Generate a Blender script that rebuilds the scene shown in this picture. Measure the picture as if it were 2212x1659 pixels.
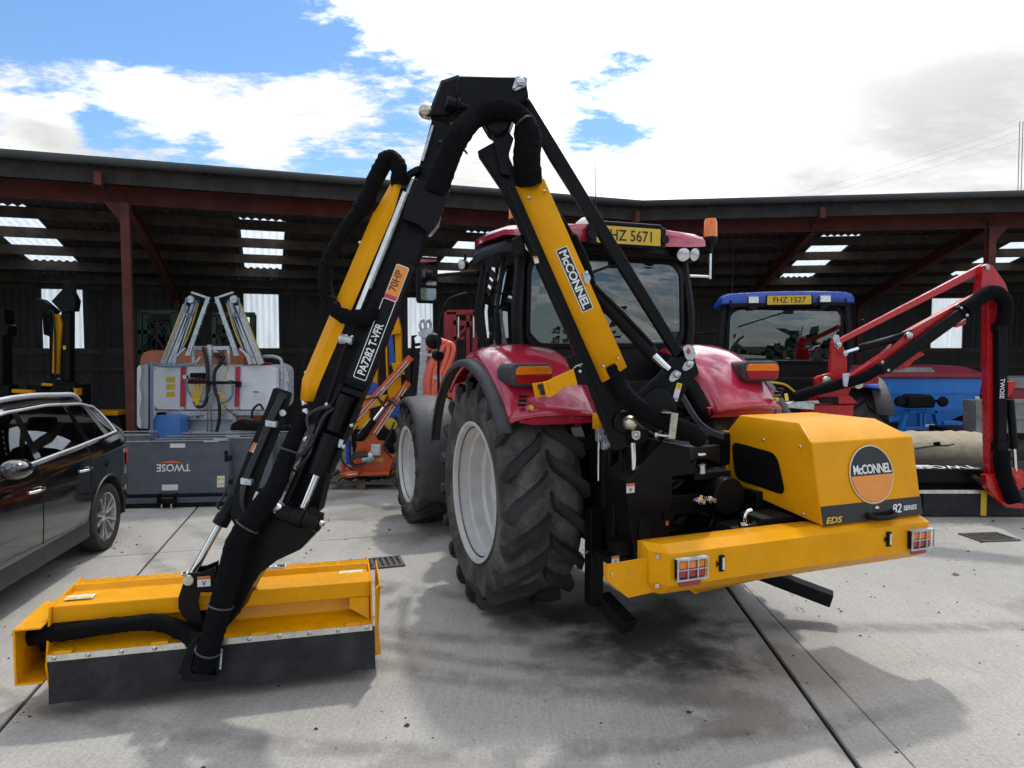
import bpy, bmesh, math, random
from math import sin, cos, tan, pi, radians as R, hypot, sqrt, atan2
from mathutils import Vector as V, Matrix as Mx

for o in list(bpy.data.objects): bpy.data.objects.remove(o)
SC = bpy.context.scene
COL = SC.collection
random.seed(7)

# ------------------------------------------------------------------ camera, sky, sun, exposure
CAM_H, PITCH, FOC = 2.1, math.atan(80/1500.0), 1500.0          # focal length in pixels of a 2212 px wide frame
cam = bpy.data.cameras.new('camera'); cam.sensor_width = 36.0; cam.lens = 36.0*FOC/2212.0
cam.clip_start = 0.05; cam.clip_end = 5000
camo = bpy.data.objects.new('camera', cam); COL.objects.link(camo)
camo.location = (0, 0, CAM_H); camo.rotation_euler = (pi/2-PITCH, 0, 0)
SC.camera = camo
SUN_EL, SUN_AZ = R(57), R(11)                                   # azimuth clockwise from +Y
SUNV = V((cos(SUN_EL)*sin(SUN_AZ), cos(SUN_EL)*cos(SUN_AZ), sin(SUN_EL)))
sl = bpy.data.lights.new('sun', 'SUN'); sl.energy = 1.9; sl.angle = R(2.6); sl.color = (1, .955, .89)
so = bpy.data.objects.new('sun', sl); COL.objects.link(so)
so.rotation_euler = (-SUNV).to_track_quat('-Z', 'Y').to_euler(); so.location = (0, 0, 30)
SC.view_settings.view_transform = 'Standard'; SC.view_settings.look = 'None'
SC.view_settings.exposure = 0.0; SC.view_settings.gamma = 1.0
SC.render.engine = 'CYCLES'
SC.cycles.max_bounces = 6; SC.cycles.diffuse_bounces = 3; SC.cycles.glossy_bounces = 4; SC.cycles.transparent_max_bounces = 16
SC.cycles.use_adaptive_sampling = True; SC.cycles.adaptive_threshold = 0.03
SC.cycles.use_denoising = True
SC.cycles.sample_clamp_indirect = 6

class NT:
    """small helper that writes node trees"""
    def __init__(s, tree): s.t = tree; s.n = tree.nodes; s.l = tree.links
    def new(s, typ, **kw):
        nd = s.n.new(typ)
        for k, v in kw.items(): setattr(nd, k, v)
        return nd
    def put(s, sock, v):
        if v is None: return
        if isinstance(v, bpy.types.NodeSocket): s.l.new(v, sock)
        elif isinstance(v, (tuple, list)) and len(v) == 3 and sock.type == 'RGBA': sock.default_value = (*v, 1)
        else: sock.default_value = v
    def math(s, op, a, b=None, c=None, clamp=False):
        nd = s.new('ShaderNodeMath', operation=op); nd.use_clamp = clamp
        for i, x in enumerate((a, b, c)):
            if x is not None: s.put(nd.inputs[i], x)
        return nd.outputs[0]
    def vmath(s, op, a, b=None):
        nd = s.new('ShaderNodeVectorMath', operation=op)
        s.put(nd.inputs[0], a)
        if b is not None: s.put(nd.inputs[1], b)
        return nd.outputs['Value'] if op in ('DOT_PRODUCT', 'LENGTH', 'DISTANCE') else nd.outputs[0]
    def noise(s, vec, scale, detail=4, rough=.55, dist=0):
        nd = s.new('ShaderNodeTexNoise'); s.put(nd.inputs['Vector'], vec)
        nd.inputs['Scale'].default_value = scale; nd.inputs['Detail'].default_value = detail
        nd.inputs['Roughness'].default_value = rough; nd.inputs['Distortion'].default_value = dist
        return nd.outputs['Fac']
    def ramp(s, fac, a, b, lo=0.0, hi=1.0, smooth=True):
        nd = s.new('ShaderNodeMapRange'); nd.interpolation_type = 'SMOOTHSTEP' if smooth else 'LINEAR'
        s.put(nd.inputs[0], fac)
        for i, x in zip((1, 2, 3, 4), (a, b, lo, hi)): s.put(nd.inputs[i], x)
        return nd.outputs[0]
    def mix(s, fac, a, b, blend='MIX'):
        nd = s.new('ShaderNodeMix', data_type='RGBA', blend_type=blend)
        s.put(nd.inputs['Factor'], fac); s.put(nd.inputs['A'], a); s.put(nd.inputs['B'], b)
        return nd.outputs['Result']
    def mapping(s, vec, scale=(1, 1, 1), rot=(0, 0, 0), loc=(0, 0, 0)):
        nd = s.new('ShaderNodeMapping'); s.put(nd.inputs['Vector'], vec)
        nd.inputs['Scale'].default_value = scale; nd.inputs['Rotation'].default_value = rot; nd.inputs['Location'].default_value = loc
        return nd.outputs[0]
    def coord(s, which='Object'): return s.new('ShaderNodeTexCoord').outputs[which]
    def bump(s, h, strength=.3, dist=.01, normal=None):
        nd = s.new('ShaderNodeBump'); nd.inputs['Strength'].default_value = strength; nd.inputs['Distance'].default_value = dist
        s.put(nd.inputs['Height'], h)
        if normal is not None: s.put(nd.inputs['Normal'], normal)
        return nd.outputs[0]

def pixdir(px, py):
    u, v = (px-1106)/FOC, (829.5-py)/FOC
    return V((u, cos(PITCH)+v*sin(PITCH), v*cos(PITCH)-sin(PITCH)))

# --- world: clear blue sky with broken bright cloud (a cloud layer about 1 km up, seen in direction space)
wd = bpy.data.worlds.new('World'); SC.world = wd; wd.use_nodes = True
w = NT(wd.node_tree); w.n.clear()
sky = w.new('ShaderNodeTexSky', sky_type='NISHITA'); sky.sun_disc = False
sky.sun_elevation = SUN_EL; sky.sun_rotation = SUN_AZ; sky.altitude = 50; sky.air_density = 1.0; sky.dust_density = .3; sky.ozone_density = 2.0
dirn = w.vmath('NORMALIZE', w.coord('Generated'))
sep = w.new('ShaderNodeSeparateXYZ'); w.put(sep.inputs[0], dirn)
zc = w.math('ADD', w.math('MAXIMUM', sep.outputs[2], 0.0), 0.16)
cx = w.math('DIVIDE', sep.outputs[0], zc); cy = w.math('DIVIDE', sep.outputs[1], zc)
cb = w.new('ShaderNodeCombineXYZ'); w.put(cb.inputs[0], cx); w.put(cb.inputs[1], cy); w.put(cb.inputs[2], 3.7)
n1 = w.noise(cb.outputs[0], 1.45, 5, .58, 0)
n2 = w.noise(w.mapping(cb.outputs[0], loc=(5.3, 2.1, 0)), 4.2, 8, .64, 0)
n3 = w.noise(w.mapping(cb.outputs[0], scale=(1, 1.5, 1), loc=(1.3, 4.4, 0)), 15, 4, .62)
field = w.math('ADD', w.math('ADD', w.math('MULTIPLY', n1, .32), w.math('MULTIPLY', n2, .44)), w.math('MULTIPLY', n3, .24))
yq = w.math('MAXIMUM', sep.outputs[1], .02)
gn = w.new('ShaderNodeCombineXYZ'); w.put(gn.inputs[0], w.math('DIVIDE', sep.outputs[0], yq)); w.put(gn.inputs[1], w.math('DIVIDE', sep.outputs[2], yq))
def blob(acc, px, py, sx, sy, amp, rot=0):
    """a soft gap (amp < 0) or bank (amp > 0) of cloud around one direction of the sky"""
    c = pixdir(px, py); c = c/c.y
    nd = w.new('ShaderNodeVectorMath', operation='MULTIPLY_ADD'); w.put(nd.inputs[0], gn.outputs[0])
    nd.inputs[1].default_value = (1/sx, 1/sy, 0); nd.inputs[2].default_value = (-c.x/sx, -c.z/sy, 0)
    d2 = w.vmath('DOT_PRODUCT', nd.outputs[0], nd.outputs[0])
    return w.math('MULTIPLY_ADD', w.math('POWER', .3679, d2), amp, acc)
BLOBS = SKYBLOBS = [
    (260, 55, .20, .045, -.19, 0), (620, 120, .13, .055, -.21, 0), (60, 40, .10, .05, -.16, 0), (440, -60, .3, .06, -.1, 0),
    (215, 265, .040, .035, -.17, .5), (75, 205, .04, .018, -.14, 0), (330, 300, .03, .02, -.08, 0), (110, 290, .05, .04, .08, 0), (420, 240, .10, .04, .04, 0),
    (690, 340, .05, .03, -.13, 0), (840, 270, .08, .045, -.12, 0), (430, 305, .03, .02, -.16, 0),
    (1370, 135, .065, .030, -.24, 0), (1320, 290, .065, .030, -.22, -.3), (1270, 200, .05, .05, -.1, 0), (1230, 320, .04, .02, -.14, 0),
    (300, 180, .22, .030, .09, -.05), (700, 200, .09, .05, .12, 0), (560, 250, .10, .04, .12, 0), (1000, 40, .2, .07, .16, 0), (60, 290, .05, .05, .1, 0),
    (1380, 220, .04, .03, .08, 0), (1700, 120, .30, .22, .28, 0), (2100, 150, .25, .3, .2, 0), (1100, 330, .2, .05, .1, 0)]
for b_ in BLOBS: field = blob(field, *b_)
mask = w.ramp(field, .435, .570)
thick = w.ramp(field, .56, .86)
grey = w.noise(w.mapping(cb.outputs[0], loc=(1.2, 7.7, 0)), .9, 2, .5)
bright = w.math('ADD', w.math('MULTIPLY', w.ramp(grey, .36, .60), .80), .80)
glow = w.math('POWER', w.math('MAXIMUM', w.vmath('DOT_PRODUCT', dirn, tuple(SUNV)), 0.0), 9.0)   # cloud lit through from the sun's side
bright = w.math('ADD', bright, w.math('MULTIPLY', glow, 4.4))
bright = w.math('SUBTRACT', bright, w.math('MULTIPLY', thick, .27))
ccol = w.vmath('SCALE', (1.0, 1.0, .995)); w.put(ccol.node.inputs['Scale'], bright)
skyc = w.vmath('SCALE', sky.outputs[0]); w.put(skyc.node.inputs['Scale'], .12)
skyc = w.vmath('MULTIPLY', skyc, (.92, 1.16, 1.34))
hz = w.ramp(sep.outputs[2], .0, .30, .16, 0)
skyc = w.mix(hz, skyc, (.75, .86, 1.0))
full = w.mix(mask, skyc, ccol)
bg = w.new('ShaderNodeBackground'); w.put(bg.inputs['Color'], full); bg.inputs['Strength'].default_value = 1.0
wd.cycles.sampling_method = 'MANUAL'; wd.cycles.sample_map_resolution = 512
wo = w.new('ShaderNodeOutputWorld'); w.l.new(bg.outputs[0], wo.inputs[0])

# ------------------------------------------------------------------ measuring helpers: a pixel of the 2212 px frame and a depth give a point
def at(px, py, Y):
    d = pixdir(px, py); t = Y/d.y; return V((d.x*t, Y, CAM_H+d.z*t))
def gr(px, py, z=0.0):
    d = pixdir(px, py); t = (z-CAM_H)/d.z; return V((d.x*t, d.y*t, z))
def crop(x0, y0, s):                                            # coordinates read off an enlarged crop
    return lambda x, y: ((x0+x*s)/1.8517, (y0+y*s)/1.8517)
K1 = crop(0, 1000, .8439); K2 = crop(0, 1900, .7233); K3 = crop(1000, 250, .7536); K4 = crop(900, 1200, .6631)
K5 = crop(1800, 600, .663); K6 = crop(1500, 1300, .7836); K7 = crop(2300, 1500, .7233); K8 = crop(2700, 950, .7534)
S5 = crop(1250, 1150, .5124); S6 = crop(500, 1100, .5124); S7 = crop(3400, 1000, .6932); S8 = crop(2300, 1500, .4219)

# ------------------------------------------------------------------ materials
MATS = {}
def material(name):
    m = bpy.data.materials.new(name); m.use_nodes = True; t = NT(m.node_tree); t.n.clear()
    out = t.new('ShaderNodeOutputMaterial'); b = t.new('ShaderNodeBsdfPrincipled'); t.l.new(b.outputs[0], out.inputs[0])
    MATS[name] = m; return m, t, b, out
def paint(name, rgb, rough=.4, metal=0.0, coat=0.0, var=.12, scale=6, dust=0.0, dustc=(.32, .29, .24), bump=.0, bscale=60, spec=.5, bdist=.002, scuff=0.0):
    m, t, b, out = material(name)
    co = t.coord('Object')
    n = t.noise(co, scale, 5, .6)
    f = t.ramp(n, .3, .7, 1-var, 1+var)
    c = t.vmath('SCALE', tuple(rgb)); t.put(c.node.inputs['Scale'], f)
    if dust:
        dn = t.ramp(t.noise(co, scale*.7, 6, .65), .42, .75, 0, dust)
        c = t.mix(dn, c, dustc)
    if scuff:
        sn = t.noise(t.mapping(co, scale=(1, 1, .35)), 38, 5, .7); sm = t.math('MULTIPLY', t.ramp(sn, .60, .70), t.ramp(t.noise(co, 3.1, 4, .6), .45, .65, 0, scuff))
        c = t.mix(sm, c, t.mix(.55, c, (.10, .08, .05)))
    t.put(b.inputs['Base Color'], c)
    rn = t.ramp(t.noise(co, scale*2.3, 4, .6), .25, .75, max(.02, rough-.07), min(1, rough+.09))
    t.put(b.inputs['Roughness'], rn)
    b.inputs['Metallic'].default_value = metal; b.inputs['Coat Weight'].default_value = coat; b.inputs['Coat Roughness'].default_value = .06
    b.inputs['Specular IOR Level'].default_value = spec
    if bump: t.put(b.inputs['Normal'], t.bump(t.noise(co, bscale, 4, .6), bump, bdist))
    return m
def glass(name, tint, refl=1.0, rough=.0, ior=1.5):
    m = bpy.data.materials.new(name); m.use_nodes = True; t = NT(m.node_tree); t.n.clear()
    out = t.new('ShaderNodeOutputMaterial'); tr = t.new('ShaderNodeBsdfTransparent'); t.put(tr.inputs[0], tint)
    gl = t.new('ShaderNodeBsdfGlossy'); gl.inputs['Roughness'].default_value = rough; t.put(gl.inputs[0], (.95, .97, 1))
    fr = t.new('ShaderNodeFresnel'); fr.inputs['IOR'].default_value = ior
    mx = t.new('ShaderNodeMixShader'); t.put(mx.inputs[0], t.math('MULTIPLY', fr.outputs[0], refl, clamp=True))
    t.l.new(tr.outputs[0], mx.inputs[1]); t.l.new(gl.outputs[0], mx.inputs[2]); t.l.new(mx.outputs[0], out.inputs[0])
    MATS[name] = m; return m
def translucent(name, rgb, amount=.7, streak=True):
    m = bpy.data.materials.new(name); m.use_nodes = True; t = NT(m.node_tree); t.n.clear()
    out = t.new('ShaderNodeOutputMaterial')
    co = t.coord('Object')
    n = t.ramp(t.noise(t.mapping(co, scale=(6, 6, .8)), 1.2, 5, .65), .3, .75, .80, 1.0)
    c = t.vmath('SCALE', tuple(rgb)); t.put(c.node.inputs['Scale'], n)
    a = t.new('ShaderNodeBsdfDiffuse'); b = t.new('ShaderNodeBsdfTranslucent'); t.put(a.inputs[0], c); t.put(b.inputs[0], c)
    mx = t.new('ShaderNodeMixShader'); mx.inputs[0].default_value = amount
    t.l.new(a.outputs[0], mx.inputs[1]); t.l.new(b.outputs[0], mx.inputs[2]); t.l.new(mx.outputs[0], out.inputs[0])
    MATS[name] = m; return m

YEL = paint('amber_paint', (.77, .328, .002), .34, coat=.0, spec=.12, dust=.04, dustc=(.55, .42, .22), scuff=.55, var=.05, scale=5, bump=.12, bscale=240, bdist=.001)
YEL2 = paint('amber_paint_wet', (.78, .338, .002), .22, coat=.2, spec=.18, var=.06, scale=9, scuff=.6, bump=.55, bscale=55, bdist=.004)
BLK = paint('black_paint', (.006, .006, .0065), .34, coat=.0, spec=.14, var=.2, scale=5, bump=.1, bscale=200, bdist=.001)
BLKM = paint('black_matt', (.007, .007, .0075), .55, var=.25, scale=8, spec=.15, dust=.04, dustc=(.1,.1,.1))
CASTBLK = paint('dark_casting', (.007, .007, .0075), .5, var=.4, scale=14, spec=.15, dust=.2, dustc=(.03, .027, .024))
SLEEVE = paint('hose_sleeve', (.004, .004, .005), .85, var=.3, scale=30, bump=.8, bscale=90, spec=.12, bdist=.008)
HOSE = paint('rubber_hose', (.012, .012, .013), .45, var=.2, scale=20, bump=.2, bscale=300)
RUBFLAP = paint('rubber_flap', (.010, .0105, .013), .55, var=.18, scale=7, spec=.35, scuff=.6, dust=.30, dustc=(.09, .09, .09), bump=.15, bscale=60)
ZINC = paint('zinc_plate', (.62, .58, .47), .3, metal=.9, var=.15, scale=25)
STEEL = paint('bright_steel', (.60, .60, .60), .22, metal=1.0, var=.1, scale=20)
CHROME = paint('chrome_rod', (.80, .80, .80), .08, metal=1.0, var=.04)
SATIN = paint('satin_silver_trim', (.50, .51, .53), .42, metal=.35, var=.04)
ALU = paint('aluminium_strip', (.72, .70, .64), .3, metal=.85, var=.15, scale=12)
GALV = paint('galvanised_steel', (.50, .53, .56), .42, metal=.55, var=.22, scale=22)
REDP = paint('crimson_paint', (.47, .016, .046), .20, coat=1.0, var=.05, scale=3, dust=.05, dustc=(.4, .2, .2))
REDB = paint('bright_red_paint', (.52, .010, .014), .28, coat=.4, var=.06, scale=6)
REDD = paint('dark_red_paint', (.24, .010, .014), .4, var=.15, scale=6)
BLUE = paint('tractor_blue', (.012, .07, .42), .3, coat=.4, var=.08)
BLUES = paint('spreader_blue', (.02, .20, .62), .42, coat=.1, var=.10, scale=4, dust=.06)
ORANGE = paint('orange_paint', (.62, .085, .008), .33, coat=.3, var=.1)
GREEN = paint('dark_green_paint', (.01, .045, .014), .45, var=.2)
WHITE = paint('white_print', (.78, .78, .76), .45, var=.03)
STKR = paint('sticker_white', (.70, .70, .68), .4, var=.05)
STKY = paint('sticker_yellow', (.72, .50, .03), .4, var=.05)
STKO = paint('sticker_orange', (.60, .16, .05), .4, var=.05)
PLATEY = paint('plate_yellow', (.72, .46, .03), .35, var=.03)
BLACKP = paint('black_print', (.008, .008, .008), .4, var=.05)
GREYP = paint('bucket_grey', (.085, .095, .115), .42, var=.12, scale=5, coat=.1, dust=.06)
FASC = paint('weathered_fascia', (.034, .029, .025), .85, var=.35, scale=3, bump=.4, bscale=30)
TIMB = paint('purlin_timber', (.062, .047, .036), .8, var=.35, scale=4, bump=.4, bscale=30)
STEELRED = paint('oxide_red_steel', (.115, .034, .029), .7, var=.22, scale=3, spec=.2, dust=.35, dustc=(.055, .04, .035))
GUTTER = paint('gutter_plastic', (.05, .058, .06), .45, var=.15, scale=2)
PLAST = paint('grey_plastic', (.045, .046, .050), .62, var=.12, scale=10, dust=.2, dustc=(.14, .14, .14), bump=.3, bscale=400, bdist=.001)
PLASTB = paint('black_plastic', (.007, .007, .008), .45, spec=.2, var=.2, scale=10, bump=.2, bscale=300, bdist=.001)
RIMM = paint('silver_rim', (.62, .62, .61), .40, metal=.15, var=.08, scale=6, dust=.18, dustc=(.36, .34, .30))
AMBERL = paint('amber_lens', (.85, .20, .01), .15, coat=.6, var=.1, scale=40)
REDL = paint('red_lens', (.35, .008, .015), .15, coat=.6, var=.1, scale=40)
CLEARL = paint('clear_lens', (.62, .64, .66), .12, coat=.8, metal=.3, var=.25, scale=60)
WPOLY = paint('white_polythene', (.76, .78, .80), .4, var=.06, scale=2)
OPOLY = paint('orange_polythene', (.50, .14, .06), .45, var=.08, scale=2)
BPOLY = paint('blue_polythene', (.07, .22, .55), .4, var=.05)
GPIPE = paint('grey_pipe', (.20, .25, .36), .45, var=.06)
STRAP = paint('pink_strap', (.55, .045, .09), .7, var=.08)
HOSEO = paint('orange_hose', (.80, .16, .09), .4, var=.06)
TARP = paint('canvas_tarp', (.42, .36, .25), .85, var=.12, scale=5, bump=.9, bscale=9, bdist=.03)
TARPR = paint('red_tarp', (.24, .012, .03), .55, var=.12, scale=4, bump=.5, bscale=12, bdist=.02)
WOODP = paint('pallet_wood', (.10, .08, .06), .85, var=.4, scale=7)
TRAILER = paint('weathered_grey', (.22, .22, .21), .75, var=.2, scale=6)
SEAT = paint('seat_cloth', (.03, .03, .033), .9, var=.2)
CARP = paint('black_car_paint', (.0035, .0035, .004), .10, coat=1.0, var=.1, scale=2)
CARPL = paint('car_sill_plastic', (.018, .018, .019), .5, var=.15)
ALLOY = paint('alloy_wheel', (.62, .62, .62), .25, metal=.8, var=.06)
CGLASS = glass('cab_glass', (.27, .33, .33), 2.8)
CARGL = glass('car_glass', (.16, .20, .195), 2.2)
HOODGL = paint('mesh_window', (.008, .008, .009), .16, var=.2, spec=.5)
SKYL = translucent('skylight_sheet', (.80, .86, .90), .78)
MIRR = paint('mirror_glass', (.75, .78, .80), .03, metal=1.0, var=.02)
SHEETM = None
def sheet_mat(name, rgb, vs):
    m, t, b, out = material(name)
    co = t.coord('Object')
    n = t.noise(t.mapping(co, scale=vs), 1.1, 6, .65); n2 = t.noise(co, .6, 3)
    c = t.vmath('SCALE', tuple(rgb)); t.put(c.node.inputs['Scale'], t.math('MULTIPLY', t.ramp(n, .3, .7, .65, 1.25), t.ramp(n2, .3, .7, .8, 1.15)))
    t.put(b.inputs['Base Color'], c); b.inputs['Roughness'].default_value = .75
    return m
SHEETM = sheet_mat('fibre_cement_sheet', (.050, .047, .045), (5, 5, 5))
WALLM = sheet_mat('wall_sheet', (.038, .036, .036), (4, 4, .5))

# tyre rubber with pale dust caught in the grooves of its own relief noise
def tyre_mat(name, dust):
    m, t, b, out = material(name); co = t.coord('Object')
    n = t.noise(co, 3.5, 7, .62); n2 = t.noise(co, 28, 4, .6)
    f = t.math('ADD', t.math('MULTIPLY', t.ramp(n, .35, .7), .75), t.math('MULTIPLY', n2, .35))
    c = t.mix(t.math('MULTIPLY', f, dust, clamp=True), (.013, .013, .0135), (.19, .180, .163))
    t.put(b.inputs['Base Color'], c); b.inputs['Roughness'].default_value = .72; b.inputs['Specular IOR Level'].default_value = .35
    t.put(b.inputs['Normal'], t.bump(t.noise(co, 90, 4), .25, .003)); return m
TYRE = tyre_mat('tyre_rubber', .82); TYREC = tyre_mat('car_tyre_rubber', .12); LUGM = tyre_mat('tyre_lug_rubber', .16)

# ------------------------------------------------------------------ mesh builder
from mathutils import noise as mnoise
def wrinkle(me):
    """creases and sags of the woven sleeve drawn over a bundle of hoses"""
    bm = bmesh.new(); bm.from_mesh(me); bmesh.ops.subdivide_edges(bm, edges=bm.edges, cuts=1, use_grid_fill=True); bm.normal_update()
    mv = [(v, v.normal*(.006*(mnoise.noise(v.co*5)) + .008*abs(mnoise.noise(V((v.co.x*26, v.co.y*26, v.co.z*26))))-.004)) for v in bm.verts]
    for v, d in mv: v.co += d
    bm.to_mesh(me); bm.free()
MW = {}
class MB:
    def __init__(s, M=None): s.v = []; s.f = []; s.M = M
    def add(s, vs, fs):
        o = len(s.v)
        for p in vs:
            p = V(p); s.v.append(s.M @ p if s.M is not None else p)
        s.f += [tuple(o+i for i in f) for f in fs]; return s
    def box(s, c, sz, rz=0.0, Rm=None):
        c = V(c); h = V(sz)/2; m = Rm if Rm is not None else Mx.Rotation(rz, 3, 'Z')
        vs = [c+m@V((x*h.x, y*h.y, z*h.z)) for x in (-1, 1) for y in (-1, 1) for z in (-1, 1)]
        return s.add(vs, [(0, 1, 3, 2), (4, 6, 7, 5), (0, 4, 5, 1), (2, 3, 7, 6), (0, 2, 6, 4), (1, 5, 7, 3)])
    def beam(s, p0, p1, w, h, up=(0, 0, 1), w1=None, h1=None):
        p0, p1 = V(p0), V(p1); d = (p1-p0).normalized(); x = d.cross(V(up))
        if x.length < 1e-4: x = d.cross(V((1, 0, 0)))
        x.normalize(); y = x.cross(d)
        vs = []
        for p, a, b in ((p0, w, h), (p1, w1 or w, h1 or h)):
            vs += [p-x*a/2-y*b/2, p+x*a/2-y*b/2, p+x*a/2+y*b/2, p-x*a/2+y*b/2]
        return s.add(vs, [(3, 2, 1, 0), (4, 5, 6, 7), (0, 1, 5, 4), (1, 2, 6, 5), (2, 3, 7, 6), (3, 0, 4, 7)])
    def plate(s, pts, ext):
        """polygon (list of points) pushed out by the vector ext"""
        n = len(pts); e = V(ext); a = [V(p) for p in pts]
        return s.add(a+[p+e for p in a], [tuple(range(n))[::-1], tuple(range(n, 2*n))]+[(i, (i+1) % n, n+(i+1) % n, n+i) for i in range(n)])
    def tube(s, path, r, n=10, cap=True):
        path = [V(p) for p in path]; k = len(path)
        rs = r if isinstance(r, (list, tuple)) else [r]*k
        t0 = (path[1]-path[0]).normalized(); nrm = t0.orthogonal().normalized(); vs = []
        for i, p in enumerate(path):
            t = (path[min(i+1, k-1)]-path[max(i-1, 0)]).normalized()
            nrm = (nrm-t*nrm.dot(t)).normalized(); b = t.cross(nrm)
            vs += [p+(nrm*cos(2*pi*j/n)+b*sin(2*pi*j/n))*rs[i] for j in range(n)]
        fs = [(i*n+j, i*n+(j+1) % n, (i+1)*n+(j+1) % n, (i+1)*n+j) for i in range(k-1) for j in range(n)]
        if cap: fs += [tuple(range(n))[::-1], tuple(range((k-1)*n, k*n))]
        return s.add(vs, fs)
    def cyl(s, p0, p1, r, n=16): return s.tube([p0, p1], r, n)
    def lathe(s, prof, o, ax, n=32, cap=False):
        """profile of (radius, height along the axis)"""
        o = V(o); ax = V(ax).normalized(); x = ax.orthogonal().normalized(); y = ax.cross(x); vs = []; k = len(prof)
        for r, h in prof: vs += [o+ax*h+(x*cos(2*pi*j/n)+y*sin(2*pi*j/n))*r for j in range(n)]
        fs = [(i*n+j, i*n+(j+1) % n, (i+1)*n+(j+1) % n, (i+1)*n+j) for i in range(k-1) for j in range(n)]
        if cap: fs += [tuple(range(n))[::-1], tuple(range((k-1)*n, k*n))]
        return s.add(vs, fs)
    def loft(s, secs, closed=True, cap=True):
        n = len(secs[0]); k = len(secs); vs = [p for q in secs for p in q]
        m = n if closed else n-1
        fs = [(i*n+j, i*n+(j+1) % n, (i+1)*n+(j+1) % n, (i+1)*n+j) for i in range(k-1) for j in range(m)]
        if cap and closed: fs += [tuple(range(n))[::-1], tuple(range((k-1)*n, k*n))]
        return s.add(vs, fs)
    def build(s, name, mat, parent=None, bevel=0.0, smooth=35, seg=2, label=None, solid=0.0, kind=None):
        me = bpy.data.meshes.new(name)
        inv = MW[parent.name].inverted() if parent is not None else None
        me.from_pydata([tuple(inv @ p) if inv is not None else tuple(p) for p in s.v], [], s.f)
        me.validate(); me.update()
        bm = bmesh.new(); bm.from_mesh(me); bmesh.ops.remove_doubles(bm, verts=bm.verts, dist=1e-5)
        bmesh.ops.recalc_face_normals(bm, faces=bm.faces); bm.to_mesh(me); bm.free()
        me.materials.append(mat)
        if mat is SLEEVE: wrinkle(me)
        if smooth:
            me.polygons.foreach_set('use_smooth', [True]*len(me.polygons)); me.set_sharp_from_angle(angle=R(smooth))
        o = bpy.data.objects.new(name, me); COL.objects.link(o)
        if parent is not None: o.parent = parent; MW[o.name] = MW[parent.name]
        else: MW[o.name] = Mx.Identity(4)
        if solid:
            md = o.modifiers.new('thickness', 'SOLIDIFY'); md.thickness = solid; md.offset = 0
        if bevel:
            md = o.modifiers.new('bevel', 'BEVEL'); md.width = bevel; md.segments = seg; md.limit_method = 'ANGLE'; md.angle_limit = R(32); md.harden_normals = True
        if label: o['label'] = label
        if kind: o['kind'] = kind
        return o
def tag(o, label, cat, group=None, kind=None):
    o['label'] = label
    if cat: o['category'] = cat
    if group: o['group'] = group
    if kind: o['kind'] = kind
    return o
def thing(name, label, cat, loc=(0, 0, 0), rz=0.0, group=None):
    o = bpy.data.objects.new(name, None); COL.objects.link(o); o.empty_display_size = .2
    o.location = loc; o.rotation_euler = (0, 0, rz)
    MW[o.name] = Mx.Translation(V(loc)) @ Mx.Rotation(rz, 4, 'Z')
    return tag(o, label, cat, group)
def share(src, name, parent, M=None):
    """a part that shares the mesh of another part, moved by the matrix M in the thing's frame"""
    o = bpy.data.objects.new(name, src.data); COL.objects.link(o); o.parent = parent; MW[o.name] = MW[parent.name]
    if M is not None: o.matrix_basis = M
    for md in src.modifiers:
        k = o.modifiers.new(md.name, md.type)
        if md.type == 'BEVEL': k.width = md.width; k.segments = md.segments; k.limit_method = md.limit_method; k.angle_limit = md.angle_limit; k.harden_normals = md.harden_normals
    return o
def spline(pts, n=8):
    """Catmull-Rom through the points"""
    P = [V(p) for p in pts]; P = [P[0]*2-P[1]]+P+[P[-1]*2-P[-2]]; out = []
    for i in range(1, len(P)-2):
        a, b, c, d = P[i-1:i+3]
        for k in range(n):
            t = k/n
            out.append(.5*((2*b)+(c-a)*t+(2*a-5*b+4*c-d)*t*t+(3*b-a-3*c+d)*t**3))
    out.append(P[-2]); return out
def text(name, s, mat, parent, o, xd, yd, h, bold=0.0, shear=0.0, align='LEFT', stretch=1.0, depth=.0008, space=1.0, label=None):
    """lettering as thin geometry: o is the lower left (or centre) of the line, xd / yd reading and up directions, h the capital height"""
    cu = bpy.data.curves.new('lettering', 'FONT'); cu.body = s; cu.size = 1.0; cu.offset = bold; cu.shear = shear
    cu.align_x = align; cu.extrude = .0; cu.space_character = space; cu.resolution_u = 3
    ob = bpy.data.objects.new('lettering', cu); COL.objects.link(ob)
    dg = bpy.context.evaluated_depsgraph_get(); me0 = ob.evaluated_get(dg).to_mesh()
    k = h/.70; xd = V(xd).normalized(); yd = V(yd).normalized(); nd = xd.cross(yd)
    mb = MB()
    vs = [V(o)+xd*(v.co.x*k*stretch)+yd*(v.co.y*k)+nd*depth for v in me0.vertices]
    mb.add(vs, [tuple(p.vertices) for p in me0.polygons])
    ob.evaluated_get(dg).to_mesh_clear(); bpy.data.objects.remove(ob); bpy.data.curves.remove(cu)
    return mb.build(name, mat, parent, smooth=0, label=label)
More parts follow.
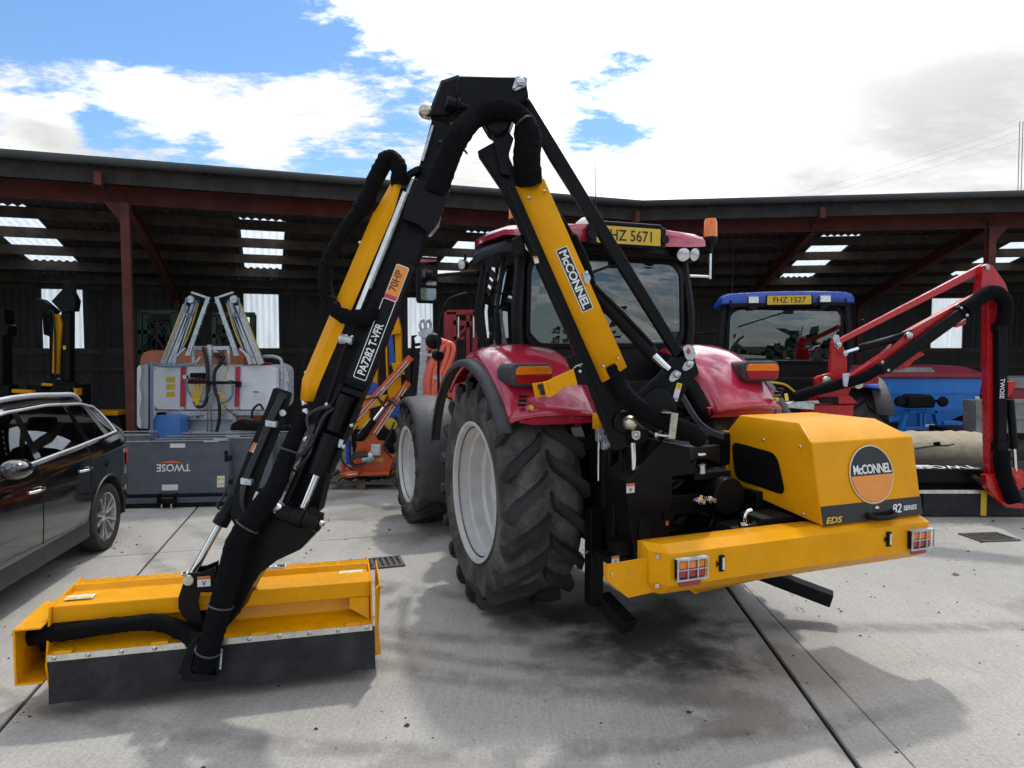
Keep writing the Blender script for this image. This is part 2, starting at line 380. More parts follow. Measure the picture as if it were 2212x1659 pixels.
def quadpatch(name, mat, parent, c, xd, yd, w_, h_, lift=.002, r=0.0, label=None):
    """flat sticker with optional rounded corners, lifted off the surface"""
    xd = V(xd).normalized(); yd = V(yd).normalized(); n = xd.cross(yd); c = V(c)+n*lift; pts = []
    if r:
        for sx, sy, a0 in ((1, 1, 0), (-1, 1, 90), (-1, -1, 180), (1, -1, 270)):
            for q in range(5):
                a = R(a0+q*22.5); pts.append(c+xd*(sx*(w_/2-r)+r*cos(a))+yd*(sy*(h_/2-r)+r*sin(a)))
    else: pts = [c+xd*x*w_/2+yd*y*h_/2 for x, y in ((-1, -1), (1, -1), (1, 1), (-1, 1))]
    mb = MB(); mb.plate(pts, -n*.0012); return mb.build(name, mat, parent, smooth=0, label=label)
# ------------------------------------------------------------------ ground: sub-base sheet and cast concrete slabs with open joints
def concrete(name, tone):
    m, t, b, out = material(name)
    g = t.new('ShaderNodeNewGeometry').outputs['Position']
    big = t.noise(g, .55, 5, .6); mid = t.noise(g, 2.6, 7, .62); fine = t.noise(g, 48, 5, .75); spk = t.noise(g, 140, 2, .5)
    broom = t.noise(t.mapping(g, scale=(30, .9, 1), rot=(0, 0, R(-16))), 3.0, 4, .6)
    v = t.math('MULTIPLY', t.ramp(big, .3, .7, .94, 1.05), t.ramp(mid, .28, .72, .91, 1.07))
    v = t.math('MULTIPLY', v, t.ramp(fine, .28, .72, .80, 1.14)); v = t.math('MULTIPLY', v, t.ramp(broom, .25, .75, .90, 1.08))
    v = t.math('MULTIPLY', v, t.ramp(spk, .68, .74, 1.0, .72))
    vo = t.new('ShaderNodeTexVoronoi', feature='DISTANCE_TO_EDGE'); t.put(vo.inputs['Vector'], t.vmath('ADD', g, t.vmath('MULTIPLY', t.new('ShaderNodeTexNoise').outputs['Color'], (.0, .0, .0)))); vo.inputs['Scale'].default_value = .33
    crk = t.math('ADD', vo.outputs['Distance'], t.math('MULTIPLY', t.math('SUBTRACT', mid, .5), .10)); crk = t.ramp(t.math('ABSOLUTE', crk), .0035, .0005); crk = t.math('MULTIPLY', crk, t.ramp(big, .50, .60))
    v = t.math('MULTIPLY', v, t.ramp(t.noise(g, 34, 3, .6), .63, .70, 1.0, .72)); v = t.math('MULTIPLY', v, t.math('SUBTRACT', 1.0, t.math('MULTIPLY', crk, .55)))
    c = t.vmath('SCALE', tuple(tone)); t.put(c.node.inputs['Scale'], v)
    sp = t.new('ShaderNodeSeparateXYZ'); t.put(sp.inputs[0], g)
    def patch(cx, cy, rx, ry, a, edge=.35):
        """oily or damp stain, some mixed with painted shade, with a ragged outline at its place on the yard"""
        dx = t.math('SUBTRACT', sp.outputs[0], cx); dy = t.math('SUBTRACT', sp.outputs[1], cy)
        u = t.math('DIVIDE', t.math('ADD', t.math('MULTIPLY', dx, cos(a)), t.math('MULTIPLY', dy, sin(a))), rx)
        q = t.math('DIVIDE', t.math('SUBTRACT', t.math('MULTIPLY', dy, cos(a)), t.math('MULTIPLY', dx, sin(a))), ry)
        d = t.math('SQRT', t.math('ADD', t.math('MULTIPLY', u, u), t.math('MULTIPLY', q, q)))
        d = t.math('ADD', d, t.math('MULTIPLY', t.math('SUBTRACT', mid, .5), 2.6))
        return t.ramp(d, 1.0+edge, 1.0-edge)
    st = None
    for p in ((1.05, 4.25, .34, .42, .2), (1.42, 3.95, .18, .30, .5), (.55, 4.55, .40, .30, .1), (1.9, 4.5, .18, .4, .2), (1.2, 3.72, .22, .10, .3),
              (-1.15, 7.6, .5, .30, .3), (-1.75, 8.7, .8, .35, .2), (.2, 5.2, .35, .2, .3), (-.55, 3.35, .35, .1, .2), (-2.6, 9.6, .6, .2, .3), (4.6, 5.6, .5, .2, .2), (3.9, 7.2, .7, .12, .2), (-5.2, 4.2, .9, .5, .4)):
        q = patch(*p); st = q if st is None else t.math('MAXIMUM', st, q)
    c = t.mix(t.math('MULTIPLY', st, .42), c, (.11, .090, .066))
    stain_shade = t.math('MAXIMUM', patch(1.02, 5.0, .50, .62, .25, .5), patch(.45, 5.35, .45, .22, .1, .5))  # wet stain under the bumper, deepened with painted shade of the machine
    c = t.mix(t.math('MULTIPLY', stain_shade, .86), c, (.030, .026, .021)); st = t.math('MAXIMUM', st, stain_shade)
    # tyre scuffs: arcs swung across the yard
    sc = None
    for cx, cy, rad, wd_, lo, hi in ((1.3, 9.6, 5.55, .10, -60, -5), (1.3, 9.6, 5.28, .07, -60, 0), (.4, 9.9, 5.05, .09, -60, 10), (-.2, 11.0, 7.5, .08, -40, 20), (3.0, 14.5, 9.4, .10, -50, 10)):
        dx = t.math('SUBTRACT', sp.outputs[0], cx); dy = t.math('SUBTRACT', sp.outputs[1], cy)
        d = t.math('SQRT', t.math('ADD', t.math('MULTIPLY', dx, dx), t.math('MULTIPLY', dy, dy)))
        q = t.ramp(t.math('ABSOLUTE', t.math('SUBTRACT', d, rad)), wd_*1.5, wd_*.3)
        ang = t.math('ARCTAN2', dx, t.math('MULTIPLY', dy, -1.0))
        q = t.math('MULTIPLY', q, t.math('MULTIPLY', t.ramp(ang, R(lo-6), R(lo+10)), t.ramp(ang, R(hi+10), R(hi-8))))
        sc = q if sc is None else t.math('MAXIMUM', sc, q)
    sc = t.math('MULTIPLY', sc, t.ramp(t.noise(g, 5, 5, .65), .30, .62))
    c = t.mix(t.math('MULTIPLY', sc, .42), c, (.07, .068, .066))
    t.put(b.inputs['Base Color'], c)
    t.put(b.inputs['Roughness'], t.math('SUBTRACT', t.ramp(mid, .3, .7, .72, .88), t.math('MULTIPLY', st, .3)))
    h = t.math('ADD', t.math('MULTIPLY', broom, .5), t.math('MULTIPLY', fine, .7))
    t.put(b.inputs['Normal'], t.bump(h, .35, .006)); return m
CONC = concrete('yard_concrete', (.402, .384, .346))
EARTH = paint('joint_soil', (.035, .032, .028), .95, var=.3, scale=9)
YARD = paint('outer_yard', (.30, .29, .27), .9, var=.2, scale=.3)

mb = MB(); mb.add([(-600, -600, -.03), (600, -600, -.03), (600, 900, -.03), (-600, 900, -.03)], [(0, 1, 2, 3)])
ground = mb.build('ground', EARTH, None, smooth=0); tag(ground, 'pale concrete yard with dark open joints', None, kind='structure')
def lineX(p, q):                                                # x of a joint line at a given y
    return lambda y: p[0]+(q[0]-p[0])*(y-p[1])/(q[1]-p[1])
JL = [lambda y: -14.5-.15*y, lambda y: -8.2-.2*y, lineX((-2.83, 3.76), (-3.96, 8.32)), lineX((1.735, 3.36), (1.865, 5.63)), lineX((2.02, 3.4), (2.05, 5.6)), lambda y: 6.7+.06*y, lambda y: 12+.05*y, lambda y: 20+.05*y]
JT = [lambda x: -6+.2*x, lambda x: 1.4+.22*x, lambda x: 8.05+.29*x, lambda x: 14.4+.25*x, lambda x: 22+.2*x, lambda x: 34+.1*x]
def cross(fx, fy):
    y = 5.0
    for _ in range(30): y = fy(fx(y))
    return V((fx(y), y))
for i in range(len(JL)-1):
    for j in range(len(JT)-1):
        g_ = .011 if i not in (2, 3) else .014
        c4 = [cross(JL[i], JT[j]), cross(JL[i+1], JT[j]), cross(JL[i+1], JT[j+1]), cross(JL[i], JT[j+1])]
        gl = [.014 if i == 3 else .002 if i == 4 else .010, .014 if i == 2 else .002 if i == 3 else .010]
        dxl, dxr = gl
        pts = [V((c4[0].x+dxl, c4[0].y+.005, -.03)), V((c4[1].x-dxr, c4[1].y+.005, -.03)), V((c4[2].x-dxr, c4[2].y-.005, -.03)), V((c4[3].x+dxl, c4[3].y-.005, -.03))]
        dz = random.uniform(-.002, .002)
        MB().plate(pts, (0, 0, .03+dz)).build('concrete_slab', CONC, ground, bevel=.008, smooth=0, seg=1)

# ------------------------------------------------------------------ open-fronted shed, two wings meeting at an obtuse corner
CC = V((2.53, 14.0, 0))
def wing(name, label, e, n, length, lights, wins, posts, stubs, braces, flip):
    e = V((*e, 0)); n = V((*n, 0)); root = thing(name, label, 'shed', CC+e*length/2+n*3.6)
    Q = lambda s, d, z: CC+e*s+n*d+V((0, 0, z))
    zr = lambda d: 4.87-.16*d
    lim = lambda s, d: max(s, -.24*d)
    DB = 7.3
    def sheet(s0, s1, d0, d1, nm, mat, amp=.020, per=.146):
        k = max(2, int(round((s1-s0)/per*6))); mb = MB(); vs = []
        for j in range(2):
            d = (d0, d1)[j]
            for i in range(k+1):
                s = s0+(s1-s0)*i/k
                s = s if s0 > .5 else (lim(s, d) if s0 > -.1 else s+(-.24*d)*(1-(s-s0)/(s1-s0)))
                vs.append(Q(s, d, zr(d)+amp*sin(2*pi*(s0+(s1-s0)*i/k)/per)))
        mb.add(vs, [(i, i+1, k+2+i, k+1+i) for i in range(k)])
        return mb.build(nm, mat, root, smooth=60)
    edges = [-.2]
    for a, b in lights: edges += [a, b]
    edges.append(length)
    for i in range(0, len(edges), 2):
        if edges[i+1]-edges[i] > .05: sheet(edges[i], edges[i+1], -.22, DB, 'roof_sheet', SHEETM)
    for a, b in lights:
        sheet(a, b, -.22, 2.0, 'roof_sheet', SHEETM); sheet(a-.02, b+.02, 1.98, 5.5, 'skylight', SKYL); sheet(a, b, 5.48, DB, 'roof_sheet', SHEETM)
    # purlins
    for d in (.95, 1.98, 3.12, 4.28, 5.45, 6.55):
        MB().beam(Q(-.24*d, d, zr(d)-.125), Q(length, d, zr(d)-.125), .075, .19).build('purlin', TIMB, root)
    MB().beam(Q(-.02, .0, 4.745), Q(length, .0, 4.745), .05, .26).build('fascia_board', FASC, root)
    MB().beam(Q(-.1, .12, 4.71), Q(length, .12, 4.71), .10, .10).build('eaves_purlin', TIMB, root)
    # front beam: I section, oxide red
    mb = MB(); mb.beam(Q(0, .55, 4.55), Q(length, .55, 4.55), .014, .25); mb.beam(Q(0, .55, 4.68), Q(length, .55, 4.68), .15, .018); mb.beam(Q(0, .55, 4.42), Q(length, .55, 4.42), .15, .018)
    mb.build('front_beam', STEELRED, root)
    # gutter: open half round trough with brackets
    sec = [(-.075*cos(a), -.075*sin(a)) for a in [pi*k/10 for k in range(11)]]
    sec = [(x-.17, z+4.93) for x, z in sec]; sec = [(sec[0][0], 4.965)]+sec+[(sec[-1][0], 4.965)]
    mb = MB(); mb.loft([[Q(s, d, z) for d, z in sec] for s in (-.04, length)], closed=False, cap=False)
    mb.build('gutter', GUTTER, root, solid=.006)
    k = 1.3
    while k < length:
        mb = MB(); mb.loft([[Q(s, -.17+(d+.17)*1.06, z-.004) for d, z in sec] for s in (k-.03, k+.03)], closed=False, cap=False)
        mb.build('gutter_joint', GUTTER, root, solid=.006); k += 2.35
    # posts, rafters, stubs
    def ibeam(p0, p1, hgt, wid, nm, up):
        mb = MB(); d = (V(p1)-V(p0)).normalized(); u = V(up); u = (u-d*u.dot(d)).normalized()
        mb.beam(p0, p1, .012, hgt-.03, up=u); mb.beam(V(p0)+u*(hgt/2-.008), V(p1)+u*(hgt/2-.008), wid, .016, up=u); mb.beam(V(p0)-u*(hgt/2-.008), V(p1)-u*(hgt/2-.008), wid, .016, up=u)
        return mb.build(nm, STEELRED, root)
    for s in posts:
        ibeam(Q(s, .42, 0), Q(s, .42, 4.41), .19, .13, 'post', n)
        MB().box(Q(s, .42, .012), (.3, .3, .024), rz=atan2(e.y, e.x)).build('base_plate', STEELRED, root)
        mb = MB(); mb.plate([Q(s+.30, .40, 4.41), Q(s+.07, .40, 4.10), Q(s+.065, .40, 4.10), Q(s+.065, .40, 4.41)], n*.04); mb.build('cap_cleat', STEELRED, root)
        ibeam(Q(s, .5, zr(.5)-.33), Q(s, DB, zr(DB)-.33), .24, .12, 'rafter', (0, 0, 1))
        MB().box(Q(s, DB-.05, 1.9), (.12, .2, 3.2), rz=atan2(e.y, e.x)).build('rear_post', STEELRED, root)
    for s in stubs:
        if s > 1 and all(abs(s-q) > 1 for q in posts): ibeam(Q(s, .5, zr(.5)-.33), Q(s, DB, zr(DB)-.33), .24, .12, 'rafter', (0, 0, 1))
        MB().box(Q(s, .0, 4.66), (.10, .34, .20), rz=atan2(e.y, e.x)).build('rafter_end', STEELRED, root)
    for s0, d0, z0, s1, d1, z1 in braces:
        MB().beam(Q(s0, d0, z0), Q(s1, d1, z1), .07, .10).build('brace', STEELRED, root)
    # rear wall: profiled sheet above the rail, ribbed panels below, translucent sheets
    def wallsheet(s0, s1, z0, z1, nm, mat, amp=.018, per=.146):
        k = max(2, int(round((s1-s0)/per*6))); mb = MB(); vs = []
        for z in (z0, z1):
            for i in range(k+1):
                s = s0+(s1-s0)*i/k; vs.append(Q(s, DB+amp*sin(2*pi*s/per), z))
        mb.add(vs, [(i, i+1, k+2+i, k+1+i) for i in range(k)]); return mb.build(nm, mat, root, smooth=60)
    zt = zr(DB)+.02; ed = [-.24*DB]
    for a, b in wins: ed += [a, b]
    ed.append(length)
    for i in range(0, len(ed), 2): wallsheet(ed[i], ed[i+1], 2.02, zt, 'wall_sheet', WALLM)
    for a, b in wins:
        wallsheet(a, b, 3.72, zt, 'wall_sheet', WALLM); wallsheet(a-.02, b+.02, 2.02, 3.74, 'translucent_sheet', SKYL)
    MB().beam(Q(-.24*DB, DB-.08, 2.0), Q(length, DB-.08, 2.0), .07, .14).build('wall_rail', TIMB, root)
    MB().beam(Q(-.24*DB, DB-.08, zt-.15), Q(length, DB-.08, zt-.15), .07, .16).build('wall_plate', TIMB, root)
    MB().beam(Q(-.24*DB, DB-.08, 1.55), Q(length, DB-.08, 1.55), .06, .09).build('wall_rail', TIMB, root)
    s = -.24*DB
    while s < length:
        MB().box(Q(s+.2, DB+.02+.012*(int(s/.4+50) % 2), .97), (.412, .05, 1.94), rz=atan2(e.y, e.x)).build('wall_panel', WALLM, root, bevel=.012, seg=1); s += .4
    # end wall at the far end of the wing
    MB().plate([Q(length, 0, 0), Q(length, DB, 0), Q(length, DB, zr(DB)), Q(length, 0, zr(0))], e*.05).build('end_wall', WALLM, root)
    return root
EA, NA = (-.94174, -.33634), (-.33634, .94174)
EB, NB = (.99184, -.12752), (.12752, .99184)
shedL = wing('open_shed', 'long open fronted shed wing behind the sprayer and buckets, dark inside', EA, NA, 16.0, [(2.3, 3.0), (6.65, 7.48), (10.93, 11.85)], [(2.5, 3.22), (6.7, 7.56), (11.25, 12.1)], [9.15, 15.4], [.12, 9.42], [], 1)
shedR = wing('open_shed', 'open fronted shed wing behind the blue tractor and red hedge cutter', EB, NB, 14.0, [(4.05, 4.88), (8.32, 9.15)], [(8.72, 9.56)], [6.72, 13.0], [3.45], [], -1)
# ------------------------------------------------------------------ tractors
def frame(o, ang): return Mx.Translation(V((o[0], o[1], 0))) @ Mx.Rotation(ang, 4, 'Z')
def ag_wheel(root, M, c, rad, wid, rimr, side, nl, name, lugh=.055, rimmat=None, lug_ang=.30):
    """side = -1 when the outer face looks to the left (local -x)"""
    c = V(c); ax = V((side, 0, 0)); h = wid/2; rt = rad-lugh
    mb = MB(M)
    prof = [(rimr-.03, -h*.80), (rimr+.01, -h*.86), (rimr+(rt-rimr)*.45, -h*.99), (rt-.10, -h*.985), (rt-.045, -h*.93), (rt-.01, -h*.70), (rt, -h*.3), (rt+.004, 0), (rt, h*.3), (rt-.01, h*.70), (rt-.045, h*.93), (rt-.10, h*.985),
            (rimr+(rt-rimr)*.62, h*1.0), (rimr+(rt-rimr)*.58, h*1.012), (rimr+(rt-rimr)*.45, h*.99), (rimr+(rt-rimr)*.2, h*.93), (rimr+.01, h*.86), (rimr-.03, h*.80)]
    mb.lathe(prof, c, ax, 72); tyre = mb.build(name, TYRE, root, smooth=50)
    # lugs
    mb = MB(M)
    def pt(r, phi, hh): return c+V((hh, -r*cos(phi), r*sin(phi)))
    for sd in (-1, 1):
        for k in range(nl):
            p0 = 2*pi*(k+(.5 if sd > 0 else 0))/nl; secs = []
            path = [(.03, 1.0, 0, .7), (.10, .80, 0, 1), (.30, .60, 0, 1), (.55, .38, 0, 1), (.78, .15, 0, 1.05), (.95, 0, .0, 1.1), (1.02, -.03, .045, 1.1), (1.03, -.05, .12, .9), (1.0, -.06, .19, .4)]
            for fx, fa, drop, wf in path:
                phi = p0+lug_ang*fa; hw = .037*wf/rad*(rad/.95)**.5
                top = rad-drop if drop else rad-.012*fx*fx
                bot = min(rt-.02, top-.03)-(drop*.2)
                xx = sd*h*fx; xin = sd*h*(fx-.12 if drop else fx)
                if drop: q = [pt(top, phi-hw, xx), pt(top, phi+hw, xx), pt(top-.005, phi+hw*1.5, xin), pt(top-.005, phi-hw*1.5, xin)]
                else: q = [pt(top, phi-hw, xx), pt(top, phi+hw, xx), pt(bot, phi+hw*1.7, xx), pt(bot, phi-hw*1.7, xx)]
                secs.append(q)
            mb.loft(secs)
    mb.build('tread', LUGM, tyre, smooth=40)
    mb = MB(M); rm = rimr
    mb.lathe([(rm-.02, -h*.85), (rm+.02, -h*.9), (rm-.04, -h*.7), (rm-.06, -h*.2)], c, ax, 56)
    mb.lathe([(rm-.005, h*.80), (rm+.022, h*.90), (rm+.026, h*.935), (rm+.012, h*.95), (rm-.006, h*.93), (rm-.02, h*.78), (rm-.030, h*.55), (rm-.052, h*.50), (rm-.060, h*.18), (rm-.085, h*.10), (rm-.09, -h*.06), (rm-.115, -h*.10), (rm-.13, -h*.12), (rm-.22, -h*.05), (.17, h*.08), (.165, h*.14), (.11, h*.16), (.10, h*.34), (.0, h*.36)], c, ax, 56)
    rim = mb.build('rim', rimmat or RIMM, tyre, smooth=28)
    mb = MB(M)
    for k in range(8):
        a = 2*pi*k/8; p = c+V((side*h*.13, .135*cos(a), .135*sin(a))); mb.cyl(p, p+ax*.03, .014, 6)
    mb.build('wheel_nuts', STEEL, rim)
    return tyre

def arc_fender(mb, c, r0, prof, a0, a1, n=20, wob=None):
    """surface swept around the axle through c: prof = [(x, radial offset)], angles from the rear horizontal upwards"""
    secs = []
    for i in range(n+1):
        t = i/n; a = R(a0+(a1-a0)*t); secs.append([V((c[0]+x, c[1]-(r0+dr+(wob(t, x) if wob else 0))*cos(a), c[2]+(r0+dr+(wob(t, x) if wob else 0))*sin(a))) for x, dr in prof])
    mb.loft(secs, closed=False, cap=False)

TO = (.79, 6.0); TA = R(21); TF = frame(TO, TA)
tr = thing('red_tractor', 'large crimson tractor seen from behind carrying the amber reach mower', 'tractor', (TO[0], TO[1], 0), TA)
for sd in (-1, 1):
    ag_wheel(tr, TF, (sd*.895, 0, .93), .935, .63, .545, sd, 19, 'rear_wheel', lugh=.068)
    ag_wheel(tr, TF, (sd*.87, 2.83, .70), .70, .52, .43, sd, 17, 'front_wheel', lugh=.045, lug_ang=.34)
# fenders
for sd in (-1, 1):
    pr = [(0.0, -.01), (.10, .03), (.32, .055), (.52, .045), (.64, .012), (.69, -.035), (.70, -.09)]
    pr = [(sd*x, d) for x, d in pr]
    wob = lambda t, x: .055*math.exp(-((t-.50)/.28)**2)-.03*t*t
    mb = MB(TF); arc_fender(mb, (sd*.50, 0, .93), 1.09, pr, 37, 128, 26, wob)
    fen = mb.build('rear_fender', REDP, tr, smooth=45, solid=.022)
    # inner wing panel down the cab side
    mb = MB(TF); secs = []
    for i in range(15):
        a = R(37+91*i/14); r1 = 1.08+.05*math.exp(-((i/14-.5)/.28)**2)-.03*(i/14)**2
        secs.append([V((sd*.50, -r1*cos(a), .93+r1*sin(a))), V((sd*.49, -.80*cos(a), .93+.80*sin(a)))])
    mb.loft(secs, closed=False, cap=False); mb.build('wing_panel', PLASTB, fen, solid=.015)
    # lower rear return of the fender: flat skirt under the lamp
    mb = MB(TF); ys, zs = -1.10*cos(R(37)), .93+1.10*sin(R(37))
    mb.plate([V((sd*.45, ys+.03, zs+.04)), V((sd*1.08, ys+.03, zs+.05)), V((sd*1.12, ys+.02, zs-.02)), V((sd*1.0, ys+.05, zs-.045)), V((sd*.5, ys+.06, zs-.05))], V((0, .03, 0)))
    mb.build('fender_skirt', REDP, fen, bevel=.012)
    mb = MB(TF); arc_fender(mb, (sd*1.185, 0, .93), 1.06, [(0, .0), (sd*.03, .010), (sd*.075, .006), (sd*.09, -.010), (sd*.094, -.045)], 33, 164, 30)
    mb.build('fender_flare', PLAST, fen, smooth=50, solid=.012)
    # tail lamp
    c = V((sd*1.0, -.80, 1.905)); lr = Mx.Rotation(sd*R(-7), 3, 'Z')
    def rr(w_, h_, r_, y):
        out = []
        for sx, sz, a0 in ((1, 1, 0), (-1, 1, 90), (-1, -1, 180), (1, -1, 270)):
            for q in range(5): a = R(a0+q*22.5); out.append(c+lr@V((sx*(w_/2-r_)+r_*cos(a), y, sz*(h_/2-r_)+r_*sin(a))))
        return out
    mb = MB(TF); mb.loft([rr(.30, .145, .05, .25), rr(.33, .165, .055, .05), rr(.335, .165, .055, .0), rr(.31, .142, .05, -.012)]); lamp = mb.build('tail_lamp', PLAST, tr, smooth=40)
    def half(z0, z1, nm, mt):
        mb = MB(TF); q = [p for p in rr(.285, .118, .04, -.014)]
        pts = []
        for p in q:
            lz = p.z-c.z; pts.append(V((p.x, p.y, c.z+min(max(lz, z0), z1))))
        mb.plate(pts, lr@V((0, -.022, 0))); mb.build(nm, mt, lamp, bevel=.006)
    half(.002, .07, 'indicator_lens', AMBERL); half(-.07, -.002, 'brake_lens', REDL)
    mb = MB(TF)
    for k in range(3): mb.box((sd*(1.11-.0*k), -.90+.012*k, 1.76-.03*k+.0), (.045, .05, .018), rz=0)
    mb.build('fender_vent', PLASTB, fen)
    mb = MB(TF); mb.cyl((sd*1.06, -.93, 1.685), (sd*1.06, -.90, 1.685), .016, 12); mb.build('button', STKY, fen)
    # front fender
    mb = MB(TF); arc_fender(mb, (sd*.62, 2.83, .70), .80, [(0, -.02), (sd*.04, .0), (sd*.25, .02), (sd*.46, .0), (sd*.50, -.02), (sd*.515, -.06)], -22, 112, 22)
    mb.build('front_fender', PLAST, tr, smooth=45, solid=.012)
quadpatch('sticker', STKY, tr, TF@V((1.13, -.945, 1.70)), TF.to_3x3()@V((1, .25, 0)), TF.to_3x3()@V((0, .25, .97)), .045, .06, .006)
# chassis, axle, linkage mass between the wheels
mb = MB(TF); mb.box((0, .1, .95), (.62, .9, .62)); mb.box((0, 1.6, .85), (.5, 2.4, .5)); mb.cyl((-.62, 0, .93), (.62, 0, .93), .17, 20); mb.cyl((-.66, 2.83, .70), (.66, 2.83, .70), .11, 14); mb.box((0, 3.2, .75), (.5, .7, .45))
mb.box((0, -.42, 1.25), (.5, .25, .5)); mb.box((0, -.5, .62), (.3, .5, .22))
mb.build('chassis', CASTBLK, tr, bevel=.03)
mb = MB(TF)
for sd in (-1, 1):
    mb.beam((sd*.36, -.35, .62), (sd*.44, -1.18, .66), .05, .11); mb.beam((sd*.30, -.30, 1.42), (sd*.36, -.72, 1.50), .06, .10); mb.cyl((sd*.36, -.70, 1.50), (sd*.41, -.85, .66), .028, 10); mb.cyl((sd*.33, -.35, .8), (sd*.38, -.62, 1.42), .045, 12)
mb.beam((0, -.4, 1.15), (.02, -1.1, 1.20), .05, .05); mb.build('linkage', CASTBLK, tr)
mb = MB(TF)
for sd in (-1, 1):
    for k in range(4): mb.box((sd*(.16+.07*k), -.56, 1.62), (.05, .08, .06)); mb.cyl((sd*(.16+.07*k), -.6, 1.62), (sd*(.16+.07*k), -.64, 1.61), .017, 10)
mb.box((0, -.5, 1.72), (.9, .06, .22)); mb.build('hydraulic_couplers', CASTBLK, tr, bevel=.006)
# bonnet
mb = MB(TF); secs = []
for y, hw, z0, z1 in ((1.25, .46, 1.25, 1.95), (2.2, .44, 1.2, 1.90), (3.2, .40, 1.15, 1.80), (3.75, .34, 1.1, 1.68), (3.9, .26, 1.1, 1.5)):
    secs.append([V((-hw, y, z0)), V((-hw, y, z1-.12)), V((-hw*.8, y, z1-.03)), V((0, y, z1)), V((hw*.8, y, z1-.03)), V((hw, y, z1-.12)), V((hw, y, z0))])
mb.loft(secs); mb.build('bonnet', REDP, tr, smooth=40)
# step tank on the left
mb = MB(TF); mb.lathe([(.0, 0), (.12, 0), (.125, .02), (.125, .50), (.10, .53), (.085, .56), (.085, .64), (.095, .645), (.095, .70), (.0, .70)], (-.84, 1.52, .78), (0, 0, 1), 24); mb.build('filter_canister', PLASTB, tr, smooth=40)
mb = MB(TF); mb.box((-.70, 1.35, .75), (.45, .55, .5)); mb.build('fuel_tank', PLASTB, tr, bevel=.05)
mb = MB(TF); mb.box((-.99, 1.52, .66), (.06, .07, .05)); mb.build('side_marker', AMBERL, tr, bevel=.012)

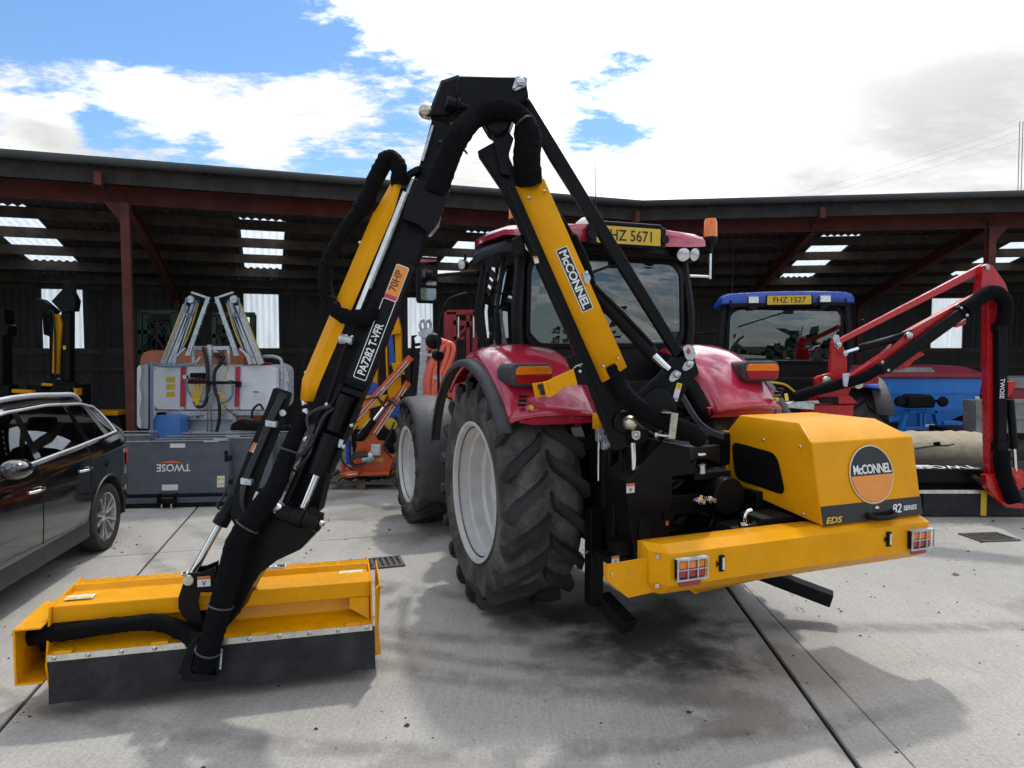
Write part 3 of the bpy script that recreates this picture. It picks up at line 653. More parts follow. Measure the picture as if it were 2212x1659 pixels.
def cab(root, M, hw, y0, y1, z0, zr, glassmat, pillar, big=True):
    """glazed cab: pillars, rear and side glass, lower panels; the rear face is at y0"""
    hb = hw+.03
    for sd in (-1, 1):
        mb = MB(M)
        mb.tube(spline([(sd*(hb-.01), y0, z0), (sd*(hb+.01), y0-.015, z0+.35), (sd*(hw-.02), y0+.03, zr)], 5), .048, 8)
        mb.build('rear_pillar', pillar, root)
        mb = MB(M); mb.tube(spline([(sd*(hb-.10), y1-.05, z0), (sd*(hb-.04), y1+.05, z0+.35), (sd*(hw-.06), y1-.02, zr)], 5), .036, 8); mb.build('front_pillar', pillar, root)
        mb = MB(M); mb.tube(spline([(sd*(hb+.01), y0+.40, z0), (sd*(hb+.03), y0+.38, z0+.35), (sd*(hw), y0+.36, zr)], 5), .03, 8); mb.build('door_pillar', pillar, root)
        mb = MB(M)
        x0, x1 = sd*(hb+.02), sd*(hw)
        secs = [[V((sd*(hb-.005), y0+.02, z0)), V((sd*(hb+.02), y0+.02, z0+.4)), V((sd*(hw-.01), y0+.04, zr))], [V((sd*(hb+.02), y0+.4, z0)), V((sd*(hb+.045), y0+.4, z0+.4)), V((sd*(hw+.01), y0+.37, zr))], [V((sd*(hb-.03), y0+.85, z0)), V((sd*(hb), y0+.87, z0+.4)), V((sd*(hw-.02), y0+.8, zr))], [V((sd*(hb-.10), y1-.03, z0)), V((sd*(hb-.04), y1+.06, z0+.4)), V((sd*(hw-.06), y1, zr))]]
        mb.loft(secs, closed=False, cap=False); mb.build('side_glass', glassmat, root, smooth=60)
    # rear glass with a rounded gasket
    mb = MB(M)
    def rp(inset, y):
        w_, zb, zt, r = hw-.055-inset, z0+.08+inset, zr-.05-inset, .13
        out = []
        for sx, sz, a0 in ((1, 1, 0), (-1, 1, 90), (-1, -1, 180), (1, -1, 270)):
            for q in range(7):
                a = R(a0+q*15); z = (zt-r if sz > 0 else zb+r)+r*sin(a); x = sx*(w_-r)+r*cos(a)
                x *= 1+.035*(1-(z-z0)/(zr-z0)); out.append(V((x, y-.03*(1-(x/hw)**2)-.02*sin(pi*(z-z0)/(zr-z0)), z)))
        return out
    mb.loft([rp(0, y0+.01), rp(-.006, y0-.022), rp(.03, y0-.024), rp(.034, y0+.01)], closed=True, cap=False); mb.build('window_seal', PLASTB, root, smooth=50)
    mb = MB(M); q = rp(.028, y0-.012); mb.add(q, [tuple(range(len(q)))]); mb.build('rear_glass', glassmat, root, smooth=0)
    mb = MB(M); mb.add([(-hw+.06, y1+.06, z0+.05), (hw-.06, y1+.06, z0+.05), (hw-.08, y1, zr), (-hw+.08, y1, zr)], [(0, 1, 2, 3)]); mb.build('windscreen', glassmat, root, smooth=0)
    # outer rear corner panels between glass and pillars
    for sd in (-1, 1):
        mb = MB(M); mb.plate([V((sd*(hb+.02), y0-.0, z0-.1)), V((sd*(hb+.02), y0-.0, z0+.35)), V((sd*(hw-.0), y0+.03, zr)), V((sd*(hw-.10), y0+.03, zr)), V((sd*(hw-.06), y0, z0+.35)), V((sd*(hw-.07), y0, z0-.1))], V((0, .03, 0))); mb.build('corner_panel', PLASTB, root)
    mb = MB(M); mb.box((0, y0+.03, z0-.09), (hw*2, .08, .34)); mb.box((0, (y0+y1)/2, z0-.28), (hw*1.7, y1-y0, .1)); mb.box((0, y1, z0-.1), (hw*1.5, .1, .4)); mb.build('cab_floor', PLASTB, root, bevel=.02)
    # interior
    mb = MB(M); mb.box((0, .52+y0, z0+.02), (.50, .50, .14)); mb.box((0, .30+y0, z0+.30), (.48, .13, .56), Rm=Mx.Rotation(R(8), 3, 'X')); mb.box((0, .25+y0, z0+.64), (.27, .10, .16)); mb.build('seat', SEAT, root, bevel=.04)
    mb = MB(M); mb.box((.42, .6+y0, z0+.12), (.18, .5, .16)); mb.build('armrest', PLASTB, root, bevel=.03)
    mb = MB(M); mb.lathe([(.19, 0), (.205, .012), (.19, .024), (.178, .012), (.19, 0)], (0, y1-.25, z0+.30), (0, -.5, .85), 24); mb.cyl((0, y1-.05, z0-.1), (0, y1-.25, z0+.31), .035, 10); mb.build('steering_wheel', PLASTB, root)
cab(tr, TF, .79, -.05, 1.05, 2.02, 2.90, CGLASS, PLASTB)
# roof: black lower shell, crimson upper shell
def roof_sec(y, hw, zb, zt, crown):
    return [V((x*hw, y, zb+(zt-zb)*f)) for x, f in ((-1, 0), (-1.0, .45), (-.96, .8), (-.85, 1.0), (-.4, 1+crown), (0, 1+crown*1.3), (.4, 1+crown), (.85, 1.0), (.96, .8), (1.0, .45), (1, 0))]
mb = MB(TF); secs = []
for y, hw, zb, zt in ((-.36, .40, 2.93, 3.03), (-.34, .60, 2.94, 3.06), (-.24, .86, 2.97, 3.07), (-.05, .93, 3.00, 3.09), (.4, .94, 3.01, 3.11), (.75, .92, 3.02, 3.11), (.95, .86, 3.01, 3.09), (1.10, .70, 3.0, 3.04)): secs.append(roof_sec(y, hw, zb, zt, .18))
mb.loft(secs); mb.build('roof', REDP, tr, smooth=42)
mb = MB(TF); secs = []
for y, hw, zb, zt in ((-.30, .38, 2.88, 2.94), (-.26, .60, 2.86, 2.945), (-.16, .82, 2.86, 2.965), (0, .93, 2.87, 3.0), (.5, .945, 2.86, 3.02), (.85, .91, 2.86, 3.02), (1.02, .82, 2.88, 3.0), (1.13, .70, 2.92, 2.995)): secs.append(roof_sec(y, hw, zb, zt, .0))
mb.loft(secs); mb.build('roof_liner', PLASTB, tr, smooth=42)
# number plate box
mb = MB(TF); mb.box((-.015, -.40, 2.985), (.70, .07, .165)); mb.box((-.015, -.38, 3.075), (.62, .12, .03)); pb = mb.build('plate_holder', PLASTB, tr, bevel=.012)
TX, TZ = TF.to_3x3()@V((1, 0, 0)), V((0, 0, 1))
quadpatch('number_plate', PLATEY, pb, TF@V((-.015, -.436, 2.985)), TX, TZ, .585, .135, .003, .012)
text('plate_lettering', 'FHZ 5671', BLACKP, pb, TF@V((-.015, -.4405, 2.943)), TX, TZ, .085, .012, align='CENTER', stretch=.92)
for x in (-.345, .315):
    mb = MB(TF); mb.cyl((x, -.43, 2.97), (x, -.455, 2.97), .035, 14); mb.build('plate_lamp', PLASTB, pb)
def work_lamp(root, M, c, d, r=.062, asp=1.25):
    c = V(c); d = V(d).normalized(); mb = MB(M)
    x = d.cross(V((0, 0, 1))).normalized(); z = x.cross(d)
    ring = lambda k, h: [c+d*h+x*(r*asp*k*cos(2*pi*i/20))+z*(r*k*sin(2*pi*i/20)) for i in range(20)]
    mb.loft([ring(.45, -.08), ring(.9, -.045), ring(1.0, -.01), ring(1.0, .008), ring(.88, .01)]); b = mb.build('work_lamp', PLASTB, root, smooth=40)
    mb = MB(M); mb.loft([ring(.87, .004), ring(.87, .011), ring(.4, .018)]); mb.build('lamp_lens', CLEARL, b, smooth=40)
    mb = MB(M); mb.cyl(c-d*.04, c-d*.04+V((0, 0, .10)), .014, 8); mb.build('lamp_bracket', PLASTB, b)
for sd in (-1, 1):
    work_lamp(tr, TF, (sd*.56, -.34, 2.875), (sd*.1, -1, -.2)); work_lamp(tr, TF, (sd*.755, -.22, 2.90), (sd*.35, -1, -.2))
    work_lamp(tr, TF, (sd*.97, .98, 2.87), (sd*1, -.55, -.1), .05, 1.0)
# beacons on stalks
def beacon(root, M, x, y, z, arm):
    mb = MB(M); mb.cyl((x-arm, y, z-.31), (x, y, z-.31), .013, 8); mb.cyl((x, y, z-.33), (x, y, z+.0), .016, 10); st = mb.build('beacon_stalk', STEEL, root)
    mb = MB(M); mb.lathe([(.0, -.10), (.022, -.10), (.03, -.03), (.062, .0), (.068, .01), (.068, .045), (.06, .05), (0, .05)], (x, y, z), (0, 0, 1), 20); mb.build('beacon_base', PLASTB, st, smooth=40)
    mb = MB(M); mb.lathe([(.064, .05), (.062, .11), (.057, .185), (.046, .215), (.0, .222)], (x, y, z), (0, 0, 1), 20); mb.build('beacon_lens', AMBERL, st, smooth=50)
beacon(tr, TF, 1.09, 0, 3.05, .27); beacon(tr, TF, -.745, .17, 3.12, .0)
mb = MB(TF); mb.tube([(.02, .2, 3.12), (.02, .2, 3.20), (.02, .2, 3.75)], [.012, .006, .002], 6); mb.build('aerial', PLASTB, tr)
mb = MB(TF); mb.lathe([(0.0, .11), (.06, .10), (.11, .06), (.13, 0)], (-.1, .1, 3.11), (0, 0, 1), 20); mb.build('receiver_dome', WHITE, tr, smooth=60)
# mirror on the left, handrail, wiper
mb = MB(TF); mb.cyl((-.80, 1.08, 2.82), (-1.19, 1.48, 2.80), .018, 8); mb.cyl((-1.19, 1.48, 2.95), (-1.19, 1.48, 2.55), .014, 8); ma = mb.build('mirror_arm', PLASTB, tr)
mr = Mx.Translation(TF@V((-1.19, 1.44, 2.76))) @ Mx.Rotation(TA+R(8), 4, 'Z')
mb = MB(mr); mb.loft([[V((x*s_, y, z*s_)) for x, z in ((-.095, -.23), (.095, -.23), (.105, -.2), (.105, .2), (.095, .23), (-.095, .23), (-.105, .2), (-.105, -.2))] for y, s_ in ((.10, .6), (.05, .97), (-.01, 1.0), (-.02, .97))]); hd = mb.build('mirror_housing', PLASTB, ma, smooth=40)
mb = MB(mr); mb.box((0, -.022, .075), (.17, .004, .25)); mb.build('mirror_face', MIRR, hd); mb = MB(mr); mb.box((0, -.022, -.14), (.165, .004, .12)); mb.build('mirror_face', MIRR, hd)
mb = MB(TF); mb.tube(spline([(-.88, 1.15, 2.62), (-1.03, 1.25, 2.55), (-1.10, 1.30, 2.35), (-1.12, 1.30, 2.0), (-1.12, 1.30, 1.6)], 6), .014, 8); mb.build('handrail', PLASTB, tr)
mb = MB(TF); mb.lathe([(0, .06), (.06, .055), (.085, .02), (.085, -.02), (.06, -.05), (0, -.055)], (-1.05, 1.75, 2.16), (0, 1, .1), 18); mb.build('side_lamp', PLASTB, tr, smooth=50); mb = MB(TF); mb.lathe([(0, .05), (.045, .045), (.06, .02), (.06, -.02), (.045, -.045), (0, -.05)], (-1.12, 1.32, 2.02), (0, 1, .1), 16); mb.build('side_lamp', PLASTB, tr, smooth=50)
mb = MB(TF); mb.beam((.05, -.115, 2.80), (-.22, -.11, 2.70), .016, .018); mb.box((.06, -.12, 2.80), (.06, .05, .05)); mb.build('rear_wiper', PLASTB, tr)
# ------------------------------------------------------------------ amber and black reach mower carried on the tractor
MO = (.92, 6.05); MF = frame(MO, TA); MX, MY = MF.to_3x3()@V((1, 0, 0)), MF.to_3x3()@V((0, 1, 0)); UPZ = V((0, 0, 1))
def mpl(px, py, ax, c):
    """where the sight line through a pixel meets the plane x, y or z = c of the machine's own frame (local coordinates)"""
    if ax == 'z': return MF.inverted() @ gr(px, py, c)
    d = pixdir(px, py); n = MX if ax == 'x' else MY; o = V((MO[0], MO[1], 0)); C0 = V((0, 0, CAM_H))
    t = (c-(C0-o).dot(n))/d.dot(n); return MF.inverted() @ (C0+d*t)
mw = thing('reach_mower', 'amber and black tractor mounted hedge cutter with folded arm and flail head', 'hedge cutter', MF@V((.15, -1.5, 0)), TA)
# hood
hv = [(.305, -2.03, .985), (1.165, -2.03, .985), (1.17, -1.935, 1.495), (.295, -1.935, 1.495), (.37, -1.745, 1.605), (1.04, -1.745, 1.605), (.295, -1.10, 1.085), (1.17, -1.10, 1.085), (1.17, -1.10, 1.465), (.295, -1.10, 1.465), (.36, -1.17, 1.60), (1.04, -1.17, 1.60)]
mb = MB(MF); mb.add(hv, [(0, 1, 2, 3), (3, 2, 5, 4), (4, 5, 11, 10), (0, 3, 9, 6), (3, 4, 10, 9), (1, 7, 8, 2), (2, 8, 11, 5), (6, 9, 8, 7), (9, 10, 11, 8), (0, 6, 7, 1)])
hood = mb.build('hood', YEL, mw, bevel=.009, seg=3)
mb = MB(MF)
for c in ((1.0, -1.3), (.6, -1.35)): pass
mb.box((.287, -1.105, 1.28), (.022, .05, .40)); mb.build('hood_flange', YEL, hood, bevel=.004)
# side window with rounded corners, dark mesh glass
wq = [V((.2945, -1.165, 1.41)), V((.2945, -1.63, 1.385)), V((.2975, -1.72, 1.115)), V((.2955, -1.215, 1.14))]
def rounded(q, r, k=5):
    out = []; n = len(q)
    for i in range(n):
        p, a, b = q[i], q[i-1], q[(i+1) % n]; u = (a-p).normalized(); w_ = (b-p).normalized()
        s, e = p+u*r, p+w_*r
        for j in range(k+1):
            t = j/k; out.append(s*(1-t)**2+p*2*t*(1-t)+e*t*t)
    return out
mb = MB(MF); mb.plate(rounded(wq, .075), V((-.004, 0, 0))); hwn = mb.build('hood_window', HOODGL, hood, smooth=0)
mb = MB(MF); mb.plate([p+V((.0005, 0, 0)) for p in rounded(wq, .075)], V((-.001, 0, 0))); mb.build('window_backing', BLACKP, hood, smooth=0)
# rear face dress: lettering band, roundel, handle
fz = lambda x, z, out=.0: MF@V((x-.045, -2.03+(z-.985)*.186-out, z)); FN = (MF.to_3x3()@V((0, -1, .186))).normalized(); FU = (MF.to_3x3()@V((0, .186, 1))).normalized()
mb = MB(); mb.plate([fz(.352, .988, .003), fz(1.209, .988, .003), fz(1.210, 1.105, .003), fz(.349, 1.105, .003)], FN*-.002); band = mb.build('lettering_band', BLACKP, hood, smooth=0)
def disc(c, r, n0, n1, mat, nm, par, lift, rx=1.0):
    pts = [V(c)+MX*(r*rx*cos(R(a)))+FU*(r*sin(R(a)))+FN*lift for a in [n0+(n1-n0)*k/36 for k in range(37 if n1-n0 < 360 else 36)]]
    return MB().plate(pts, FN*-.0012).build(nm, mat, par, smooth=0)
rc = fz(.80, 1.275); ORP = paint('print_orange', (.80, .27, .035), .4, var=.03)
rd = disc(rc, .193, 0, 360, YEL, 'roundel', hood, .0062); disc(rc, .187, 0, 360, WHITE, 'roundel_ring', rd, .0082); disc(rc, .181, 0, 360, BLACKP, 'roundel_ring', rd, .0102); disc(rc, .178, 182, 358, ORP, 'roundel_half', rd, .0122)
text('roundel_lettering', 'McCONNEL', WHITE, rd, rc+FN*.0125+FU*.006+MX*.002, MX, FU, .058, .024, align='CENTER', stretch=.80, space=.90)
text('series_lettering', '82', WHITE, band, fz(.935, 1.018, .004), MX, FU, .056, .012, shear=.25, stretch=1.1, space=.95)
text('series_lettering', 'SERIES', WHITE, band, fz(1.038, 1.027, .004), MX, FU, .030, .02, shear=.25, stretch=1.0)
text('series_lettering', 'EDS', PLATEY, band, fz(.372, 1.0, .004), MX, FU, .036, .025, shear=.3, stretch=1.45)
mb = MB(MF); mb.tube(spline([(.68, -2.02, 1.03), (.69, -2.06, 1.015), (.72, -2.075, 1.01), (.84, -2.075, 1.01), (.88, -2.06, 1.015), (.89, -2.02, 1.03)], 4), .017, 8); mb.box((.785, -2.03, 1.02), (.21, .02, .03)); mb.build('hood_handle', BLKM, hood, bevel=.004)
mb = MB(); mb.lathe([(0, .012), (.012, .010), (.016, 0)], fz(.81, 1.06, .004), FN, 12); mb.build('hood_latch', STEEL, hood, smooth=60)
# rear bumper beam
prof = [(-1.86, .975), (-2.0, .982), (-2.078, .948), (-2.085, .77), (-2.0, .70), (-1.86, .69)]
mb = MB(MF); secs = []
for x, dy in ((-.915, .10), (-.845, 0), (1.16, 0), (1.225, .10)): secs.append([V((x, min(y+dy, -1.86) if y < -1.9 else y, z)) for y, z in prof])
mb.loft(secs, closed=False, cap=False)
# turned-in end plates
mb.add([V((-.915, min(y+.10, -1.86) if y < -1.9 else y, z)) for y, z in prof], [(0, 1, 2, 3, 4, 5)]); mb.add([V((1.225, min(y+.10, -1.86) if y < -1.9 else y, z)) for y, z in prof], [(0, 1, 2, 3, 4, 5)])
bump_ = mb.build('rear_bumper', YEL, mw, smooth=20, solid=.006)
for x, z in ((-.895, .93), (-.895, .765)):
    mb = MB(MF); mb.lathe([(0, .014), (.012, .011), (.014, 0)], (x, -2.035, z), (-.5, -.8, 0), 10); mb.build('bolt', STEEL, bump_, smooth=60)
bp = lambda px, py, y=-1.97: mpl(px, py, 'y', y)
mb = MB(MF); q = [bp(1312, 1219), bp(1425, 1200), bp(1425, 1277), bp(1357, 1292), bp(1313, 1257)]; mb.plate(q, V((0, .008, 0)))
mb.plate([q[0], q[4], q[4]+V((0, .05, 0)), q[0]+V((0, .05, 0))], V((.006, 0, 0))); wingp = mb.build('bumper_wing', YEL, bump_, bevel=.003)
for p in ((1321, 1240), (1357, 1235), (1358, 1252)):
    mb = MB(MF); mb.lathe([(0, .006), (.006, .004), (.007, 0)], bp(*p)+V((0, -.001, 0)), (0, -1, 0), 8); mb.build('rivet', STEEL, wingp)
# tilted yellow plate under the beam
mb = MB(MF); mb.plate([V((-.63, -1.9, .69)), V((-.50, -1.85, .60)), V((-.10, -1.6, .575)), V((.95, -1.5, .60)), V((1.1, -1.88, .69))], V((0, 0, .008))); mb.build('belly_plate', YEL, bump_)
def lamp_cluster(x0, x1, z0, z1):
    yb = -2.083
    mb = MB(MF); mb.box(((x0+x1)/2, yb-.010, (z0+z1)/2), (x1-x0, .03, z1-z0)); base = mb.build('rear_lamp', BLKM, bump_, bevel=.005)
    w3 = (x1-x0-.02)/3
    for k in range(3):
        xc = x0+.01+w3*(k+.5)
        mb = MB(MF); mb.box((xc, yb-.024, (z0+z1)/2+(z1-z0)*.235), (w3*.92, .02, (z1-z0)*.40)); mb.build('amber_lens', AMBERL, base, bevel=.004)
        mb = MB(MF); mb.box((xc, yb-.024, (z0+z1)/2-(z1-z0)*.235), (w3*.92, .02, (z1-z0)*.40)); mb.build('red_lens', REDL, base, bevel=.004)
    mb = MB(MF); yg = yb-.040; zm = (z0+z1)/2
    a, b, c, d = x0-.003, x1+.003, z0-.003, z1+.003
    for z in (c, zm, d): mb.box(((a+b)/2, yg, z), (b-a+.012, .006, .006 if z == zm else .008))
    for k in range(4): mb.box((a+(b-a)*k/3, yg-.001, zm), (.006 if 0 < k < 3 else .008, .007, d-c))
    for z in (c-.006, d+.006): mb.box(((a+b)/2, yg+.02, z), (b-a+.006, .04, .003))
    mb.build('lamp_guard', GALV, base)
lamp_cluster(-.815, -.625, .81, .915); lamp_cluster(.965, 1.15, .795, .905)
for x0, x1, z in ((-.79, -.645, .775), (.985, 1.13, .765)):
    mb = MB(MF); mb.plate(rounded([V((x0, -2.087, z-.017)), V((x1, -2.087, z-.017)), V((x1, -2.087, z+.017)), V((x0, -2.087, z+.017))], .016), V((0, -.006, 0))); mb.build('reflector', REDL, bump_)
for x, z in ((-.50, .862), (.795, .873)):
    mb = MB(MF); mb.box((x, -2.09, z), (.034, .018, .095)); mk = mb.build('marker_lamp', BLKM, bump_, bevel=.005)
    mb = MB(MF); mb.box((x+.004, -2.1, z), (.014, .006, .07)); mb.build('marker_lens', CLEARL, mk)
    mb = MB(MF); mb.add([(x-.018, -2.0905, z), (x-.035, -2.0895, z+.018), (x-.035, -2.0895, z-.018)], [(0, 1, 2)]); mb.build('marker_tab', BLKM, mk, solid=.004)
# main frame: slab-sided black column
def mp8(x, y, yl=-1.45): return mpl(*S8(x, y), 'y', yl)
mb = MB(MF); q = [mp8(*p) for p in ((480, 1015), (585, 910), (830, 622), (1085, 680), (1140, 945), (935, 970), (930, 1185), (905, 1300), (905, 1800), (580, 1800))]
mb.plate(q, V((.0, .30, 0))); col = mb.build('main_frame', BLK, mw, bevel=.012)
mb = MB(MF); q2 = [mp8(*p, -1.30) for p in ((365, 985), (470, 935), (560, 930), (560, 1800), (500, 1800))]; mb.plate(q2, V((0, .14, 0))); mb.build('side_plate', BLK, col, bevel=.01)
for p, s_ in (((652, 1470), 1.0),):
    c = mp8(*p); mb = MB(MF); ring = lambda k, y: [c+V((.042*k*cos(2*pi*i/28), y, .085*k*sin(2*pi*i/28))) for i in range(28)]
    mb.loft([ring(1.0, -.001), ring(1.08, -.010), ring(1.0, -.012), ring(.85, -.004), ring(.84, .0)]); mb.build('lifting_hole', BLKM, col, smooth=50)
def sticker(par, c, w_, h_, top, body, txt='V', xd=MX, yd=UPZ, frac=.3, tmat=BLACKP, lift=.0025):
    n = V(xd).normalized().cross(V(yd).normalized()); c = V(c)+n*lift
    s0 = quadpatch('warning_sticker', body, par, c, xd, yd, w_, h_, 0)
    quadpatch('sticker_header', top, s0, c+V(yd).normalized()*h_*(.5-frac/2), xd, yd, w_, h_*frac, .0012)
    if txt: text('sticker_mark', txt, tmat, s0, c-V(yd).normalized()*h_*.38+n*.001, xd, yd, h_*.42, .02, align='CENTER')
    return s0
sticker(col, MF@mp8(525, 1072), .060, .062, STKO, STKR)
sticker(col, MF@(mp8(463, 1437, -1.30)+V((0, -.001, 0))), .026, .085, STKY, STKR, '!', frac=.5)
mb = MB(MF); mb.box(mp8(870, 1400)+V((0, -.004, 0)), (.022, .006, .032)); mb.build('reflector_tab', STKO, col); mb = MB(MF); mb.box(mp8(870, 1330)+V((.0, -.012, 0)), (.07, .025, .06)); mb.cyl(mp8(922, 1283), mp8(922, 1283)+V((0, -.02, 0)), .014, 12); mb.build('latch', BLK, col)
# rear cross members, gearbox, tank: the dark works between column and hood
mb = MB(MF); mb.box((.18, -1.30, 1.02), (1.5, .10, .14)); mb.box((.0, -1.05, 1.12), (.75, .12, .12)); mb.box((.05, -1.35, .78), (1.7, .10, .10)); mb.box((-.05, -1.05, .60), (1.0, .08, .10))
mb.box((.30, -1.2, .85), (.10, .6, .5)); mb.box((.75, -1.5, .88), (.7, .6, .10)); mb.build('cross_frame', BLK, mw, bevel=.008)
mb = MB(MF); mb.box((-.20, -.92, 1.0), (.95, .30, .80)); mb.box((.20, -1.0, 1.35), (.35, .3, .25)); mb.box((-.62, -.90, 1.3), (.12, .2, .45)); mb.build('oil_tank', BLK, mw, bevel=.03)
for k in range(5):
    mb = MB(MF); mb.tube(spline([(-.62+.07*k, -.80, 1.62), (-.60+.08*k, -.98-.02*k, 1.50), (-.5+.09*k, -1.08, 1.38+.02*k), (-.3+.08*k, -1.12, 1.40), (.1, -1.15, 1.33+.02*k)], 6), .018, 8); mb.build('hose', HOSE, mw, smooth=60)
mb = MB(MF); mb.cyl((.02, -1.50, 1.09), (.02, -1.10, 1.09), .125, 24); mb.box((-.05, -1.30, 1.22), (.30, .22, .06)); mb.build('gearbox', BLK, mw, bevel=.01)
mb = MB(MF); mb.box((.18, -1.68, .93), (.26, .22, .14)); mb.box((.0, -1.62, .88), (.2, .24, .1)); vb = mb.build('valve_block', BLKM, mw, bevel=.012)
for p in ((1165, 1190), (1268, 1178)):
    c = mp8(*p, -1.64); mb = MB(MF); mb.lathe([(.012, -.03), (.012, .0), (.022, .0), (.022, .02), (.016, .022), (.016, .05), (0, .05)], c, (.25, -1, 0), 12); mb.build('hydraulic_fitting', STEEL, vb, smooth=40)
sticker(vb, MF@mp8(1195, 1180, -1.632), .022, .054, STKY, STKR, '', frac=.5)
mb = MB(MF); c = mp8(1610, 1390, -1.72); mb.tube(spline([c+V((0, 0, -.03)), c+V((0, 0, .03)), c+V((.015, 0, .06)), c+V((.05, 0, .07))], 5), .014, 10); mb.lathe([(.035, 0), (.035, .02), (.02, .03), (.014, .03)], c+V((0, 0, -.035)), (0, 0, 1), 12); mb.build('elbow_fitting', CHROME, vb, smooth=40)
for a_, b_ in (((1680, 1400), (1760, 1440)), ((1740, 1375), (1790, 1450)), ((1560, 1420), (1640, 1430))):
    p, q = mp8(*a_, -1.74), mp8(*b_, -1.74); mb = MB(MF); mb.cyl(p, q, .010, 8); mb.cyl(p, p*.7+q*.3, .016, 8); mb.build('hose_end', STEEL, vb)
mb = MB(MF); mb.cyl(mp8(1160, 760, -1.4), mp8(1232, 755, -1.4), .012, 10); mb.cyl(mp8(1200, 850, -1.4), mp8(1205, 930, -1.4), .03, 14); mb.box(mp8(1220, 935, -1.32), (.16, .10, .03)); mb.build('filler_cap', STEEL, vb)
for k in range(6):
    p = mp8(1080, 690+18*k, -1.38); q = mp8(1400, 665+34*k, -1.10); mb = MB(MF)
    mb.tube(spline([p+V((-.1, .05, .01)), p, (p+q)/2+V((0, 0, -.01+.006*k)), q, q+V((.1, .02, 0))], 5), .017, 8); mb.build('hose', HOSE, mw, smooth=60)
for k in range(4):
    mb = MB(); a = S8(990+8*k, 190-6*k); b = S8(1130+9*k, 430-8*k); c = S8(1260, 545-14*k); d = S8(1400, 610-12*k)
    mb.tube(spline([at(*a, 5.1), at(*b, 4.95), at(*c, 4.9), at(*d, 4.92)], 6), .011, 7); mb.build('hose', HOSE, mw, smooth=60)
random.seed(17)
for k in range(14):
    x, z = random.uniform(-.55, .25), random.uniform(.62, 1.45); mb = MB(MF)
    mb.tube(spline([(x, -.78, z), (x+random.uniform(-.2, .2), -1.10-random.random()*.1, z+random.uniform(-.1, .1)), (x+random.uniform(-.3, .3), -1.16, z+random.uniform(-.25, .2)), (x+random.uniform(-.3, .3), -.95, z+random.uniform(-.3, .2))], 6), random.uniform(.012, .022), 7); hs_ = mb.build('hose', HOSE, mw, smooth=60)
    mb = MB(MF); mb.lathe([(.018, -.02), (.024, -.02), (.024, .02), (.018, .02)], (x, -.80, z), (0, 1, 0), 8); mb.build('hose_fitting', STEEL if k % 3 else ZINC, hs_)
# hood fasteners
for q in ((.2925, -1.14, 1.12), (.2925, -1.14, 1.44), (.2925, -1.88, 1.03), (.2925, -1.84, 1.46), (.2925, -1.50, 1.46)):
    mb = MB(MF); mb.lathe([(0, .008), (.009, .006), (.011, 0)], q, (-1, 0, 0), 10); mb.build('bolt', STEEL, hood, smooth=60)
# stabiliser post, feet, linkage yoke
mb = MB(MF); a, b = mpl(1282, 1097, 'y', -1.0), mpl(1284, 1305, 'y', -1.0); mb.box(((a.x+b.x)/2, -1.0, (a.z+b.z)/2), (.10, .10, a.z-b.z)); st = mb.build('stand_post', BLK, mw, bevel=.006)
mb = MB(MF); mb.beam((a.x+.08, -.98, b.z+.03), (-.60, -1.25, .175), .12, .10); mb.build('stand_foot', BLKM, st, bevel=.008)
mb = MB(MF); mb.beam((.72, -.92, .33), (1.12, -1.33, .175), .13, .10); mb.build('stand_foot', BLKM, mw, bevel=.008)
mb = MB(MF); mb.beam((.72, -.92, .30), (.72, -.92, 1.0), .10, .10); mb.build('stand_post', BLK, mw, bevel=.006)
for z in (-.03, .06): pass
mb = MB(MF); p = mp8(85, 1600+75, -1.06); mb.tube(spline([p+V((-.03, 0, .01)), p+V((0, -.01, .018)), p+V((.03, 0, .0)), p+V((0, -.01, -.012)), p+V((-.03, 0, -.008))], 4), .004, 6); mb.build('clip', STEEL, st)
sticker(col, MF@mpl(1329, 1210, 'y', -1.40), .055, .058, STKO, STKR)
mb = MB(MF); mb.box(mpl(1340, 1215, 'y', -1.30), (.30, .18, .14)); mb.box(mpl(1345, 1150, 'y', -1.2), (.2, .1, .4)); mb.build('lower_clevis', BLK, col, bevel=.01)
for x, y0_ in ((232, 560), (285, 640)):
    mb = MB(MF); p = mp8(x, y0_, -1.02); mb.box(p, (.045, .05, .10)); mb.cyl(p+V((0, -.02, -.02)), p+V((0, -.045, -.02)), .018, 10); mb.build('link_clevis', GALV, mw, bevel=.006)
mb = MB(MF); p = mp8(222, 600, -1.0); mb.cyl(p, p+V((0, .0, -.30)), .010, 8); mb.build('chrome_rod', CHROME, mw)
mb = MB(MF); p = mp8(280, 700, -1.0); mb.cyl(p, p+V((.01, .0, -.55)), .035, 10); mb.build('check_stay', BLK, mw)
mb = MB(MF); p = mp8(235, 440, -1.0); mb.lathe([(0, -.05), (.055, -.05), (.06, -.03), (.06, .03), (.055, .05), (0, .05)], p, (.9, -.5, 0), 20); mb.build('top_roller', YEL, mw, smooth=40)

# ---------------- the arm. It stands in an upright plane almost square to the yard, boom at y = 4.55 m, dipper swinging a little nearer to the flail head
def AB(p, off=0.0): return at(p[0], p[1], 4.55+off)
def AD(p, off=0.0): return at(p[0], p[1], 4.45-.25*(p[1]-165)/945.0+off)
YV = V((0, 1, 0))
def bar(mb, pts, dep, fn=AB, off=0.0): mb.plate([fn(p, off) for p in pts], YV*dep); return mb
def pin(par, p, fn, off, r, nm='pin', mat=None, hgt=.02):
    mb = MB(); mb.lathe([(0, hgt), (r*.75, hgt*.85), (r, hgt*.3), (r, -.01)], fn(p, off), (0, -1, 0), 20); return mb.build(nm, mat or ZINC, par, smooth=50)
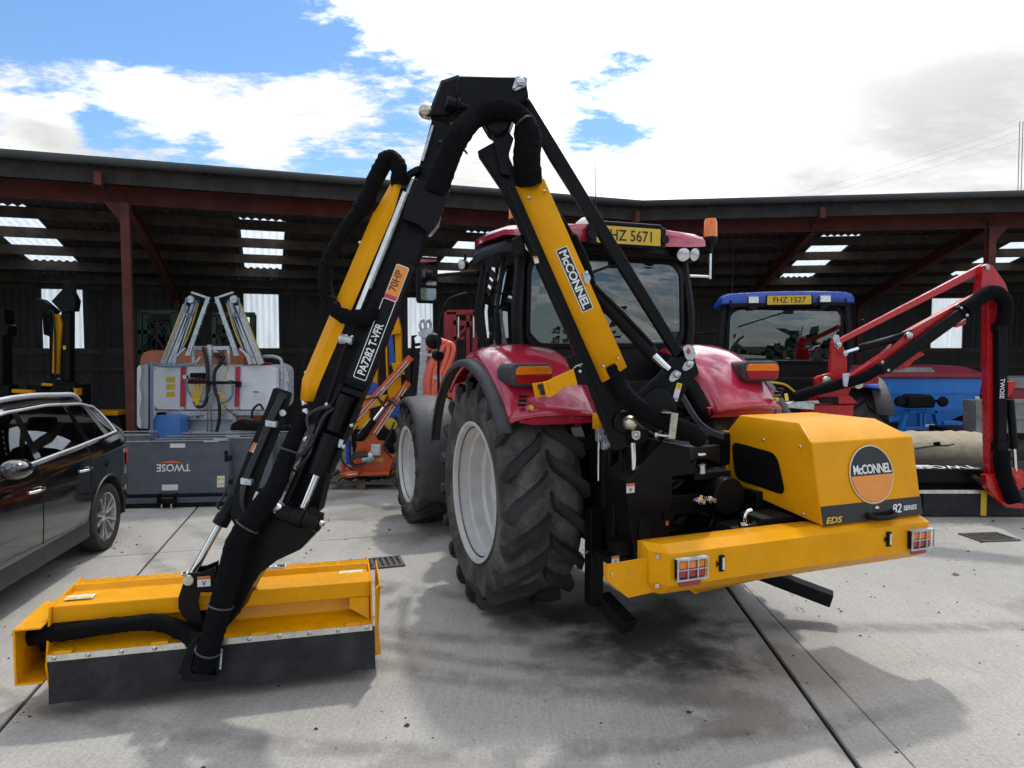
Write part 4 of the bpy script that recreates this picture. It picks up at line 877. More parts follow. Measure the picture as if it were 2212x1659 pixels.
# boom
mb = MB(); bar(mb, [K3(1205, 470), K3(1330, 400), K3(1420, 600), K5(470, 240), K5(1010, 1480), K5(1080, 1800), K5(990, 1820), K5(900, 1600), K5(705, 1100), K5(310, 225)], .15)
boom = mb.build('boom', BLK, mw, bevel=.008)
mb = MB(); bar(mb, [K5(330, 210), K5(360, 205), K5(955, 1620), K5(925, 1640)], .02, AB, -.018); mb.build('boom_rail', BLK, boom, bevel=.004)
lf = [K5(395, 218), K5(918, 1403)]; fr = [K5(440, 228), K5(944, 1392)]; rg = [K5(565, 174), K5(1066, 1310)]
mb = MB(); secs = [[AB(lf[i], .085), AB(lf[i], -.02), AB(fr[i], -.065), AB(rg[i], -.065), AB(rg[i], .05)] for i in (0, 1)]
mb.loft(secs, closed=False, cap=False); cov = mb.build('boom_cover', YEL, boom, smooth=20, solid=.005)
bd = (AB(fr[1])-AB(fr[0])).normalized(); bu = V((0, -1, 0)).cross(bd)      # down the boom, and across it
for p in (K5(476, 288), K5(570, 246), K5(925, 1304), K5(1014, 1256)): pin(cov, p, AB, -.068, .011, 'bolt', STEEL, .012)
for a, b in ((K5(458, 312), K5(585, 262)), (K5(905, 1300), K5(1010, 1240))):
    pass
lc = (AB(K5(650, 600), -.068)+AB(K5(700, 580), -.068)+AB(K5(855, 955), -.068)+AB(K5(800, 985), -.068))/4
quadpatch('decal_border', WHITE, cov, lc, bd, bu, .435, .079, .003, .010); quadpatch('decal', BLACKP, cov, lc, bd, bu, .425, .069, .0045, .008)
text('decal_lettering', 'McCONNEL', WHITE, cov, lc+V((0, -.006, 0))-bu*.024, bd, bu, .050, .024, align='CENTER', stretch=1.12, space=.92)
# head bracket at the top of the arm
mb = MB(); bar(mb, [K3(1015, 97), K3(1108, 66), K3(1432, 70), K3(1466, 92), K3(1482, 185), K3(1420, 230), K3(1375, 350), K3(1320, 385), K3(1265, 365), K3(1220, 290), K3(1170, 255), K3(1100, 270), K3(1060, 285), K3(945, 283)], .20, AB, -.10)
apx = mb.build('knuckle', BLK, mw, bevel=.02)
mb = MB(); mb.add([AB(K3(1108, 66), -.102), AB(K3(1015, 97), -.06), AB(K3(940, 285), -.05), AB(K3(1060, 290), -.102), AB(K3(1108, 180), -.102)], [(0, 1, 2, 3, 4)]); mb.build('knuckle_cheek', BLK, apx, solid=.006)
mb = MB(); bar(mb, rounded([V((*K3(1390, 140), 0)), V((*K3(1415, 70), 0)), V((*K3(1475, 80), 0)), V((*K3(1465, 125), 0)), V((*K3(1405, 152), 0))], 5), .01, lambda p, o: AB((p[0], p[1]), o), -.115); mb.build('pin_plate', GALV, apx)
pin(apx, K3(1438, 103), AB, -.118, .028, 'pin', STEEL, .016); pin(apx, K3(1404, 135), AB, -.118, .009, 'bolt', STEEL, .012)
mb = MB(); mb.lathe([(0, .05), (.03, .042), (.048, .02), (.05, 0), (.05, -.03)], AB(K3(936, 258), -.02), (-1, -.4, .15), 20); mb.build('pin', ZINC, apx, smooth=60)
mb = MB(); a, b = AB(K3(1040, 210), -.16), AB(K3(1165, 248), -.10); mb.cyl(a, a*.45+b*.55, .040, 16); mb.cyl(a*.5+b*.5, b, .030, 14); mb.lathe([(.052, 0), (.052, .02), (.03, .03)], a+(b-a)*.38, b-a, 16); mb.build('rotary_joint', BLK, apx, smooth=40)
mb = MB(); mb.cyl(AB(K3(1085, 330), -.03), AB(K3(975, 500), -.03), .028, 14); mb.build('ram_barrel', GALV, apx); mb = MB(); mb.cyl(AB(K3(1110, 290), -.03), AB(K3(1080, 335), -.03), .014, 10); mb.build('ram_rod', CHROME, apx)
# link between knuckle and boom foot
mb = MB(); bar(mb, [K3(1478, 185), K3(1498, 215), (1482, 768), (1462, 776), K5(600, 40), K3(1430, 210)], .085, AB, .02); mb.build('tie_bar', BLK, mw, bevel=.006)
mb = MB(); bar(mb, [K3(1285, 395), K3(1345, 330), K3(1400, 400), K3(1375, 480), K3(1380, 600), K3(1330, 590)], .03, AB, -.05); mb.build('side_lug', BLK, boom, bevel=.006); pin(boom, K3(1322, 345), AB, -.06, .042, 'pin', ZINC, .02)
# lift ram
mb = MB(); a, b = AB(K5(850, 830), .03), AB(K5(1225, 1235), .0); mb.cyl(a, b, .048, 20); mb.lathe([(.052, 0), (.052, .05), (.04, .055)], b-(b-a).normalized()*.05, b-a, 20); ram = mb.build('lift_ram', BLK, mw, smooth=40)
mb = MB(); mb.cyl(b, AB(K5(1318, 1325), -.01), .027, 14); mb.build('ram_rod', CHROME, ram)
mb = MB(); mb.tube(spline([AB(K5(875, 815), -.03), AB(K5(1050, 990), -.035), AB(K5(1230, 1180), -.04)], 6), .010, 8); mb.build('ram_pipe', BLK, ram)
mb = MB(); bar(mb, [K5(800, 740), K5(826, 725), K5(850, 770), K5(836, 812), K5(815, 800)], .01, AB, -.075); rp_ = mb.build('pin_plate', GALV, ram); pin(ram, K5(824, 742), AB, -.077, .012, 'bolt', STEEL, .012)
# boom foot bracket (slew column head)
mb = MB(); bar(mb, [K5(1400, 1195), K5(1470, 1240), K5(1505, 1345), K5(1440, 1425), K5(1345, 1600), K5(1180, 1640), K5(1090, 1659), K5(1150, 1500), K5(1290, 1330)], .10, AB, .02); foot = mb.build('slew_bracket', BLK, mw, bevel=.008)
mb = MB(); bar(mb, [K5(1125, 1480), K5(1290, 1335), K5(1310, 1350), K5(1150, 1500)], .09, AB, -.06); mb.build('bracket_rib', BLK, foot, bevel=.004)
mb = MB(); mb.lathe([(.14, 0), (.14, .05), (.12, .06), (0, .06)], AB(K5(1230, 1560), .03), (0, -1, 0), 28); mb.build('slew_boss', BLK, foot, smooth=40)
for pl_, c in (([K5(1405, 1190), K5(1440, 1172), K5(1470, 1185), K5(1485, 1235), K5(1450, 1290), K5(1420, 1250)], K5(1438, 1215)), ([K5(1400, 1320), K5(1420, 1280), K5(1450, 1262), K5(1475, 1280), K5(1465, 1310), K5(1420, 1335)], K5(1447, 1290)), ([K5(1320, 1385), K5(1335, 1345), K5(1365, 1325), K5(1397, 1345), K5(1385, 1375), K5(1340, 1402)], K5(1368, 1355))):
    mb = MB(); bar(mb, rounded([V((*p, 0)) for p in pl_], 4), .01, lambda p, o: AB((p[0], p[1]), o), .0); lug = mb.build('pin_plate', GALV, foot)
    if c != K5(1438, 1215): pin(lug, c, AB, -.003, .022, 'pin', STEEL, .014)
    else:
        mb = MB(); mb.plate([AB((c[0]+4.6*cos(2*pi*k/16)*(.9), c[1]+7*sin(2*pi*k/16)), -.001) for k in range(16)], YV*-.002); mb.build('lug_hole', REDP, lug)
sd_ = (AB(K5(1380, 1400))-AB(K5(1345, 1525))).normalized(); sx_ = V((0, 1, 0)).cross(sd_)
lc2 = AB(K5(1370, 1460), .012)
for off, h_, m_, t_ in ((.040, .042, STKY, '!'), (0.0, .038, STKR, ''), (-.040, .042, STKR, '2500')):
    s0 = quadpatch('load_sticker', m_, foot, lc2+sd_*off, sx_*1, sd_, .036, h_, .004)
    if t_: text('sticker_mark', t_, BLACKP, s0, lc2+sd_*(off-.010)-YV*.007, sx_, sd_, .020 if t_ == '!' else .011, .01, align='CENTER')
# lower hose sleeve, clamp, pins
mb = MB(); mb.tube(spline([AB(K5(960, 1300), -.02), AB(K5(1010, 1400), -.03), AB(S8(470, 180), -.08), AB(S8(640, 330), -.10), AB(S8(850, 440), -.12), AB(S8(1040, 520), -.14), AB(S8(1140, 560), -.12), AB(S8(1165, 600), .0)], 8), .062, 14); mb.build('hose_sleeve', SLEEVE, mw, smooth=60)
mb = MB(); bar(mb, [S8(915, 355), S8(980, 365), S8(950, 608), S8(885, 600)], .008, AB, -.225); bar(mb, [S8(830, 355), S8(915, 352), S8(915, 362), S8(830, 362)], .17, AB, -.22); clamp = mb.build('hose_clamp', ZINC, mw)
mb = MB(); mb.cyl(AB(S8(755, 565), -.20), AB(S8(890, 580), -.21), .009, 8); mb.cyl(AB(S8(755, 565), -.20), AB(S8(775, 567), -.20), .018, 8); mb.build('clamp_bolt', STEEL, clamp)
mb = MB(); mb.lathe([(.075, -.10), (.075, 0), (.065, .01), (0, .01)], AB(S8(470, 450), -.02), (.3, -1, 0), 24); mb.build('foot_boss', BLK, foot, smooth=40)
mb = MB(); mb.lathe([(0, .045), (.02, .043), (.038, .03), (.048, .008), (.05, -.03)], AB(S8(530, 455), -.045), (.3, -1, 0), 24); mb.build('pin', ZINC, foot, smooth=60)
mb = MB(); bar(mb, rounded([V((*S8(540, 528), 0)), V((*S8(622, 528), 0)), V((*S8(622, 600), 0)), V((*S8(580, 625), 0)), V((*S8(540, 600), 0))], 5), .03, lambda p, o: AB((p[0], p[1]), o), -.06); mb.build('ram_eye', GALV, foot, bevel=.004); pin(foot, S8(580, 568), AB, -.065, .016, 'pin', STEEL, .01)
mb = MB(); mb.tube([AB(S8(548, 640), -.04), AB(S8(556, 780), -.04), AB(S8(562, 915), -.04)], .020, 12); mb.build('slew_ram_rod', CHROME, foot)
mb = MB(); bar(mb, [S8(420, 560), S8(450, 560), S8(440, 915), S8(418, 915)], .02, AB, .05); bar(mb, [S8(440, 500), S8(700, 520), S8(680, 620), S8(560, 650), S8(480, 600)], .10, AB, .04); mb.build('slew_frame', BLK, foot)
# yellow transport prop on the boom
tp = mb = MB(); bar(mb, [K5(700, 1252), K5(790, 1235), K5(855, 1415), K5(765, 1418)], .10, AB, -.04); prop = mb.build('transport_bracket', BLK, boom, bevel=.006)
mb = MB(); bar(mb, [K5(590, 1395), K5(745, 1318), K5(770, 1415), K5(690, 1432), K5(610, 1492)], .012, AB, -.06); bar(mb, [K5(590, 1395), K5(745, 1318), K5(748, 1326), K5(596, 1405)], .06, AB, -.05); bar(mb, [K5(495, 1408), K5(565, 1400), K5(580, 1485), K5(515, 1495)], .01, AB, .01); bar(mb, [K5(561, 1402), K5(592, 1396), K5(618, 1480), K5(605, 1495), K5(580, 1488)], .075, AB, -.055); pr_ = mb.build('transport_prop', YEL, boom, bevel=.003)
mb = MB(); bar(mb, [K5(527, 1415), K5(562, 1412), K5(562, 1440), K5(533, 1442)], .03, AB, -.015); bar(mb, [K5(540, 1450), K5(570, 1447), K5(576, 1478), K5(548, 1480)], .03, AB, -.015); mb.build('prop_pads', BLACKP, pr_)
mb = MB(); mb.tube(spline([AB(K5(800, 1290), -.05), AB(K5(770, 1300), -.06), AB(K5(745, 1318), -.06), AB(K5(762, 1302), -.065), AB(K5(790, 1305), -.06)], 4), .0035, 6); mb.cyl(AB(K5(785, 1335), -.055), AB(K5(785, 1335), -.08), .010, 10); mb.build('clip', STEEL, pr_)
mb = MB(); bar(mb, [K5(500, 640), K5(528, 640), K5(538, 680), K5(512, 686)], .002, AB, -.024); stx = mb.build('warning_sticker', STKR, boom); mb = MB(); bar(mb, [K5(500, 640), K5(528, 640), K5(531, 652), K5(503, 652)], .002, AB, -.027); mb.build('sticker_header', STKO, stx)
mb = MB(); bar(mb, [K5(370, 540), K5(430, 505), K5(455, 580), K5(445, 625), K5(385, 640)], .08, AB, .06); mb.build('lamp_bracket', BLK, boom, bevel=.008)
mb = MB(); mb.tube(spline([AB(K5(640, 380), .12), AB(K5(730, 530), .10), AB(K5(800, 690), .08), AB(K5(850, 860), .06), AB(K5(900, 1000), .07)], 8), [.03]*8+[.05]*17+[.04]*8, 12); mb.build('hose_sleeve', SLEEVE, boom, smooth=60)
# the big hose loop over the knuckle
mb = MB(); lp = spline([AD(K3(985, 690), -.06), AD(K3(1030, 560), -.09), AD(K3(1105, 390), -.10), AB(K3(1210, 280), -.13), AB(K3(1340, 245), -.14), AB(K3(1440, 290), -.12), AB(K3(1478, 400), -.10), AB(K3(1470, 520), -.09), AB(K3(1485, 640), -.03)], 9)
random.seed(3); mb.tube(lp, [(.074 if i < 27 else .074-.012*(i-27)/10 if i < 37 else .062 if i < 46 else min(.088, .062+.005*(i-46)))*(1+random.uniform(-.02, .02)) for i in range(len(lp))], 16); mb.build('hose_sleeve', SLEEVE, mw, smooth=70)
for (p, q) in ((K3(1000, 415), K3(1145, 470)), (K3(1415, 330), K3(1490, 285))):
    a, b = AB(p, -.16), AB(q, -.16); c = (a+b)/2+V((0, .05, 0)); mb = MB(); ax = (b-a).normalized()
    n2 = V((0, -1, 0)); rr_ = (b-a).length/2
    mb.tube([c+ax*(rr_*1.05*cos(t))+n2*(.10*sin(t)) for t in [pi*k/14 for k in range(15)]], .007, 6); mb.build('cable_tie', PLAST, mw)
# ---------------- dipper
mb = MB(); bar(mb, [K3(965, 300), K3(1075, 330), K3(1000, 640), K3(900, 1010), K4(835, 565), K4(610, 1070), K4(560, 1290), K4(330, 1245), K4(470, 930), K3(560, 1400), K3(780, 830), K3(900, 540)], .15, AD, .03)
dip = mb.build('dipper', BLK, mw, bevel=.008)
mb = MB(); bar(mb, [K3(905, 520), K3(965, 330), K3(975, 335), K3(920, 520)], .10, AD, -.0); mb.build('dipper_edge', GALV, dip)
mb = MB(); bar(mb, [K3(790, 1038), K3(876, 1090), K4(858, 522), K4(732, 470)], .08, AD, -.075); lab = mb.build('label_panel', BLK, dip, bevel=.004)
# black faceted guard at the top of the panel
gq = [K3(872, 612), K3(1062, 680), K3(1003, 850), K3(950, 912), K3(888, 860), K3(806, 832)]
mb = MB(); mb.loft([[AD(p, .06) for p in gq], [AD((p[0]*.97+K3(930, 760)[0]*.03, p[1]*.97+K3(930, 760)[1]*.03), -.10) for p in gq]]); mb.build('guard', BLK, dip, bevel=.004)
mb = MB(); bar(mb, [K3(1000, 820), K3(1012, 818), K3(1003, 870), K3(960, 925), K3(945, 922), K3(988, 868)], .012, AD, -.02); mb.build('guard_edge', GALV, dip)
ddir = (AD(K3(790, 1038))-AD(K4(732, 470))).normalized(); dn_ = V((0, -1, 0)).cross(ddir)
p00, p10, p01 = AD(K4(790, 455), -.0765), AD(K4(850, 478), -.0765), AD(K3(800, 1080), -.0765)
pan_c = (AD(K4(780, 462))+AD(K4(850, 490))+AD(K3(770, 1270))+AD(K3(715, 1245)))/4; pan_c.y = (AD(K4(780, 462), -.0775).y+AD(K3(740, 1260), -.0775).y)/2
tilt = (AD(K3(790, 1038))-AD(K4(732, 470))).normalized(); nn = V((0, -1, 0)); xa = tilt; ya = dn_.normalized()
nrm = xa.cross(ya)
L0 = AD(K4(812, 472), -.0775); L1 = AD(K3(740, 1262), -.0775); Lc = (L0+L1)/2; Ll = (L1-L0).length; xa = (L1-L0).normalized(); ya = V((0, -1, 0)).cross(xa).normalized()
def outline(par, c, w_, h_, t, mat, lift):
    mb = MB(); n = xa.cross(ya)
    o_ = rounded([c+xa*x*w_/2+ya*y*h_/2+n*lift for x, y in ((-1, -1), (1, -1), (1, 1), (-1, 1))], .012); i_ = rounded([c+xa*x*(w_/2-t)+ya*y*(h_/2-t)+n*lift for x, y in ((-1, -1), (1, -1), (1, 1), (-1, 1))], .010)
    k = len(o_); mb.add(o_+i_, [(a, (a+1) % k, k+(a+1) % k, k+a) for a in range(k)]); return mb.build('decal_border', mat, par, smooth=0)
outline(lab, Lc, Ll+.01, .083, .0045, WHITE, .003)
text('model_lettering', 'PA7282 T-VFR', WHITE, lab, L0+xa*.022-ya*.022+nrm*.003, xa, ya, .047, .022, stretch=.90*(Ll-.03)/.52, space=.98)
H0 = AD(K3(742, 1256), -.0775); H1 = AD(K3(815, 1085), -.0775); Hc = (H0+H1)/2; Hl = (H1-H0).length
quadpatch('decal_border', WHITE, lab, Hc, xa, ya, Hl+.01, .083, .003, .012); hpd = quadpatch('decal', ORP, lab, Hc, xa, ya, Hl, .076, .0045, .010)
quadpatch('decal_stripe', STRAP, hpd, H0+xa*.012, xa, ya, .026, .076, .006)
text('power_lettering', '70HP', BLACKP, hpd, H0+xa*.050-ya*.018+nrm*.006, xa, ya, .046, .006, stretch=.92*(Hl-.06)/.155)
# amber dipper cover: folded sheet
cl = [K3(757, 628), K3(668, 785), K3(655, 800), K4(468, 480), K4(455, 605)]; cf = [K3(775, 636), K3(716, 790), K3(704, 812), K4(504, 500), K4(480, 612)]; cr = [K3(802, 648), K3(765, 780), K3(755, 806), K4(570, 500), K4(530, 612)]
mb = MB(); mb.loft([[AD(a, .06), AD(a, -.02), AD(b, -.075), AD(c, -.06), AD(c, .05)] for a, b, c in zip(cl, cf, cr)], closed=False, cap=False); cv2 = mb.build('dipper_cover', YEL, dip, smooth=20, solid=.005)
for p in (K3(583, 957), K3(296, 1645), K4(487, 438)): pin(cv2, p, AD, -.0, .010, 'bolt', STEEL, .012)
mb = MB(); bar(mb, [K3(812, 682), K3(832, 690), K3(585, 1310), K3(560, 1310)], .03, AD, -.05); mb.build('slide_strip', ALU, dip); mb = MB(); bar(mb, [K3(845, 640), K3(862, 610), K3(870, 620), K3(640, 1200), K3(628, 1195)], .03, AD, -.03); mb.build('slide_strip', GALV, dip)
mb = MB(); mb.tube([AD(K3(530, 1440), -.05), AD(K4(620, 620), -.05), AD(K4(560, 700), -.05)], .012, 8); mb.build('feed_pipe', BLK, dip); mb = MB(); mb.cyl(AD(K3(475, 1465), -.04), AD(K3(545, 1475), -.04), .030, 12); mb.build('pipe_coupling', GALV, dip)
mb = MB(); bar(mb, [K3(835, 575), K3(880, 550), K3(905, 545), K3(900, 580), K3(850, 600), K3(860, 640), K3(835, 640)], .06, AD, -.02); mb.build('end_stop', BLKM, dip, bevel=.006)
# hose loop hanging off the left of the cover
mb = MB(); lp = spline([AD(K3(795, 650), -.03), AD(K3(790, 560), -.05), AD(K3(740, 505), -.05), AD(K3(690, 570), -.04), AD(K3(600, 760), -.03), AD(K3(500, 900), -.03), AD(K3(415, 1050), -.03), AD(K3(400, 1200), -.04), AD(K3(450, 1310), -.06), AD(K3(530, 1355), -.09), AD(K3(620, 1350), -.10), AD(K3(680, 1300), -.02)], 8)
random.seed(5); mb.tube(lp, [(.056 if i < 34 else .046)*(1+random.uniform(-.06, .06)) for i in range(len(lp))], 14); mb.build('hose_sleeve', SLEEVE, dip, smooth=70)
# telescopic ram on the lower dipper
a, b = AD(K4(735, 575), -.09), AD(K4(552, 1050), -.10); mb = MB(); mb.cyl(a, a*.55+b*.45, .048, 20); mb.cyl(a*.5+b*.5, b, .058, 20); ram2 = mb.build('dipper_ram', BLK, dip, smooth=40)
mb = MB(); mb.cyl(b, AD(K4(462, 1275), -.10), .024, 14); mb.build('ram_rod', CHROME, ram2)
mb = MB(); bar(mb, [K4(690, 515), K4(835, 560), K4(820, 590), K4(672, 545)], .12, AD, -.10); mb.build('dipper_collar', BLK, dip, bevel=.004)
mb = MB(); bar(mb, [K4(690, 500), K4(712, 508), K4(480, 1000), K4(380, 1230), K4(355, 1225)], .10, AD, -.11); bar(mb, [K4(790, 640), K4(815, 650), K4(640, 1050), K4(620, 1045)], .08, AD, -.09); mb.build('dipper_rails', BLK, dip, bevel=.004)
for k, pth in enumerate(([(640, 640), (560, 660), (500, 700), (500, 760), (530, 830)], [(660, 650), (600, 700), (560, 780), (520, 870), (480, 900)], [(520, 830), (500, 900), (430, 960), (400, 1010), (430, 1030)], [(530, 850), (510, 930), (450, 1000), (420, 1030), (400, 1000)])):
    mb = MB(); mb.tube(spline([AD(K4(*p), -.13+.01*k) for p in pth], 6), .012, 8); mb.build('hose', HOSE, dip, smooth=60)
for p, r_ in ((K4(478, 620), .020), (K4(485, 670), .022), (K4(492, 690), .018)):
    mb = MB(); mb.lathe([(r_, -.012), (r_, .012), (r_*.6, .014)], AD(p, -.05), (.3, -.2, -1), 12); mb.build('hose_fitting', STEEL, dip)
for p in (K4(615, 630), K4(485, 838), K4(718, 883), K4(765, 755)): pin(dip, p, AD, -.12, .013, 'bolt', STEEL, .02)
mb = MB(); bar(mb, [K4(690, 840), K4(715, 848), K4(700, 890), K4(680, 888)], .02, AD, -.11); mb.build('bracket_tab', GALV, dip)
for p, w3, h3 in ((K4(533, 855), 10, 22), (K4(690, 862), 6, 16)):
    pass
# knuckle at the foot of the dipper
mb = MB(); a, b = AD(K4(330, 1275), -.10), AD(K4(570, 1345), -.13); mb.cyl(a, a*.68+b*.32, .055, 18); mb.cyl(a*.66+b*.34, a*.36+b*.64, .060, 18); mb.cyl(a*.34+b*.66, b, .055, 18); kn = mb.build('foot_knuckle', BLK, dip, smooth=40)
mb = MB(); mb.lathe([(0, .03), (.015, .028), (.02, 0)], b, b-a, 10); mb.lathe([(0, .03), (.02, .028), (.026, 0)], a, a-b, 10); mb.build('pin', STEEL, kn)
mb = MB(); bar(mb, [K2(1480, 190), K2(1760, 240), K2(1740, 330), K2(1660, 415), K2(1530, 475), K2(1440, 545), K2(1390, 620), K2(1335, 740), K2(1290, 790), K2(1210, 770), K2(1240, 500), K2(1400, 300)], .16, AD, -.06); mb.build('foot_bracket', BLK, kn, bevel=.012)
mb = MB(); bar(mb, [K4(500, 1255), K4(540, 1250), K4(575, 1310), K4(565, 1400), K4(545, 1400)], .03, AD, -.15); mb.build('foot_cheek', BLK, kn, bevel=.006)
# bolt through the hose clamp
mb = MB(); a, b = AD(K4(175, 1205), -.16), AD(K4(320, 1255), -.13); mb.cyl(a, b, .012, 10); mb.lathe([(.028, 0), (.028, .012), (.012, .014)], a, b-a, 10); mb.lathe([(.024, 0), (.024, .03)], b-(b-a)*.1, b-a, 10); bar(mb, [K4(165, 1205), K4(185, 1155), K4(200, 1165), K4(198, 1225), K4(180, 1232)], .008, AD, -.165); mb.build('clamp_bolt', STEEL, dip)
# long black hose plate on the left of the dipper
pq = rounded([V((*K4(x, y), 0)) for x, y in ((300, 525), (405, 560), (330, 790), (240, 1010), (140, 1300), (70, 1370), (30, 1290), (80, 1080), (180, 830), (260, 640))], 7)
mb = MB(); mb.plate([AD((p[0], p[1]), -.06) for p in pq], YV*.014); hp_ = mb.build('hose_plate', BLKM, dip)
mb = MB(); mb.plate([AD((p[0]-2.5, p[1]+.5), -.03) for p in pq], YV*.012); mb.build('hose_plate_rear', BLKM, hp_)
mb = MB(); c = K4(342, 585); mb.plate([AD((c[0]+12*cos(t)*.9-3*sin(t), c[1]+9*sin(t)+3*cos(t)), -.0625) for t in [2*pi*k/20 for k in range(20)]], YV*.002); mb.build('plate_slot', BLACKP, hp_)
pin(hp_, K4(347, 681), AD, -.062, .020, 'plug', STKR, .004)
for k in range(3):
    mb = MB(); mb.tube(spline([AD(K4(355-14*k, 588), -.075), AD(K4(300-14*k, 700), -.085), AD(K4(215-12*k, 900), -.085), AD(K4(135-10*k, 1090), -.085), AD(K4(110-6*k, 1200), -.09), AD(K4(120, 1290), -.08)], 7), .011, 8); mb.build('hose', HOSE, hp_, smooth=60)
for c in (K4(275, 748), K4(125, 1098)):
    mb = MB(); mb.plate([AD((c[0]+x, c[1]+y), -.115) for x, y in ((-12, -8), (12, -4), (11, 8), (-12, 5))], YV*.045); hc = mb.build('hose_clamp', GALV, hp_, bevel=.004)
    pin(hc, c, AD, -.117, .005, 'bolt', STEEL, .006)
mb = MB(); mb.plate([AD(K4(*p), -.0635) for p in ((172, 858), (205, 868), (178, 925), (143, 912))], YV*.002); s1 = mb.build('warning_sticker', STKR, hp_); mb = MB(); mb.plate([AD(K4(*p), -.0660) for p in ((172, 858), (188, 863), (158, 918), (143, 912))], YV*.002); mb.build('sticker_header', STKO, s1)
mb = MB(); mb.plate([AD(K4(*p), -.0635) for p in ((212, 876), (217, 878), (193, 935), (188, 932))], YV*.002); mb.build('sticker_strip', STKR, hp_)
# head rotation ram
mb = MB(); a, b = AD(K4(70, 1180), -.0), AD(K2(1215, 275), -.03); mb.cyl(a, b, .042, 16); mb.lathe([(.048, -.06), (.048, 0), (.03, .005)], b, b-a, 16); r3 = mb.build('head_ram', BLK, mw, smooth=40)
c = AD(K2(1058, 555), -.02); mb = MB(); mb.cyl(b, c, .022, 14); mb.build('ram_rod', CHROME, r3)
mb = MB(); mb.tube(spline([AD(K2(1260, 60), -.06), AD(K2(1230, 130), -.08), AD(K2(1200, 165), -.09), AD(K2(1215, 190), -.08)], 5), .008, 6); mb.build('ram_pipe', HOSE, r3)
# main hose sleeve running down to the head
mb = MB(); lp = spline([AD(K4(480, 690), -.06), AD(K4(430, 800), -.10), AD(K4(370, 950), -.13), AD(K4(300, 1130), -.16), AD(K2(1390, 250), -.18), AD(K2(1310, 380), -.20), AD(K2(1260, 560), -.21), AD(K2(1220, 720), -.20), AD(K2(1180, 870), -.20), AD(K2(1150, 970), -.20), AD(K2(1125, 1060), -.16)], 8)
random.seed(9); mb.tube(lp, [(.042+.024*min(1, i/30))*(1+random.uniform(-.02, .02)) for i in range(len(lp))], 16); mb.build('hose_sleeve', SLEEVE, mw, smooth=70)
for i in (14, 34, 56, 72):
    t_ = (lp[i+1]-lp[i-1]).normalized(); n_ = t_.orthogonal().normalized(); b_ = t_.cross(n_); rr_ = (.042+.024*min(1, i/30))*1.07
    mb = MB(); mb.tube([lp[i]+(n_*cos(2*pi*k/20)+b_*sin(2*pi*k/20))*rr_ for k in range(21)], .006, 6); mb.build('cable_tie', PLAST, mw)

# ---------------- flail head
HA = atan2(.45, 1.77); HF = frame((-1.77, 4.05), HA); HX, HY = HF.to_3x3()@V((1, 0, 0)), HF.to_3x3()@V((0, 1, 0))
def hpl(px, py, c, ax='y'):
    d = pixdir(px, py); n = HY if ax == 'y' else HX; o = V((-1.77, 4.05, 0)); t = (c-(V((0, 0, CAM_H))-o).dot(n))/d.dot(n); return HF.inverted()@(V((0, 0, CAM_H))+d*t)
x0, x1 = -.895, .925
mb = MB(HF)          # casing: folded section swept along the head
sec = [(.0, .345), (.012, .362), (.19, .395), (.215, .50), (.10, .505), (.10, .605), (.27, .612), (.30, .575), (.42, .578), (.45, .618), (.60, .60), (.74, .42), (.78, .14), (.76, .14), (.70, .38), (.30, .36), (.02, .33)]
mb.loft([[V((x, y, z)) for y, z in sec] for x in (x0+.01, x1-.01)]); head = mb.build('flail_head', YEL2, mw, bevel=.006, smooth=25)
mb = MB(HF); mb.box(((x0+x1)/2, .10-.0, .555), (x1-x0-.03, .006, .088)); mb.build('beam_face', YEL, head)
for x, sg in ((x0, 1), (x1, -1)):
    mb = MB(HF); mb.plate([V((x, -.0, .30)), V((x, .08, .61)), V((x, .60, .615)), V((x, .78, .40)), V((x, .80, .10)), V((x, .05, .10))], V((.012*sg, 0, 0))); mb.build('end_plate', YEL, head, bevel=.003)
mb = MB(HF); mb.plate([V((x1+.012, .02, .58)), V((x1+.045, .05, .595)), V((x1+.045, .55, .60)), V((x1+.05, .5, .12)), V((x1+.045, .12, .11)), V((x1+.012, .06, .13))], V((.012, 0, 0))); mb.build('end_guard', YEL, head, bevel=.006)
mb = MB(HF); mb.plate([V((x1-.14, .096, .505)), V((x1-.14, .096, .44)), V((x1-.02, .06, .37)), V((x1-.02, .096, .505))], V((0, .01, 0))); mb.build('gusset', YEL, head)
for xg in (-.80, -.30, .25, .80):
    mb = MB(HF); mb.box((xg, .02, .372), (.09, .05, .012)); mb.cyl((xg-.045, -.006, .372), (xg+.045, -.006, .372), .010, 8); mb.build('flap_hinge', YEL, head, bevel=.002)
# rubber flap and clamp strip
mb = MB(HF); secs = []
for i in range(25):
    x = x0+.02+(x1-x0-.01)*i/24; wv = .010*sin(i*.7)+.005*sin(i*2.1); secs.append([V((x, -.004, .345)), V((x, -.010+wv*.3, .22)), V((x, -.022+wv, .085)), V((x, -.010+wv, .085)), V((x, .0+wv*.3, .22)), V((x, .006, .345))])
mb.loft(secs); flap = mb.build('rubber_flap', RUBFLAP, head, smooth=50)
mb = MB(HF); mb.box(((x0+x1)/2+.005, -.007, .345), (x1-x0-.02, .005, .038)); strip = mb.build('clamp_strip', ALU, head)
for k in range(11):
    x = x0+.05+(x1-x0-.09)*k/10; mb = MB(HF); mb.lathe([(0, .014), (.007, .013), (.011, .006), (.014, .004), (.014, 0)], (x, -.0095, .347), (0, -1, 0), 10); mb.build('bolt', STEEL, strip, smooth=50)
